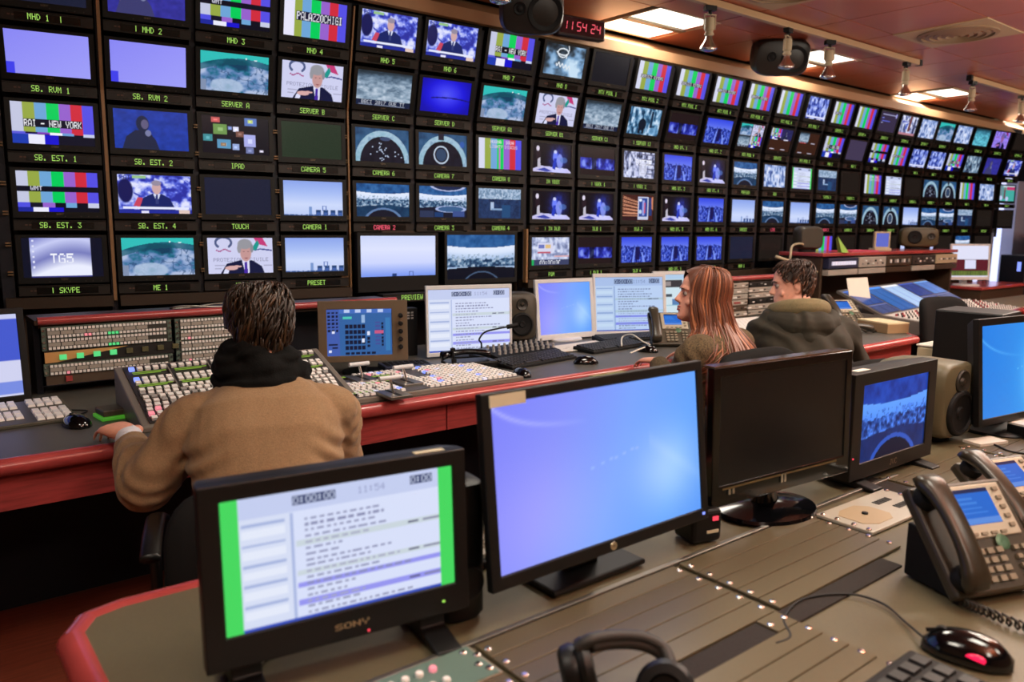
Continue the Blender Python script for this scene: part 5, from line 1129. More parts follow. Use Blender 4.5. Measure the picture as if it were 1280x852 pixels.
# upper red-topped equipment shelf
us = thing('equipment_shelf', 'red-topped equipment shelf standing behind the audio console', 'shelf', (7.09, 3.44, 0), 0)
b = MB(); b.box((0, .12, .02+1.16), (2.5, .40, .03)); b.build('top', REDTRIM, us, bevel=.006)
b = MB(); b.box((-1.21, .12, .58), (.03, .34, 1.16)); b.box((1.2, .12, .58), (.03, .34, 1.16)); b.box((0, .26, .6), (2.4, .02, 1.12)); b.build('carcass', RCB, us)
xs = [-.96, -.48, 0, .48, .96]; mm = [mat('unit_dark_blue', (30, 34, 62), .5), PANELW, RCB, mat('unit_dark', (46, 38, 34), .5), BEIGE]
for k, (x, m_) in enumerate(zip(xs, mm)):
    box_part('rack_unit', (x, .0, 1.11), (.46, .2, .085), m_, us, bevel=.003)
    box_part('rack_unit', (x, .0, 1.035), (.46, .2, .045), PANELW if k in (0, 1, 3) else RCB, us, bevel=.003)
    b = MB()
    for i in range(9): b.box((x-.17+.042*i, -.104, 1.11+(.012 if i % 2 else -.012)*(k % 2)), (.02 if k else .034, .008, .03 if k in (0, 2) else .014), (i+k) % 3 if k else 3)
    b.build('controls', [DARKKEY, GREYKEY, WHITEKEY, LITW], us, kind='stuff')
studio_speaker((5.98, 3.62, 1.196), math.radians(150), 'small grey speaker seen from behind on the red shelf', .22, .19, .13)
studio_speaker((7.93, 3.56, 1.196), math.radians(-55), 'olive studio speaker lying on its side on the red shelf', .34, .19, .2, mat('speaker_olive', (78, 66, 40), .45), flat=True)
t = thing('small_screen', 'small beige display standing on the red shelf', 'screen', (6.99, 3.46, 1.196), math.radians(-30))
b = MB(); bezel(b, .15, .15, .014, .014, .014, .014, .05, z0=.02); b.build('housing', BEIGE, t, bevel=.003); screen('mini', lambda: P_flat((98, 108, 200)), .122, .122, t, (0, .0035, .095)); box_part('foot', (0, .03, .011), (.16, .1, .022), BEIGE, t, bevel=.004)
b = MB(); b.add([(-.02, -.06, 0), (.02, .06, 0), (0, .07, .11), (-.05, -.04, .13), (.05, -.05, 0), (.06, .05, 0)], [(0, 1, 2, 3), (3, 2, 5, 4), (0, 4, 5, 1), (0, 3, 4), (1, 5, 2)]); o = b.build('folded_card', mat('lime_card', (140, 180, 70), .6), None, (6.16, 3.40, 1.196), (0, 0, -.5)); tag(o, 'folded lime green card standing on the red shelf', 'card')
b = MB(); b.box((0, 0, .004), (.5, .2, .008)); o = b.build('paper_folder', mat('pink_folder', (200, 70, 92), .6), None, (6.58, 3.50, 1.196), (0, 0, .05)); tag(o, 'flat pink folder lying on the red shelf', 'folder')
t = thing('cable', 'pale cable arching over the left end of the red shelf', 'cable', (5.45, 3.5, 1.0))
b = MB(); b.tube(smooth_path([(.12, .0, .03), (.10, -.03, .16), (.17, 0, .25), (.35, .03, .265), (.5, .1, .23)]), .009, 6); b.tube(smooth_path([(-.05, 0, .17), (.12, -.05, .12), (.3, -.08, .05), (.42, -.08, .04)]), .012, 6); b.build('loop', BEIGE, t, smooth=True)
# papers hung on the left screens, phone, box
for (u0, v0, u1, v1, l) in ((1041, 341, 1063, 369, 'white paper hanging over the left screens of the audio console'),):
    p = aty(1051, 356, 2.86); b = MB(); b.box((0, 0, 0), (.25, .003, .17), rx=-.25); o = b.build('paper_sheet', PAPER, None, (5.52, 2.88, .955), (0, 0, -.1)); tag(o, l, 'paper')
desk_phone((5.03, 2.74, DZ), math.radians(-25), 'grey desk phone beside the olive-coat sleeve', PH, PHH, s=1.2)
t = thing('card_box', 'long beige box with ruled lid beside the grey desk phone', 'box', (5.0, 2.43, DZ), math.radians(-20))
b = MB(); b.box((0, 0, .03), (.17, .26, .06)); b.build('body', mat('card_box_brown', (150, 122, 88), .6), t, bevel=.003)
b = MB(); b.box((0, 0, .064), (.17, .26, .008)); b.build('lid', mat('card_box_cream', (222, 206, 164), .6), t)
b = MB()
for k in range(4): b.box((.0, -.09+.06*k, .0685), (.14, .008, .001))
b.build('ruled_lines', GREYKEY, t)
t = thing('telephone_handset', 'loose grey handset and looped lead on the desk corner', 'handset', (4.72, 2.47, DZ), -.5)
b = MB(); rg = []
for k in range(13):
    f = k/12; e = abs(f-.5)*2; rg.append([(-.12+.24*f, .024*(1+.2*e)*math.cos(a), .03+.02*(1-e*e)+(.016+.008*e**3)*math.sin(a)) for a in [2*PI*i/14 for i in range(14)]])
b.rings(rg); b.build('grip', PHH, t, smooth=True)
b = MB(); b.tube([(-.12+.012*k, .05+.03*math.sin(k*.5)+.008*math.cos(k*2.2), .01+.006*math.sin(k*2.2)) for k in range(34)], .006, 6); b.build('lead', GREYSPK, t, smooth=True)

# far right: wing desk, monitor, speaker, curtain
wd = thing('wing_desk', 'grey side desk with red edge at the far right', 'desk', (8.5, 2.7, 0))
WP = [(7.75, 2.97), (7.30, 2.30), (7.6, 1.9), (10.2, 1.9), (10.2, 2.97)]
b = MB(); b.prism([(x-8.5, y-2.7) for x, y in WP], DZ-.03, DZ); b.build('worktop', DESKTOP, wd)
for p, q in zip(WP[:3], WP[1:3]): b = MB(); b.cyl((p[0]-8.5, p[1]-2.7, DZ-.025), (q[0]-8.5, q[1]-2.7, DZ-.025), .03, n=12); b.build('edge_trim', REDTRIM, wd, smooth='auto')
b = MB(); b.box((.3, -.3, .355), (.04, .5, .71)); b.box((1.5, -.3, .355), (.04, .5, .71)); b.build('leg', NAVY, wd)
t = thing('riser_case', 'red-topped case under the far silver monitor', 'case', (8.95, 3.34, 0))
b = MB(); b.box((0, 0, .40), (1.1, .4, .8)); b.build('body', RCB, t); b = MB(); b.box((0, 0, .815), (1.14, .44, .03)); b.build('lid', REDTRIM, t, bevel=.006)
lcd('computer_monitor', 'silver monitor with white and maroon screen at the far right', 'monitor', (8.52, 3.30, .83), math.radians(-30), .44, .36, (.018, .018, .018, .03), ('daw', P_daw), tilt=.08, z0=.06, depth=.05, fm=SILVER, stand='plate')
t = thing('tower_speaker', 'tall black cabinet right of the far silver monitor', 'cabinet', (9.75, 3.22, 0), math.radians(-30))
b = MB(); b.box((0, 0, .56), (.34, .36, 1.12)); b.build('body', mat('cabinet_black_blue', (18, 22, 32), .5), t, bevel=.01); box_part('red_light', (-.1, -.183, .80), (.06, .006, .03), LEDR, t); box_part('status_lights', (-.17, -.1, 1.0), (.006, .05, .1), LEDB, t)
t = thing('stage_curtain', 'dark curtain hanging beside the bright doorway', 'curtain', (10.75, 3.45, 0))
b = MB(); n = 60; vs = []
for z in (.3, .9, 1.35, 1.5):
    for k in range(n): f = k/(n-1); vs.append((-.25+1.5*f+(.1 if z < 1 else 0)*(1-f)*.6-(.12 if z > 1.45 else 0)*0+(.12*(1-f) if z > 1.4 else 0), .05*math.sin(f*30)*(.6+.4*z), z))
b.add(vs, [(j*n+k, j*n+k+1, (j+1)*n+k+1, (j+1)*n+k) for j in range(3) for k in range(n-1)]); b.build('cloth', CURT, t, smooth=True)
b = MB(); b.cyl((-.2, 0, 1.52), (1.3, 0, 1.52), .015); b.cyl((-.15, 0, 0), (-.15, 0, 1.52), .015); b.cyl((1.25, 0, 0), (1.25, 0, 1.52), .015); b.build('rail', STEEL, t)
office_chair((5.30, 2.44, 0), math.radians(-12), 'empty black chair in front of the audio console', arms=True, back_h=.42, bz=.55, bw=.46)

# ================================================================== near desk
nd = thing('near_desk', 'near desk with grey-brown top, metal rack strips and red edge', 'desk', (2.2, .8, 0))
def N_(x, y, z=0): return (x-2.2, y-.8, z)
NT = [(.185, -.5), (.185, 1.36), (.215, 1.415), (.27, 1.43), (4.6, 1.36), (4.6, -.5)]
b = MB(); b.prism([N_(x, y)[:2] for x, y in NT], DZ-.03, DZ-.004); b.build('worktop', DESKTOP, nd)
for p, q in zip(NT[:4], NT[1:5]):
    b = MB(); b.cyl(N_(p[0]-.002, p[1], DZ-.024), N_(q[0], q[1], DZ-.024), .026, n=14); b.build('edge_trim', REDTRIM, nd, smooth='auto')
for p in NT[1:4]: b = MB(); b.lathe([(.001, -.026), (.018, -.019), (.026, 0), (.018, .019), (.001, .026)], N_(p[0]-.002, p[1], DZ-.024), n=14); b.build('edge_corner', REDTRIM, nd, smooth=True)
b = MB(); b.box(N_(.24, .5, .355), (.03, 1.6, .71)); b.build('side_panel', NAVY, nd)
b = MB(); b.box(N_(2.4, 1.0, .36), (4.3, .02, .70)); b.build('modesty_panel', NAVY, nd)
b = MB(); b.box(N_(3.9, .5, .355), (.03, 1.6, .71)); b.build('side_panel', NAVY, nd)
SCREW = MB(); SCREW.lathe([(.001, .0042), (.004, .0040), (.0062, .002), (.0066, 0), (.001, -.001)], n=10); SCREW = SCREW.mesh('screw', CHROME)
BRUSH = mat('brush_slot', (34, 27, 22), .95, noise=.5, nscale=500, bump=.8, bscale=600)
U = .0452
def strip(x0, x1, y1, kind='panel', n=1, tilt=0.):
    """one rack strip, far edge at y1"""
    xm, d = (x0+x1)/2, U*n-.0022
    b = MB(); b.box((0, 0, 0), (x1-x0-.003, d, .006)); o = b.build('rack_strip', RACKP if kind == 'panel' else BRUSH if kind == 'slot' else kind, nd, N_(xm, y1-U*n/2, DZ+.0005), bevel=.0008, seg=1)
    for k in range(n):
        for sx in (-1, 1):
            obj('screw', SCREW, o, (sx*((x1-x0)/2-.010), d/2-U*(k+.5), .0028))
    return o
b = MB(); b.box(N_(1.13, .941, DZ), (1.9, .012, .010)); b.build('rack_rail', STEEL, nd, bevel=.002)
for (x0, x1, ytop, rows) in ((.672, 1.152, .932, ['p', 'p', 'p', 'p', 'p', 'h', 'p', 'p', 'p', 'p', 'p']), (1.166, 1.612, .932, ['p', 'p', 'p', 'p', 'p', 'h'])):
    y = ytop
    for r in rows:
        if r == 'p': strip(x0, x1, y)
        else:
            xa, xb = (x0+.19, x1-.06) if x0 < 1 else (x0-.03+.0, x1-.09)
            if x0 < 1:
                strip(x0, xa, y); o = strip(xb, x1, y)
            b = MB(); b.box((0, 0, -.002), (xb-xa-.002, U-.003, .006)); b.build('cable_slot', BRUSH, nd, N_((xa+xb)/2, y-U/2, DZ-.0005))
        y -= U
y = .932
for r in range(9):
    if r > 1: strip(.19, .662, y)
    y -= U
for k in range(6): strip(2.02, 2.50, .962-U*k)
for k in range(5): strip(2.515, 2.995, .962-U*k)
for k in range(5): strip(3.01, 3.49, .962-U*k)
b = MB(); b.box((0, 0, -.002), (.085, .20, .006)); b.build('cable_slot', BRUSH, nd, N_(1.972, .875, DZ-.0005))

# small teal key panel at the bottom left
t = thing('key_panel', 'small teal key panel with round white keys at the bottom edge', 'control panel', (.426, .932-U, DZ+.0005))
b = MB(); b.box((0, 0, .001), (.47, U*2-.002, .010)); b.build('plate', mat('plate_pale', (150, 142, 126), .5, metal=.2), t, bevel=.001)
b = MB(); b.box((.135, 0, .0065), (.19, U*1.9, .002)); b.build('teal_field', mat('teal_field', (92, 116, 106), .5), t)
kb = MB()
for i in range(16):
    for yy in (.018, -.018):
        if not (6 < i < 8): kb.lathe([(.0062, 0), (.0062, .006), (.005, .008), (.001, .008)], (-.20+.0235*i, yy, .006), n=10, m=1 if (i == 15 and yy > 0) else 0)
kb.build('keys', [WHITEKEY, LITP], t, kind='stuff')
for x, y in ((.215, .03), (.222, -.028), (.228, .012), (.215, -.01)): obj('screw', SCREW, t, (x, y, .007))

# monitors on the near desk
t = lcd('computer_monitor', 'black monitor lettered SONY with running order between green bars', 'monitor', (.492, .998, DZ), math.radians(-8), .402, .262, (.028, .023, .024, .046), ('doc_sony', lambda: P_doc(240, 130, True, 2)), tilt=.065, z0=.045, depth=.075, fm=mat('sony_housing', (12, 11, 12), .42, spec=.4), stand='feet', back=.95)
q = Matrix.Rotation(-.065, 3, 'X') @ Vector((.005, -.0008, .023)); text_mb('SONY', .0013, gap=0., asp=1.75).build('badge', mat('badge_gold', (170, 150, 116), .4, metal=.3), t, (q.x, q.y, q.z+.045), (-.065, 0, 0))
R = Matrix.Rotation(-.065, 3, 'X')
def on_screen(t, name, x, y, z, d, m, tilt, z0, **k):
    q = Matrix.Rotation(-tilt, 3, 'X') @ Vector((x, y, z)); b = MB(); b.box((0, 0, 0), d); return b.build(name, m, t, (q.x, q.y, q.z+z0), (-tilt, 0, 0), **k)
on_screen(t, 'sticker', .145, .016, .2625, (.05, .014, .001), LABELW, .065, .045)
on_screen(t, 'power_light', .155, -.001, .022, (.004, .002, .003), LEDG, .065, .045)
on_screen(t, 'tally_light', .03, -.001, .007, (.003, .002, .003), LEDR, .065, .045)
b = MB(); b.cyl((0, 0, 0), (0, 0, .03), .008, n=10); 
t = lcd('computer_monitor', 'widest black monitor with plain blue-lilac desktop in the middle foreground', 'monitor', (1.0, .948, DZ), math.radians(0), .556, .326, (.020, .018, .019, .023), ('win_hp', P_win), tilt=.112, z0=.066, depth=.045, fm=mat('wide_monitor_black', (11, 10, 10), .45, spec=.4), stand='column', back=.9)
on_screen(t, 'sticker', -.225, -.0008, .312, (.075, .0014, .020), LABELW, .112, .066); on_screen(t, 'label_strip', .02, .012, .3266, (.085, .012, .001), mat('olive_label', (120, 122, 70), .6), .112, .066)
q = Matrix.Rotation(-.112, 3, 'X') @ Vector((.0, -.001, .0115)); b = MB(); b.lathe([(.001, -.0012), (.0075, -.0012), (.008, 0), (.001, .0)], axis='y', n=20); b.build('round_badge', mat('badge_silver', (190, 176, 140), .3, metal=.6), t, (q.x, q.y, q.z+.066), (-.112, 0, 0))
text_mb('HP', .0008, o=(0, -.0024, 0)).build('badge_letters', BLACK, t, (q.x, q.y, q.z+.066), (-.112, 0, 0))
on_screen(t, 'power_light', .262, -.001, .014, (.006, .002, .005), LEDB, .112, .066)

t = thing('computer_monitor', 'switched-off glossy black monitor on a round shiny foot', 'monitor', (1.568, .957, DZ), math.radians(-5)); T_ = .035
b = MB(); bezel(b, .484, .302, .022, .022, .020, .045, .055, back=.86); b.build('housing', GLOSS, t, (0, 0, .064), (-T_, 0, 0), bevel=.004, seg=3)
on_screen(t, 'dark_panel', 0, .0035, .045+.1185, (.439, .002, .236), mat('switched_off_panel', (12, 12, 15), .3), T_, .064)
on_screen(t, 'silver_line', -.01, -.0012, .038, (.40, .002, .0035), mat('olive_silver_line', (116, 100, 66), .3, metal=.6), T_, .064)
b = MB()
for x in (-.19, -.178, -.015, -.004): b.box((x, 0, 0), (.007, .003, .012 if x < -.1 else .02))
q = Matrix.Rotation(-T_, 3, 'X') @ Vector((0, -.002, .030)); b.build('silver_marks', CHROME, t, (q.x, q.y, q.z+.064), (-T_, 0, 0), kind='stuff')
on_screen(t, 'top_edge', 0, .022, .303, (.47, .034, .004), mat('smoked_top_edge', (84, 66, 48), .15, metal=.3), T_, .064, bevel=.0015)
b = MB(); b.lathe([(.001, 0), (.128, 0), (.134, .004), (.130, .011), (.09, .018), (.05, .024), (.001, .026)], (0.0, .05, 0), n=40, sy=.78); b.build('foot', GLOSS, t, smooth='auto')
b = MB(); b.rings([[(.034*k*math.cos(a), .055+.022*k*math.sin(a), z) for a in [2*PI*i/18 for i in range(18)]] for z, k in ((.02, 1.25), (.04, 1.), (.1, .9), (.16, .9))]); b.build('neck', GLOSS, t, smooth='auto')

t = lcd('video_monitor', 'deep black monitor lettered JVC showing a city skyline', 'monitor', (2.068, .948, DZ), math.radians(-1.5), .430, .276, (.046, .044, .032, .040), ('pano_jvc', lambda: np.clip(P_pano(0)*np.array((.42, .68, 1.12)), 0, 255)), tilt=.012, z0=.022, depth=.12, fm=mat('video_monitor_black', (16, 13, 11), .45, spec=.4), stand='feet', logo=('JVC', .0022, mat('badge_grey', (150, 128, 104))), back=.88)
on_screen(t, 'sticker', -.14, .03, .2768, (.06, .02, .001), PAPER, .012, .022)
on_screen(t, 'power_light', -.205, -.001, .06, (.004, .002, .004), LEDR, .012, .022)
studio_speaker((2.56, .985, DZ), math.radians(-6), 'large grey studio speaker between the city monitor and blue monitor', .20, .235, .235, mat('speaker_grey_olive', (92, 84, 62), .45), foot=.015)
lcd('computer_monitor', 'black monitor with bright blue desktop at the right picture edge', 'monitor', (2.86, .90, DZ), math.radians(-8), .535, .335, (.022, .022, .022, .022), ('win_blue', lambda: P_win(120, 68, 1)), tilt=.10, z0=.052, depth=.05, fm=mat('wide_monitor_black', (26, 25, 24)), stand='plate', back=.9)
t = thing('computer_tower', 'black computer tower standing behind the right blue monitor', 'computer', (3.07, 1.15, DZ), math.radians(4))
b = MB(); b.box((0, 0, .185), (.20, .22, .37)); b.build('case', mat('tower_black', (9, 9, 11), .45, spec=.4), t, bevel=.006); box_part('front_light', (-.02, -.112, .32), (.008, .004, .006), LEDB, t); box_part('drive_slot', (-.03, -.112, .35), (.05, .003, .004), GREYSPK, t); box_part('sticker', (-.070, -.112, .26), (.045, .003, .035), LABELW, t)
t = thing('white_case', 'white plastic case behind the right studio speaker', 'case', (3.33, 1.30, DZ), 0); b = MB(); b.box((-.24, .0, .11), (.13, .07, .22)); b.build('body', BEIGE, t, bevel=.008); b = MB(); b.box((-.24, 0, .223), (.134, .074, .008)); b.build('lid', PAPER, t, bevel=.003)

# small black speaker behind the wide monitor, left
t = thing('desk_speaker', 'slim black desk speaker behind the wide monitor', 'loudspeaker', (.715, 1.05, DZ), math.radians(-6))
b = MB(); b.rings([[((abs(math.cos(a))**.6)*math.copysign(1, math.cos(a))*.042*k, (abs(math.sin(a))**.6)*math.copysign(1, math.sin(a))*.05*k, z) for a in [2*PI*i/24 for i in range(24)]] for z, k in ((0, .86), (.01, 1.0), (.20, 1.0), (.235, .9), (.24, .7))]); b.build('cabinet', BLACK, t, smooth='auto')
b = MB(); b.lathe([(.001, -.004), (.02, -.002), (.028, -.006), (.031, .004), (.001, .006)], (0, -.049, .07), 'y', 20); b.build('driver', BLACKM, t, smooth='auto')
p = at(597, 688, DZ); keyboard((p.x, p.y, DZ), math.radians(-10), 'small dark keypad with pale keys behind the SONY monitor', .12, .16, None, mat('pale_key', (170, 160, 146), .5), cols=4, rows=5, name='keypad')
t = thing('webcam_box', 'small black box with red light beside the wide monitor', 'box', (1.31, 1.0, DZ), math.radians(-14)); b = MB(); b.box((0, 0, .035), (.075, .07, .07)); b.build('body', BLACK, t, bevel=.008)
box_part('red_light', (.018, -.036, .052), (.014, .003, .009), LEDR, t); box_part('sticker', (.012, -.036, .024), (.03, .002, .006), LABELW, t)

# white plate with pale field
t = thing('switch_plate', 'white metal plate with small vents left of the desk phone', 'plate', (1.775, .838, DZ+.0005), math.radians(-1.5))
b = MB(); b.box((0, 0, .002), (.30, .135, .008)); b.build('plate', mat('plate_cream', (168, 164, 150), .45), t, bevel=.002)
b = MB(); b.prism([(-.12, .03), (-.09, .045), (-.03, .045), (-.005, .02), (-.005, -.03), (-.03, -.05), (-.09, -.05), (-.12, -.03)], .006, .0072); b.build('pale_field', mat('plate_field', (166, 148, 116), .5), t)
b = MB(); b.lathe([(.001, .0), (.007, .0), (.007, .004), (.001, .005)], (-.06, 0, .007), n=14); b.build('knob', BLACKM, t)
b = MB()
for j in range(2):
    for i in range(6): b.box((.03+.011*i+.02*j, .022-.04*j, .0065), (.006, .018, .002))
b.build('vents', RUBBER, t, kind='stuff')
for x in (-.142, .142):
    for y in (-.055, -.02, .02, .055): obj('screw', SCREW, t, (x, y, .006))

# telephones, mouse, headphones
PHN = mat('near_phone_body', (54, 47, 34), .42); PHNH = mat('near_phone_handset', (46, 40, 29), .32)
desk_phone((1.535, .565, DZ), math.radians(-21), 'large desk phone with blue screen at the right foreground', PHN, PHNH, s=1.04, tilt=math.radians(50))
desk_phone((1.90, .61, DZ), math.radians(-18), 'second desk phone cut by the right picture edge', PHN, PHNH, s=1.0)
t = thing('coiled_lead', 'coiled dark phone lead lying below the desk phone', 'phone lead', (1.5, .5, DZ))
base = smooth_path([at(1186, 735, DZ+.02), at(1205, 752, DZ+.008), at(1235, 765, DZ+.008), at(1285, 785, DZ+.008), at(1330, 800, DZ+.008)], 30); pts = []
for i, p in enumerate(base):
    a = i*1.05; pts.append(Vector((p.x+.004*math.cos(a), p.y+.008*math.cos(a), p.z+.008*math.sin(a)))-t.location)
b = MB(); b.tube(pts, .0026, 6); b.build('coil', mat('cord_dark_olive', (48, 42, 32), .5), t, smooth=True)
RED_GLOW = mat('red_optical_glow', (120, 6, 20), .25, emit=(255, 30, 80), estr=1.3)
m0, m1 = at(1150, 797, DZ), at(1246, 824, DZ); mid = (m0+m1)/2; dv = m0-m1
mouse((mid.x-.012, mid.y-.018, DZ), math.atan2(-dv.x, dv.y), 'black mouse with red glowing window in the right foreground', glow=RED_GLOW, s=1.12, cable=[at(1130, 778, DZ), at(1105, 757, DZ), at(1070, 745, DZ), at(1030, 745, DZ), at(998, 753, DZ), at(980, 775, DZ), at(988, 797, DZ), at(970, 806, DZ)])
t = thing('keypad', 'flat black keypad at the bottom picture edge below the mouse', 'keypad', (1.095, .40, DZ)); b = MB(); b.box((0, 0, .008), (.19, .19, .016)); b.build('body', BLACKM, t, bevel=.004)
b = MB()
for i in range(5):
    for j in range(5): b.box((-.068+.034*i, -.068+.034*j, .018), (.026, .026, .006), 0, taper=.85)
b.build('keys', mat('keypad_key', (17, 15, 13), .5), t, kind='stuff')

hp = thing('headphones', 'black headphones lying on the rack strips at the bottom edge', 'headphones', (.86, .76, DZ))
H0 = Vector((.86, .76, DZ))
pts = [at(722, 812, DZ+.075), at(738, 800, DZ+.088), at(768, 795, DZ+.085), at(802, 797, DZ+.075), at(826, 808, DZ+.062), at(836, 825, DZ+.050), at(838, 842, DZ+.040)]
pth = [p-H0 for p in smooth_path(pts, 8)]
b = MB(); b.tube(pth, [.010]*len(pth), 12, flat=1.0); b.build('headband', mat('headband_black', (30, 26, 22), .55), hp, smooth=True)
b = MB(); b.tube([p+Vector((0, 0, -.008)) for p in pth[8:-8]], .011, 10); b.build('headband_pad', mat('headband_pad', (40, 34, 28), .8), hp, smooth=True)
def cup(c, ax, name):
    ax = Vector(ax).normalized(); b = MB(); b.lathe([(.001, -.024), (.026, -.024), (.034, -.018), (.037, -.006), (.034, .002), (.038, .004), (.041, .012), (.036, .022), (.024, .024), (.020, .016), (.001, .014)], n=28); o = b.build(name, BLACK, hp, Vector(c)-H0, smooth='auto'); o.rotation_euler = ax.to_track_quat('Z', 'Y').to_euler(); return o
c1 = at(722, 835, DZ+.042); cup(c1, (.8, -.6, .25), 'ear_cup'); c2 = at(832, 862, DZ+.036); cup(c2, (-.5, -.4, .3), 'ear_cup')
t = thing('cable', 'thin dark cable lying on the rack strips right of the headphones', 'cable', (1.0, .7, DZ)); 
b = MB(); b.tube([p+Vector((0, 0, .004))-t.location for p in smooth_path([at(700, 690, DZ), at(722, 684, DZ), at(730, 696, DZ), at(736, 706, DZ)])], .0018, 6); b.build('lead', RUBBER, t, smooth=True); t['label'] = 'thin cable on the desk below the wide blue monitor'
t = thing('cable', 'thin brown cable across the far rack strips by the speaker', 'cable', (2.5, .9, DZ)); b = MB(); b.tube([p+Vector((0, 0, .006))-t.location for p in smooth_path([at(1215, 556, DZ), at(1240, 557, DZ), at(1262, 566, DZ), at(1300, 572, DZ)])], .003, 6); b.build('lead', RUBBER, t, smooth=True)
p = at(1214, 549, DZ); b = MB(); b.box((0, 0, .004), (.12, .06, .008)); o = b.build('white_card', PAPER, None, (2.62, .925, DZ+.004), (0, 0, -.3)); tag(o, 'white card lying in front of the large studio speaker', 'card')
p = at(1283, 548, DZ); t = thing('connector_box', 'white-topped black box at the right picture edge', 'box', (p.x+.03, p.y-.01, DZ+.004), -.2); b = MB(); b.box((0, 0, .018), (.11, .11, .036)); b.build('body', BLACK, t, bevel=.003); b = MB(); b.box((0, .01, .04), (.11, .09, .008)); b.build('lid', PAPER, t, bevel=.002)
# green and white pencils at the foot of the left monitor
for k, (c, l) in enumerate((((60, 150, 70), 'green marker lying under the SONY monitor'), ((205, 200, 185), 'white marker lying under the SONY monitor'))):
    p = at(300+14*k, 846, DZ); b = MB(); b.cyl((-.05, 0, .007), (.05, 0, .007), .006, n=10); o = b.build('marker_pen', mat('pen_%d' % k, c, .4), None, (p.x, p.y-.004+.016*k, DZ-.0035), (0, 0, .6), smooth='auto'); tag(o, l, 'pen')
    b = MB(); b.cyl((.05, 0, .007), (.066, 0, .007), .0045, .002, n=10); b.build('tip', BLACK, o)

# ================================================================== people
def hash3(i, j, k, s): 
    n = (i*374761393+j*668265263+k*2147483647+s*974711) & 0xffffffff; n = ((n ^ (n >> 13))*1274126177) & 0xffffffff
    return ((n ^ (n >> 16)) & 0xffff)/65535.
def noise3(P, f, s=0):
    p = P*f; i = np.floor(p).astype(np.int64); t = p-i; t = t*t*(3-2*t); r = 0
    for a in (0, 1):
        for b in (0, 1):
            for c in (0, 1):
                w_ = (t[:, 0] if a else 1-t[:, 0])*(t[:, 1] if b else 1-t[:, 1])*(t[:, 2] if c else 1-t[:, 2]); r = r+w_*hash3(i[:, 0]+a, i[:, 1]+b, i[:, 2]+c, s)
    return r
def fuse(mb, name, mats, voxel, smooth=4, disp=None):
    """one continuous skin over all the overlapping pieces of mb"""
    me = mb.mesh(name+'_pieces', mats[0]); o = bpy.data.objects.new('fuse', me); COL.objects.link(o)
    r = o.modifiers.new('r', 'REMESH'); r.mode = 'VOXEL'; r.voxel_size = voxel; r.use_smooth_shade = True
    if smooth: s = o.modifiers.new('s', 'SMOOTH'); s.iterations = smooth; s.factor = .5
    dg = bpy.context.evaluated_depsgraph_get(); out = bpy.data.meshes.new_from_object(o.evaluated_get(dg)); out.name = name
    bpy.data.objects.remove(o); bpy.data.meshes.remove(me)
    out.materials.clear()
    for m in mats: out.materials.append(m)
    if disp is not None:
        n = len(out.vertices); co = np.empty(n*3); out.vertices.foreach_get('co', co); co = co.reshape(-1, 3)
        nn = np.empty(n*3); out.vertices.foreach_get('normal', nn); nn = nn.reshape(-1, 3)
        co = co+nn*disp(co)[:, None]; out.vertices.foreach_set('co', co.ravel()); out.update()
    out.polygons.foreach_set('use_smooth', [True]*len(out.polygons)); return out
def ell_ring(c, X, Y, rx, ry, n=24, e=.85):
    return [c+X*(rx*(abs(math.cos(a))**e)*math.copysign(1, math.cos(a)))+Y*(ry*(abs(math.sin(a))**e)*math.copysign(1, math.sin(a))) for a in [2*PI*i/n for i in range(n)]]
def spine_loft(mb, sp, grow=0., n=28, twist=None):
    """sp: (x, y, z, half width, half depth)"""
    P = [Vector(s[:3]) for s in sp]; R = []
    for i, p in enumerate(P):
        d = (P[min(i+1, len(P)-1)]-P[max(i-1, 0)]).normalized(); X = Vector((1, 0, 0)); Y = d.cross(X).normalized(); X = Y.cross(d)
        R.append(ell_ring(p, X, Y, sp[i][3]+grow, sp[i][4]+grow, n))
    mb.rings(R)
def limb(mb, pts, rad, grow=0., n=16, sub=6):
    P = smooth_path(pts, sub); k = len(pts)-1; r = []
    for i in range(len(P)):
        f = i/sub; a = min(int(f), k-1); t = f-a; t = t*t*(3-2*t); r.append(rad[a]*(1-t)+rad[a+1]*t+grow)
    mb.tube(P, r, n)
# head shape: z above eye level, front y, back y, half width
HEAD = [(-.122, .070, .022, .016), (-.113, .086, .000, .030), (-.098, .090, -.020, .041), (-.080, .088, -.042, .049), (-.06, .087, -.062, .055), (-.035, .086, -.078, .061), (0, .083, -.094, .068), (.03, .089, -.101, .072), (.06, .084, -.101, .074), (.085, .070, -.092, .069), (.105, .044, -.070, .054), (.116, .016, -.044, .034), (.120, -.004, -.022, .012)]
HZ = np.array([h[0] for h in HEAD]); HF = np.array([h[1] for h in HEAD]); HB = np.array([h[2] for h in HEAD]); HW = np.array([h[3] for h in HEAD])
def head_pt(th, z, off=0.):
    z = max(-.122, min(.120, z)); f, b_, w_ = np.interp(z, HZ, HF), np.interp(z, HZ, HB), np.interp(z, HZ, HW)
    cy, hy = (f+b_)/2, (f-b_)/2; c, s_ = math.cos(th), math.sin(th)
    p = Vector((w_*math.copysign(abs(s_)**.9, s_), cy+hy*math.copysign(abs(c)**.9, c), z)); n = Vector((s_/max(.02, w_)*.05, c/max(.02, hy)*.05, z*8)).normalized()
    return p+n*off
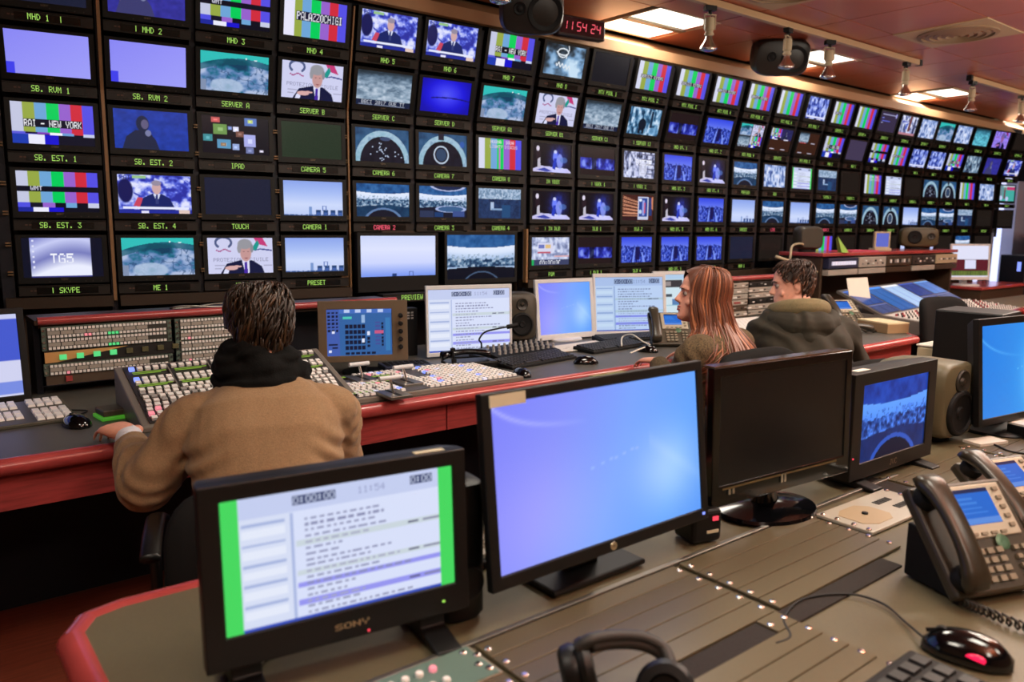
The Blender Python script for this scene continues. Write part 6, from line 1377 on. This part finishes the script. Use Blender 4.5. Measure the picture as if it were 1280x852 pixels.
def head_pieces(mb, M, female=False):
    old = mb.xf; mb.xf = M
    mb.rings([[head_pt(2*PI*i/32, z) for i in range(32)] for z in HZ])
    # nose
    nz = [(.022, .090, .006, .006), (.004, .096, .007, .010), (-.014, .104, .009, .013), (-.028, .112, .0125, .015), (-.036, .106, .014, .014), (-.042, .092, .010, .008)]
    mb.rings([[Vector((w_*math.cos(a), y-.010+d*math.sin(a), z)) for a in [2*PI*i/12 for i in range(12)]] for z, y, w_, d in nz])
    for z, y, r, w_ in ((-.058, .087, .0085, .024), (-.069, .087, .009, .021)): mb.tube([(-w_, y-.014, z), (-w_*.5, y-.003, z), (0, y, z), (w_*.5, y-.003, z), (w_, y-.014, z)], [.004, r*.8, r, r*.8, .004], 8)
    mb.lathe([(.001, -.018), (.016, -.010), (.019, 0), (.014, .012), (.001, .016)], (0, .078, -.100), 'y', 16)   # chin
    mb.tube([(-.05, .066, .024), (-.025, .084, .028), (0, .084, .024), (.025, .084, .028), (.05, .066, .024)], [.006, .009, .007, .009, .006], 8)   # brow ridge
    for s in (-1, 1):
        mb.lathe([(.001, -.014), (.016, -.008), (.018, 0), (.001, .012)], (s*.044, .060, -.036), 'y', 12)   # cheek
        e = MB(); pts = [(s*(.066+.012*max(0, math.sin(a*.5+.6))), -.012-.022*math.cos(a)*.7-.010*math.sin(a)*.0, -.004+.034*math.sin(a)) for a in np.linspace(-1.9, 2.6, 12)]
        mb.tube(pts, [.004, .006, .0065, .0065, .0065, .0065, .0065, .0065, .0065, .006, .005, .004], 8)
        mb.lathe([(.001, -.006), (.012, -.006), (.013, .004), (.001, .006)], (s*.069, -.014, -.004), 'x', 12, sx=.9, sy=1.7)
    mb.xf = old
def hand_pieces(mb, W, fwd, up, side, curl=.35, s=1.0, spread=.10):
    """W wrist, fwd towards the fingers, up out of the back of the hand, side = direction of the thumb (+1/-1 along fwd x up)"""
    fwd = Vector(fwd).normalized(); up = Vector(up); up = (up-fwd*up.dot(fwd)).normalized(); lat = fwd.cross(up)*side
    def P(a, b, c): return Vector(W)+fwd*a*s+lat*b*s+up*c*s
    mb.rings([ell_ring(P(a, b, c), lat, up, w_*s, t_*s, 16) for a, b, c, w_, t_ in ((-.02, 0, 0, .027, .020), (.0, 0, 0, .027, .019), (.025, .003, .002, .034, .017), (.055, .003, .003, .040, .015), (.085, .0, .002, .041, .013), (.095, .0, .001, .036, .010))])
    for k, (b0, L, r) in enumerate(((.029, .070, .0085), (.010, .078, .0088), (-.010, .072, .0085), (-.029, .056, .0075))):
        ang = spread*(b0/.03); q = P(.080, b0, .002); a = 0; pts = [q]; rr = [r*s]
        for seg, fr in ((.30, .55), (.26, 1.0), (.24, .9), (.20, .6)):
            a += curl*fr; d = (fwd*math.cos(a)+lat*math.sin(ang)*.8-up*math.sin(a)).normalized(); q = q+d*L*seg*1.1*s; pts.append(q); rr.append(r*s*(1-.08*len(pts)))
        mb.tube(pts, rr, 10)
        e = pts[-1]; mb.lathe([(.001, -rr[-1]), (rr[-1]*.8, -rr[-1]*.6), (rr[-1], 0), (rr[-1]*.8, rr[-1]*.6), (.001, rr[-1])], e, n=10)
    t0 = P(.018, .026, -.004); t1 = P(.045, .052, -.008); t2 = P(.070, .060, -.012); t3 = P(.090, .058, -.016); mb.tube([t0, t1, t2, t3], [.013*s, .0115*s, .010*s, .0075*s], 10)

def hair_mats(base, hi, name): return [mat(name+'_dark', tuple(int(c*.75) for c in base), .5, spec=.4), mat(name+'_mid', base, .42, spec=.5), mat(name+'_light', hi, .38, spec=.5)]
def lock(mb, pts, r, m, flat=.45, n=5):
    k = len(pts); rr = [r*(.55+.45*math.sin(PI*min(1, (i+.6)/(k*.62))) if i < k*.55 else 1-.92*((i-k*.55)/(k*.45))**1.4) for i in range(k)]
    mb.tube(pts, [max(.0006, q*r/ r) if False else max(.0006, (q if q > 0 else .1)*(r if q <= 1.01 and i >= k*.55 else 1)) for i, q in enumerate(rr)], n, m, flat)
def tex_skin(rgb, name): return mat(name, rgb, .48, noise=.07, nscale=60, bump=.12, bscale=500, spec=.4)

def person(name, label, loc, rz, cfg):
    root = thing(name, label, 'person', loc, rz)
    S = cfg['spine']; Ms = {}
    sk = tex_skin(cfg['skin'], name+'_'+cfg['id']+'_skin'); hp_, hy, hpi, hr = cfg['head']
    HM = Matrix.Translation(Vector(hp_)) @ Euler((hpi, hr, hy), 'XYZ').to_matrix().to_4x4() @ Matrix.Scale(cfg.get('hs', 1.0), 4)
    if True:
        HM = Matrix.Translation(Vector(hp_)) @ Matrix.Rotation(hy, 4, 'Z') @ Matrix.Rotation(hpi, 4, 'X') @ Matrix.Rotation(hr, 4, 'Y') @ Matrix.Scale(cfg.get('hs', 1.0), 4)
    # --- body: one continuous skin from head to feet
    b = MB(); spine_loft(b, S); head_pieces(b, HM)
    nb = Vector(S[-1][:3]); hn = HM @ Vector((0, -.028, -.06)); limb(b, [nb-Vector((0, 0, .05)), (nb+hn)/2+Vector((0, -.005, .0)), hn], [.066, .056, .056], 0, 18)
    for sd in ('L', 'R'):
        sh, el, wr = [Vector(p) for p in cfg['arm'+sd]]; limb(b, [Vector((sh.x*.55, sh.y, sh.z-.01)), sh, (sh+el)/2, el, (el*2+wr)/3, wr], [.055, .056, .048, .041, .041, .027])
        hd = cfg['hand'+sd]; hand_pieces(b, wr, hd[0], hd[1], hd[2], hd[3] if len(hd) > 3 else .3, s=cfg.get('hand_s', 1.0))
        hi, kn, an = [Vector(p) for p in cfg['leg'+sd]]; limb(b, [hi+Vector((0, -.06, .01)), hi, (hi+kn)/2, kn, (kn*2+an)/3, an], [.085, .092, .076, .060, .058, .038])
        toe = an+Vector((0, .17, -.055)); limb(b, [an+Vector((0, -.03, -.04)), an+Vector((0, .06, -.045)), toe], [.035, .036, .026])
    body = obj('body', fuse(b, name+'_body', [sk], .0052, 5), root)
    # --- eyes and brows
    eye = mat('eye_white', (165, 150, 142), .3); iris = mat('iris_dark', (40, 28, 20), .2)
    e = MB()
    for s in (-1, 1):
        e.xf = HM; e.lathe([(.001, -.0115), (.008, -.008), (.0115, 0), (.008, .008), (.001, .0115)], (s*.031, .0722, .003), 'y', 14)
    e.build('eyes', eye, root, smooth=True)
    e = MB(); e.xf = HM
    for s in (-1, 1): e.lathe([(.001, .0), (.0066, -.001), (.005, .002), (.001, .0028)], (s*.031, .0816, .003), 'y', 12)
    e.build('irises', iris, root, smooth=True)
    e = MB(); e.xf = HM
    for s in (-1, 1): e.tube([(s*.014, .0925, .020), (s*.03, .0905, .0255), (s*.048, .078, .022)], [k_*cfg.get('brow', 1.) for k_ in (.0025, .0035, .0015)], 6)
    hm = hair_mats(cfg['hair'], cfg['hair_hi'], 'hair_'+cfg['id']); e.build('eyebrows', hm[0], root, smooth=True)
    if cfg.get('smile'):
        e = MB(); e.xf = HM
        for z, w_, c in ((-.0575, .025, .004), (-.0705, .022, .0045)): e.tube([(-w_, .073, z+.004), (-w_*.5, .0865, z), (0, .0925, z-.001), (w_*.5, .0865, z), (w_, .073, z+.004)], [.0015, c, c+.001, c, .0015], 8)
        e.build('lips', mat('lip_red', (176, 84, 82), .4), root, smooth=True)
        e = MB(); e.xf = HM; e.tube([(-.02, .082, -.060), (0, .0935, -.0635), (.02, .082, -.060)], [.001, .0042, .001], 8); e.build('teeth', mat('teeth', (225, 215, 205), .3), root, smooth=True)
    return root, HM, hm, S
def garment(root, nm, m, cfg, S, grow, voxel, disp, arms=True, extra=None, z0=None, wrist=.90, top=None):
    b = MB(); sp = [s for s in S if (z0 is None or s[2] >= z0)]
    if top: sp = sp[:-1]+[top]
    spine_loft(b, sp, grow)
    if arms:
        for sd in ('L', 'R'):
            sh, el, wr = [Vector(p) for p in cfg['arm'+sd]]; w_ = el+(wr-el)*wrist
            limb(b, [Vector((sh.x*.45, sh.y-.005, sh.z-.005)), sh, (sh+el)/2, el, (el*2+wr)/3, w_], [.056, .055, .052, .050, .046, .022], grow*.95)
    if extra: extra(b)
    return obj(nm, fuse(b, nm, [m], voxel, 4, disp), root)
def trousers(root, nm, m, cfg, S):
    b = MB(); spine_loft(b, [s for s in S if s[2] < S[0][2]+.17], .012)
    for sd in ('L', 'R'):
        hi, kn, an = [Vector(p) for p in cfg['leg'+sd]]; limb(b, [hi+Vector((0, -.06, .01)), hi, (hi+kn)/2, kn, (kn*2+an)/3, an], [.088, .096, .082, .068, .066, .054], .010)
    return obj(nm, fuse(b, nm, [m], .009, 4, lambda P: .004*(noise3(P, 16, 3)-.5)), root)
def shoes(root, m, cfg):
    for sd in ('L', 'R'):
        an = Vector(cfg['leg'+sd][2]); b = MB(); limb(b, [an+Vector((0, -.045, -.045)), an+Vector((0, .06, -.045)), an+Vector((0, .19, -.062))], [.044, .046, .034], 0); o = obj('shoe', fuse(b, 'shoe', [m], .009, 3), root)
def scalp_shell(root, HM, hm, zlow, off=.010, face=1.05, seed=1):
    """cap of hair hugging the skull"""
    b = MB(); b.xf = HM; n = 40; zs = [.130, .125, .112, .095, .07, .045, .02, -.005, -.03, -.055, -.075, -.09]
    R = []
    for z in zs:
        ring = []
        for i in range(n):
            th = 2*PI*i/n; t_ = abs((th+PI) % (2*PI)-PI); lim = zlow(t_); zz = max(z, lim); p = head_pt(th, min(zz, .119), off if zz > lim-1e-6 else off*.5); 
            if z > .118: p.z += (z-.118)*.9
            ring.append(p)
        R.append(ring)
    b.rings(R, caps=False); b.add([R[0][i] for i in range(n)], [tuple(range(n))]); return b

def line_lock(mb, P, r, m, n=5, flat=.5):
    k = len(P); mb.tube(P, [r*(.5+.5*min(1, i/(k*.3)))*(1 if i < k*.6 else max(.08, 1-((i-k*.6)/(k*.4))**1.3)) for i in range(k)], n, m, flat)
def short_hair(root, HM, hm, zlow, count, seed, thick=.010, L=.42, whorl=(0., -.35)):
    R = random.Random(seed); b = scalp_shell(root, HM, hm, zlow, thick*.55)
    for k in range(count):
        th = R.uniform(-PI, PI); ph = math.acos(1-R.random()**.9*1.75) if k % 4 else R.uniform(.02, .5); t_ = abs(th); z0 = .118*math.cos(ph)
        if z0 < zlow(t_)+.004: continue
        sw = R.uniform(-.25, .25)+.2; l = L*R.uniform(.6, 1.2); P = []
        for i in range(6):
            f = i/5; p_ = min(2.45, ph+l*f*(1 if ph > .35 else .9)); z = .118*math.cos(p_); lim = zlow(abs((th+sw*f+PI) % (2*PI)-PI))-.012
            P.append(head_pt(th+sw*f, max(z, lim), thick*(.35+.95*math.sin(PI*(.15+.75*f)))+R.uniform(0, .003)))
        line_lock(b, P, R.uniform(.0028, .0055), R.choice((0, 0, 1, 1, 1, 2)))
    return b.build('hair', hm, root, smooth=True)

WOOL = mat('tan_wool', (140, 110, 78), .9, noise=.14, nscale=200, bump=.6, bscale=420, sheen=.1)
SCARFM = mat('black_scarf_knit', (9, 8, 7), .95, noise=.3, nscale=200, bump=.7, bscale=260, spec=.2)
JEANS = mat('dark_blue_jeans', (38, 50, 82), .85, noise=.15, nscale=300, bump=.3, bscale=600)
DARKTR = mat('dark_trousers', (26, 25, 28), .85)
SHOEM = mat('dark_leather', (30, 24, 20), .35)

# ---- man in the tan jumper, seen from behind
TAN = dict(id='tan', skin=(214, 150, 124), hair=(48, 33, 21), hair_hi=(74, 51, 32), hs=1.04, hand_s=1.12,
    spine=[(0, -.02, .44, .15, .10), (0, -.02, .52, .172, .122), (0, .01, .62, .165, .115), (0, .05, .72, .172, .118), (0, .10, .81, .185, .118), (0, .145, .88, .175, .10), (0, .175, .93, .115, .075), (0, .19, .96, .06, .06)],
    head=((.0, .235, 1.095), math.radians(8), math.radians(-12), 0), armL=((-.180, .15, .868), (-.315, .285, .690), (-.372, .46, .79)), armR=((.180, .15, .868), (.215, .25, .64), (.15, .48, .785)),
    handL=((.05, 1, -.12), (-.25, .1, 1), 1, .32), handR=((-.2, 1, -.1), (0, .1, 1), -1, .35), legL=((-.10, .0, .50), (-.15, .42, .50), (-.15, .42, .085)), legR=((.10, .0, .50), (.15, .42, .50), (.15, .45, .085)))
TRZ = math.radians(-18); TLOC = Vector((.735, 1.93, 0))
def tan_local(x, y, z): return Matrix.Rotation(-TRZ, 3, 'Z') @ (Vector((x, y, z))-TLOC)
TAN['armL'] = ((-.180, .15, .868), tan_local(.492, 2.175, .70), tan_local(.505, 2.415, .780)); TAN['handL'] = (Matrix.Rotation(-TRZ, 3, 'Z') @ Vector((-.24, .97, .07)), (-.15, .1, 1), 1, .38)
root, HM, hm, S = person('person', 'man from behind in tan jumper and black scarf, hand on desk', TLOC, TRZ, TAN)
def tan_fold(P):
    d = .010*(noise3(P*np.array((1, 1, 1.6)), 9, 1)-.5)
    low = np.clip((.80-P[:, 2])/.16, 0, 1)*(np.abs(P[:, 0]) < .22); q = P[:, 2]*62+6*np.abs(P[:, 0])*3+5*noise3(P, 7, 4)
    d += low*.0065*np.sin(q)
    arm = np.clip((np.abs(P[:, 0])-.21)/.05, 0, 1); q2 = (P[:, 1]*1.0-P[:, 2]*.8)*95+7*noise3(P, 9, 6); d += arm*.0042*np.sin(q2)*(.3+.9*noise3(P, 12, 8))
    pit = np.exp(-(((np.abs(P[:, 0])-.17)/.05)**2+((P[:, 2]-.78)/.07)**2)); d += pit*.008*np.sin((P[:, 0]*.7*np.sign(P[:, 0])+P[:, 2])*120)
    return d
def tan_extra(b):
    b.tube([(.17*math.cos(a), .0+.125*math.sin(a), .585) for a in np.linspace(0, 2*PI, 30)], .020, 8)
    for s in (-1, 1): limb(b, [(s*.06, .17, .935), (s*.12, .16, .905), (s*.17, .15, .87)], [.05, .05, .052])
garment(root, 'jumper', WOOL, TAN, S, .022, .0065, tan_fold, extra=tan_extra, z0=.56, wrist=.86, top=(0, .185, .95, .085, .075))
sh, el, wr = [Vector(p) for p in TAN['armL']]; b = MB(); d = (wr-el).normalized(); limb(b, [el+(wr-el)*.80, el+(wr-el)*.93, wr+d*.006], [.037, .036, .033]); obj('shirt_cuff', fuse(b, 'shirt_cuff', [mat('grey_white_cuff', (205, 205, 214), .8, bump=.3, bscale=500)], .005, 2, lambda P: .003*np.sin(P[:, 1]*260)), root)
sh, el, wr = [Vector(p) for p in TAN['armR']]; b = MB(); limb(b, [el+(wr-el)*.80, el+(wr-el)*.93, wr], [.045, .043, .038]); obj('shirt_cuff', fuse(b, 'shirt_cuff', [mat('grey_white_cuff', (190, 190, 198))], .006, 2), root)
b = MB()
for z, rx, ry, r, t0 in ((.955, .088, .085, .046, .0), (.995, .086, .082, .044, .8), (1.025, .078, .076, .036, 1.9)):
    b.tube([(rx*math.cos(a+t0), .195+(z-.955)*.35+ry*math.sin(a+t0), z+.016*math.sin(a)+.008*math.sin(3*a+t0)) for a in np.linspace(0, 2*PI, 36)], [r*(1+.12*math.sin(5*a+t0)) for a in np.linspace(0, 2*PI, 36)], 12)
obj('scarf', fuse(b, 'scarf', [SCARFM], .006, 2, lambda P: .008*np.sin(P[:, 2]*130+16*noise3(P, 12, 2))*.5+.006*(noise3(P, 40, 5)-.5)), root)
def zl_tan(t): return float(np.interp(t, [0, .7, 1.0, 1.4, 1.75, 2.0, 2.4, PI], [.085, .078, .045, .02, .028, -.03, -.10, -.115]))
short_hair(root, HM, hm, zl_tan, 900, 3, .013, .50)
trousers(root, 'jeans', JEANS, TAN, S); shoes(root, SHOEM, TAN)

# ---- woman with auburn hair
WO = dict(id='auburn', skin=(222, 158, 136), hair=(112, 60, 38), hair_hi=(160, 96, 62), hs=.98, hand_s=.9, smile=True, brow=.55,
    spine=[(0, -.02, .44, .15, .105), (0, -.02, .52, .165, .12), (0, .0, .62, .14, .10), (0, .03, .72, .145, .10), (0, .07, .82, .16, .105), (0, .10, .89, .15, .09), (0, .12, .94, .10, .065), (0, .13, .97, .05, .05)],
    head=((-.015, .175, 1.10), math.radians(44), math.radians(5), 0), armL=((-.165, .09, .872), (-.15, .20, .69), (-.02, .384, .782)), armR=((.17, .09, .872), (.27, .17, .66), (.30, .40, .785)),
    handL=((.05, 1, -.1), (0, .1, 1), 1, .3), handR=((-.3, 1, -.1), (0, .1, 1), -1, .3), legL=((-.09, .0, .50), (-.10, .42, .50), (-.10, .42, .085)), legR=((.09, .0, .50), (.10, .42, .50), (.10, .45, .085)))
WTOR = [(.62, .0, .165, .125), (.72, .03, .17, .125), (.82, .07, .185, .13), (.89, .10, .175, .115), (.94, .12, .125, .09), (.99, .13, .06, .06)]
def clear_torso(p, grow=.012):
    if p.z > .985: return p
    z = [t[0] for t in WTOR]; cy = np.interp(p.z, z, [t[1] for t in WTOR]); rx = np.interp(p.z, z, [t[2] for t in WTOR])+grow; ry = np.interp(p.z, z, [t[3] for t in WTOR])+grow
    k = math.hypot(p.x/rx, (p.y-cy)/ry)
    return p if k >= 1 or k < 1e-4 else Vector((p.x/k, cy+(p.y-cy)/k, p.z))
WLOC = Vector((2.80, 1.98, 0)); WRZ = math.radians(6)
TWEED = mat('brown_tweed', (86, 69, 46), .95, noise=.6, nscale=150, bump=.5, bscale=420)
root, HM, hm, S = person('person', 'smiling woman with long auburn hair in brown tweed jacket', WLOC, WRZ, WO)
def w_fold(P): return .008*(noise3(P*np.array((1, 1, 1.4)), 10, 11)-.5)+.004*np.sin((P[:, 2]-P[:, 1])*70+6*noise3(P, 8, 2))*np.clip((np.abs(P[:, 0])-.17)/.05, 0, 1)
garment(root, 'jacket', TWEED, WO, S, .022, .0075, w_fold, z0=.47, wrist=.92, top=(0, .13, .955, .07, .065))
R = random.Random(8); b = MB(); b.xf = HM
def zl_w(t): return float(np.interp(t, [0, .5, .85, 1.1, PI], [.090, .080, .04, -.06, -.09]))
b2 = scalp_shell(root, HM, hm, zl_w, .018); b.xf = None; b.v, b.f, b.m = b2.v, b2.f, [0]*len(b2.f)
# mass of hair under the locks
core = MB(); core.xf = HM
for s_ in (-1, .75): core.tube([(s_*.052, -.045, .03), (s_*.064, -.058, -.05), (s_*.064, -.08, -.14), (s_*.055, -.095, -.26)], [.04, .042, .042, .026], 14)
core.tube([(0, -.075, .04), (0, -.085, -.06), (0, -.095, -.16), (0, -.10, -.29)], [.05, .058, .055, .03], 16)
obj('hair_mass', fuse(core, 'hair_mass', [hm[1]], .008, 6, lambda P: .008*(noise3(P*np.array((3, 3, .6)), 22, 9)-.5)), root)
for k in range(430):
    th = -R.uniform(.95, PI) if R.random() < .5 else R.uniform(1.8, PI); ph0 = R.uniform(.04, .9); drop = R.uniform(.27, .42)*(.75+.25*min(1, (abs(th)-.95)/.8)); lift = .018+R.uniform(0, .020); wv = R.uniform(0, 6.28); P = []
    jit = R.uniform(.2, 1.); amp = R.uniform(.010, .022); sidef = min(1., (abs(th)-.95)/.5)
    for i in range(15):
        f = i/14
        if f < .42:
            ph = ph0+(1.62-ph0)*(f/.42); z = .118*math.cos(ph); p = head_pt(th+.0*f, z, lift*(.7+.3*f/.42)*(.6+.4*sidef))
        else:
            g = (f-.42)/.58; q = head_pt(th, -.006, lift); out = .018*math.sin(PI*g)+.03*g*jit
            rad = Vector((q.x, q.y, 0)).normalized(); back = Vector((0, -.045*g, 0))
            if abs(th) < 1.5: back = Vector((0, -.09*g, 0))
            p = Vector((q.x, q.y, -.006-drop*g))+rad*(out+amp*math.sin(6*g+wv)*g)+back+Vector((amp*1.3*math.sin(5*g+wv+1), amp*math.cos(5*g+wv), 0))*g
            if g > .8: p -= rad*.02*(g-.8)*5*.6
        q = HM @ p; P.append(clear_torso(q, .004+.03*((k*37) % 17)/17))
    line_lock(b, P, R.uniform(.005, .0095), R.choice((0, 1, 1, 1, 2)), 5, .45)
b.build('hair', hm, root, smooth=True)
trousers(root, 'trousers', DARKTR, WO, S); shoes(root, SHOEM, WO)

# ---- man in the olive hooded coat
OL = dict(id='olive', skin=(224, 164, 142), hair=(52, 31, 20), hair_hi=(80, 50, 31), hs=1.02,
    spine=[(0, -.02, .44, .16, .11), (0, -.02, .52, .18, .13), (0, .01, .62, .18, .13), (0, .05, .72, .19, .13), (0, .10, .81, .20, .13), (0, .15, .89, .19, .11), (0, .18, .95, .12, .08), (0, .195, .985, .06, .06)],
    head=((-.02, .235, 1.105), math.radians(78), math.radians(-6), math.radians(4)), armL=((-.175, .15, .875), (-.25, .27, .66), (-.16, .46, .785)), armR=((.21, .15, .875), (.34, .24, .68), (.28, .47, .775)),
    handL=((.2, 1, -.1), (0, .1, 1), 1, .3), handR=((-.2, 1, -.1), (0, .1, 1), -1, .3), legL=((-.10, .0, .50), (-.15, .42, .50), (-.15, .42, .085)), legR=((.10, .0, .50), (.15, .42, .50), (.15, .45, .085)))
OLOC = Vector((3.47, 2.03, 0)); ORZ = math.radians(-38)
OLIVE = mat('dark_olive_coat', (34, 28, 11), .8, noise=.15, nscale=40, bump=.3, bscale=300)
LINING = mat('grey_green_lining', (112, 100, 70), .85, noise=.15, nscale=120)
root, HM, hm, S = person('person', 'dark-haired man in dark olive hooded coat looking left', OLOC, ORZ, OL)
def o_fold(P): return .012*(noise3(P*np.array((1, 1, 1.3)), 8, 21)-.5)+.006*np.sin((P[:, 2]*.8+P[:, 0]*.6)*60+7*noise3(P, 6, 12))
def o_extra(b):
    for s in (-1, 1): limb(b, [(s*.07, .175, .95), (s*.15, .16, .92), (s*.215, .15, .87)], [.06, .062, .058])
garment(root, 'coat', OLIVE, OL, S, .032, .008, o_fold, extra=o_extra, z0=.47, wrist=.95, top=(0, .19, .965, .09, .08))
b = MB(); A = np.linspace(-.5, PI+.5, 30)
b.tube([(.150*math.cos(a), .165-.135*math.sin(a), .945-.03*max(0, math.sin(a))+.015*(1-max(0, math.sin(a)))) for a in A], [.032+.046*max(0, math.sin(a))**1.5 for a in A], 14)
b.tube([(.10*math.cos(a), .15-.14*math.sin(a), .90-.04*max(0, math.sin(a))) for a in A[6:-6]], [.02+.05*max(0, math.sin(a))**2 for a in A[6:-6]], 14)
obj('hood', fuse(b, 'hood', [OLIVE], .007, 4, lambda P: .010*(noise3(P, 14, 5)-.5)+.004*np.sin(P[:, 0]*70+5*noise3(P, 9, 7))), root)
b = MB(); b.tube([(.120*math.cos(a), .185-.105*math.sin(a), .985+.022*math.sin(a)) for a in A], [.034+.016*max(0, math.sin(a)) for a in A], 12); obj('hood_lining', fuse(b, 'hood_lining', [LINING], .006, 3, lambda P: .006*(noise3(P, 20, 5)-.5)), root)
def zl_o(t): return float(np.interp(t, [0, .5, .8, 1.05, 1.4, 1.75, 2.0, 2.4, PI], [.082, .086, .065, .04, .012, .030, -.03, -.085, -.10]))
short_hair(root, HM, hm, zl_o, 850, 5, .012, .48)
trousers(root, 'trousers', DARKTR, OL, S); shoes(root, SHOEM, OL)

# chairs of the three and one spare
def seat_for(loc, rz, label, dy=0., **k):
    c = Vector((-math.sin(rz)*dy, math.cos(rz)*dy, 0)); return office_chair(loc+c, rz, label, **k)
seat_for(TLOC, TRZ, 'black chair under the man in the tan jumper', dy=-.03, seat=.44, back_h=.42, bz=.40, bw=.48)
office_chair((2.70, 2.06, 0), math.radians(0), 'black chair behind the woman in tweed', seat=.44, back_h=.46, bz=.455, bw=.56)
office_chair((3.50, 1.99, 0), math.radians(-6), 'black chair under the man in the olive coat', seat=.44, back_h=.42, bz=.38, bw=.54)
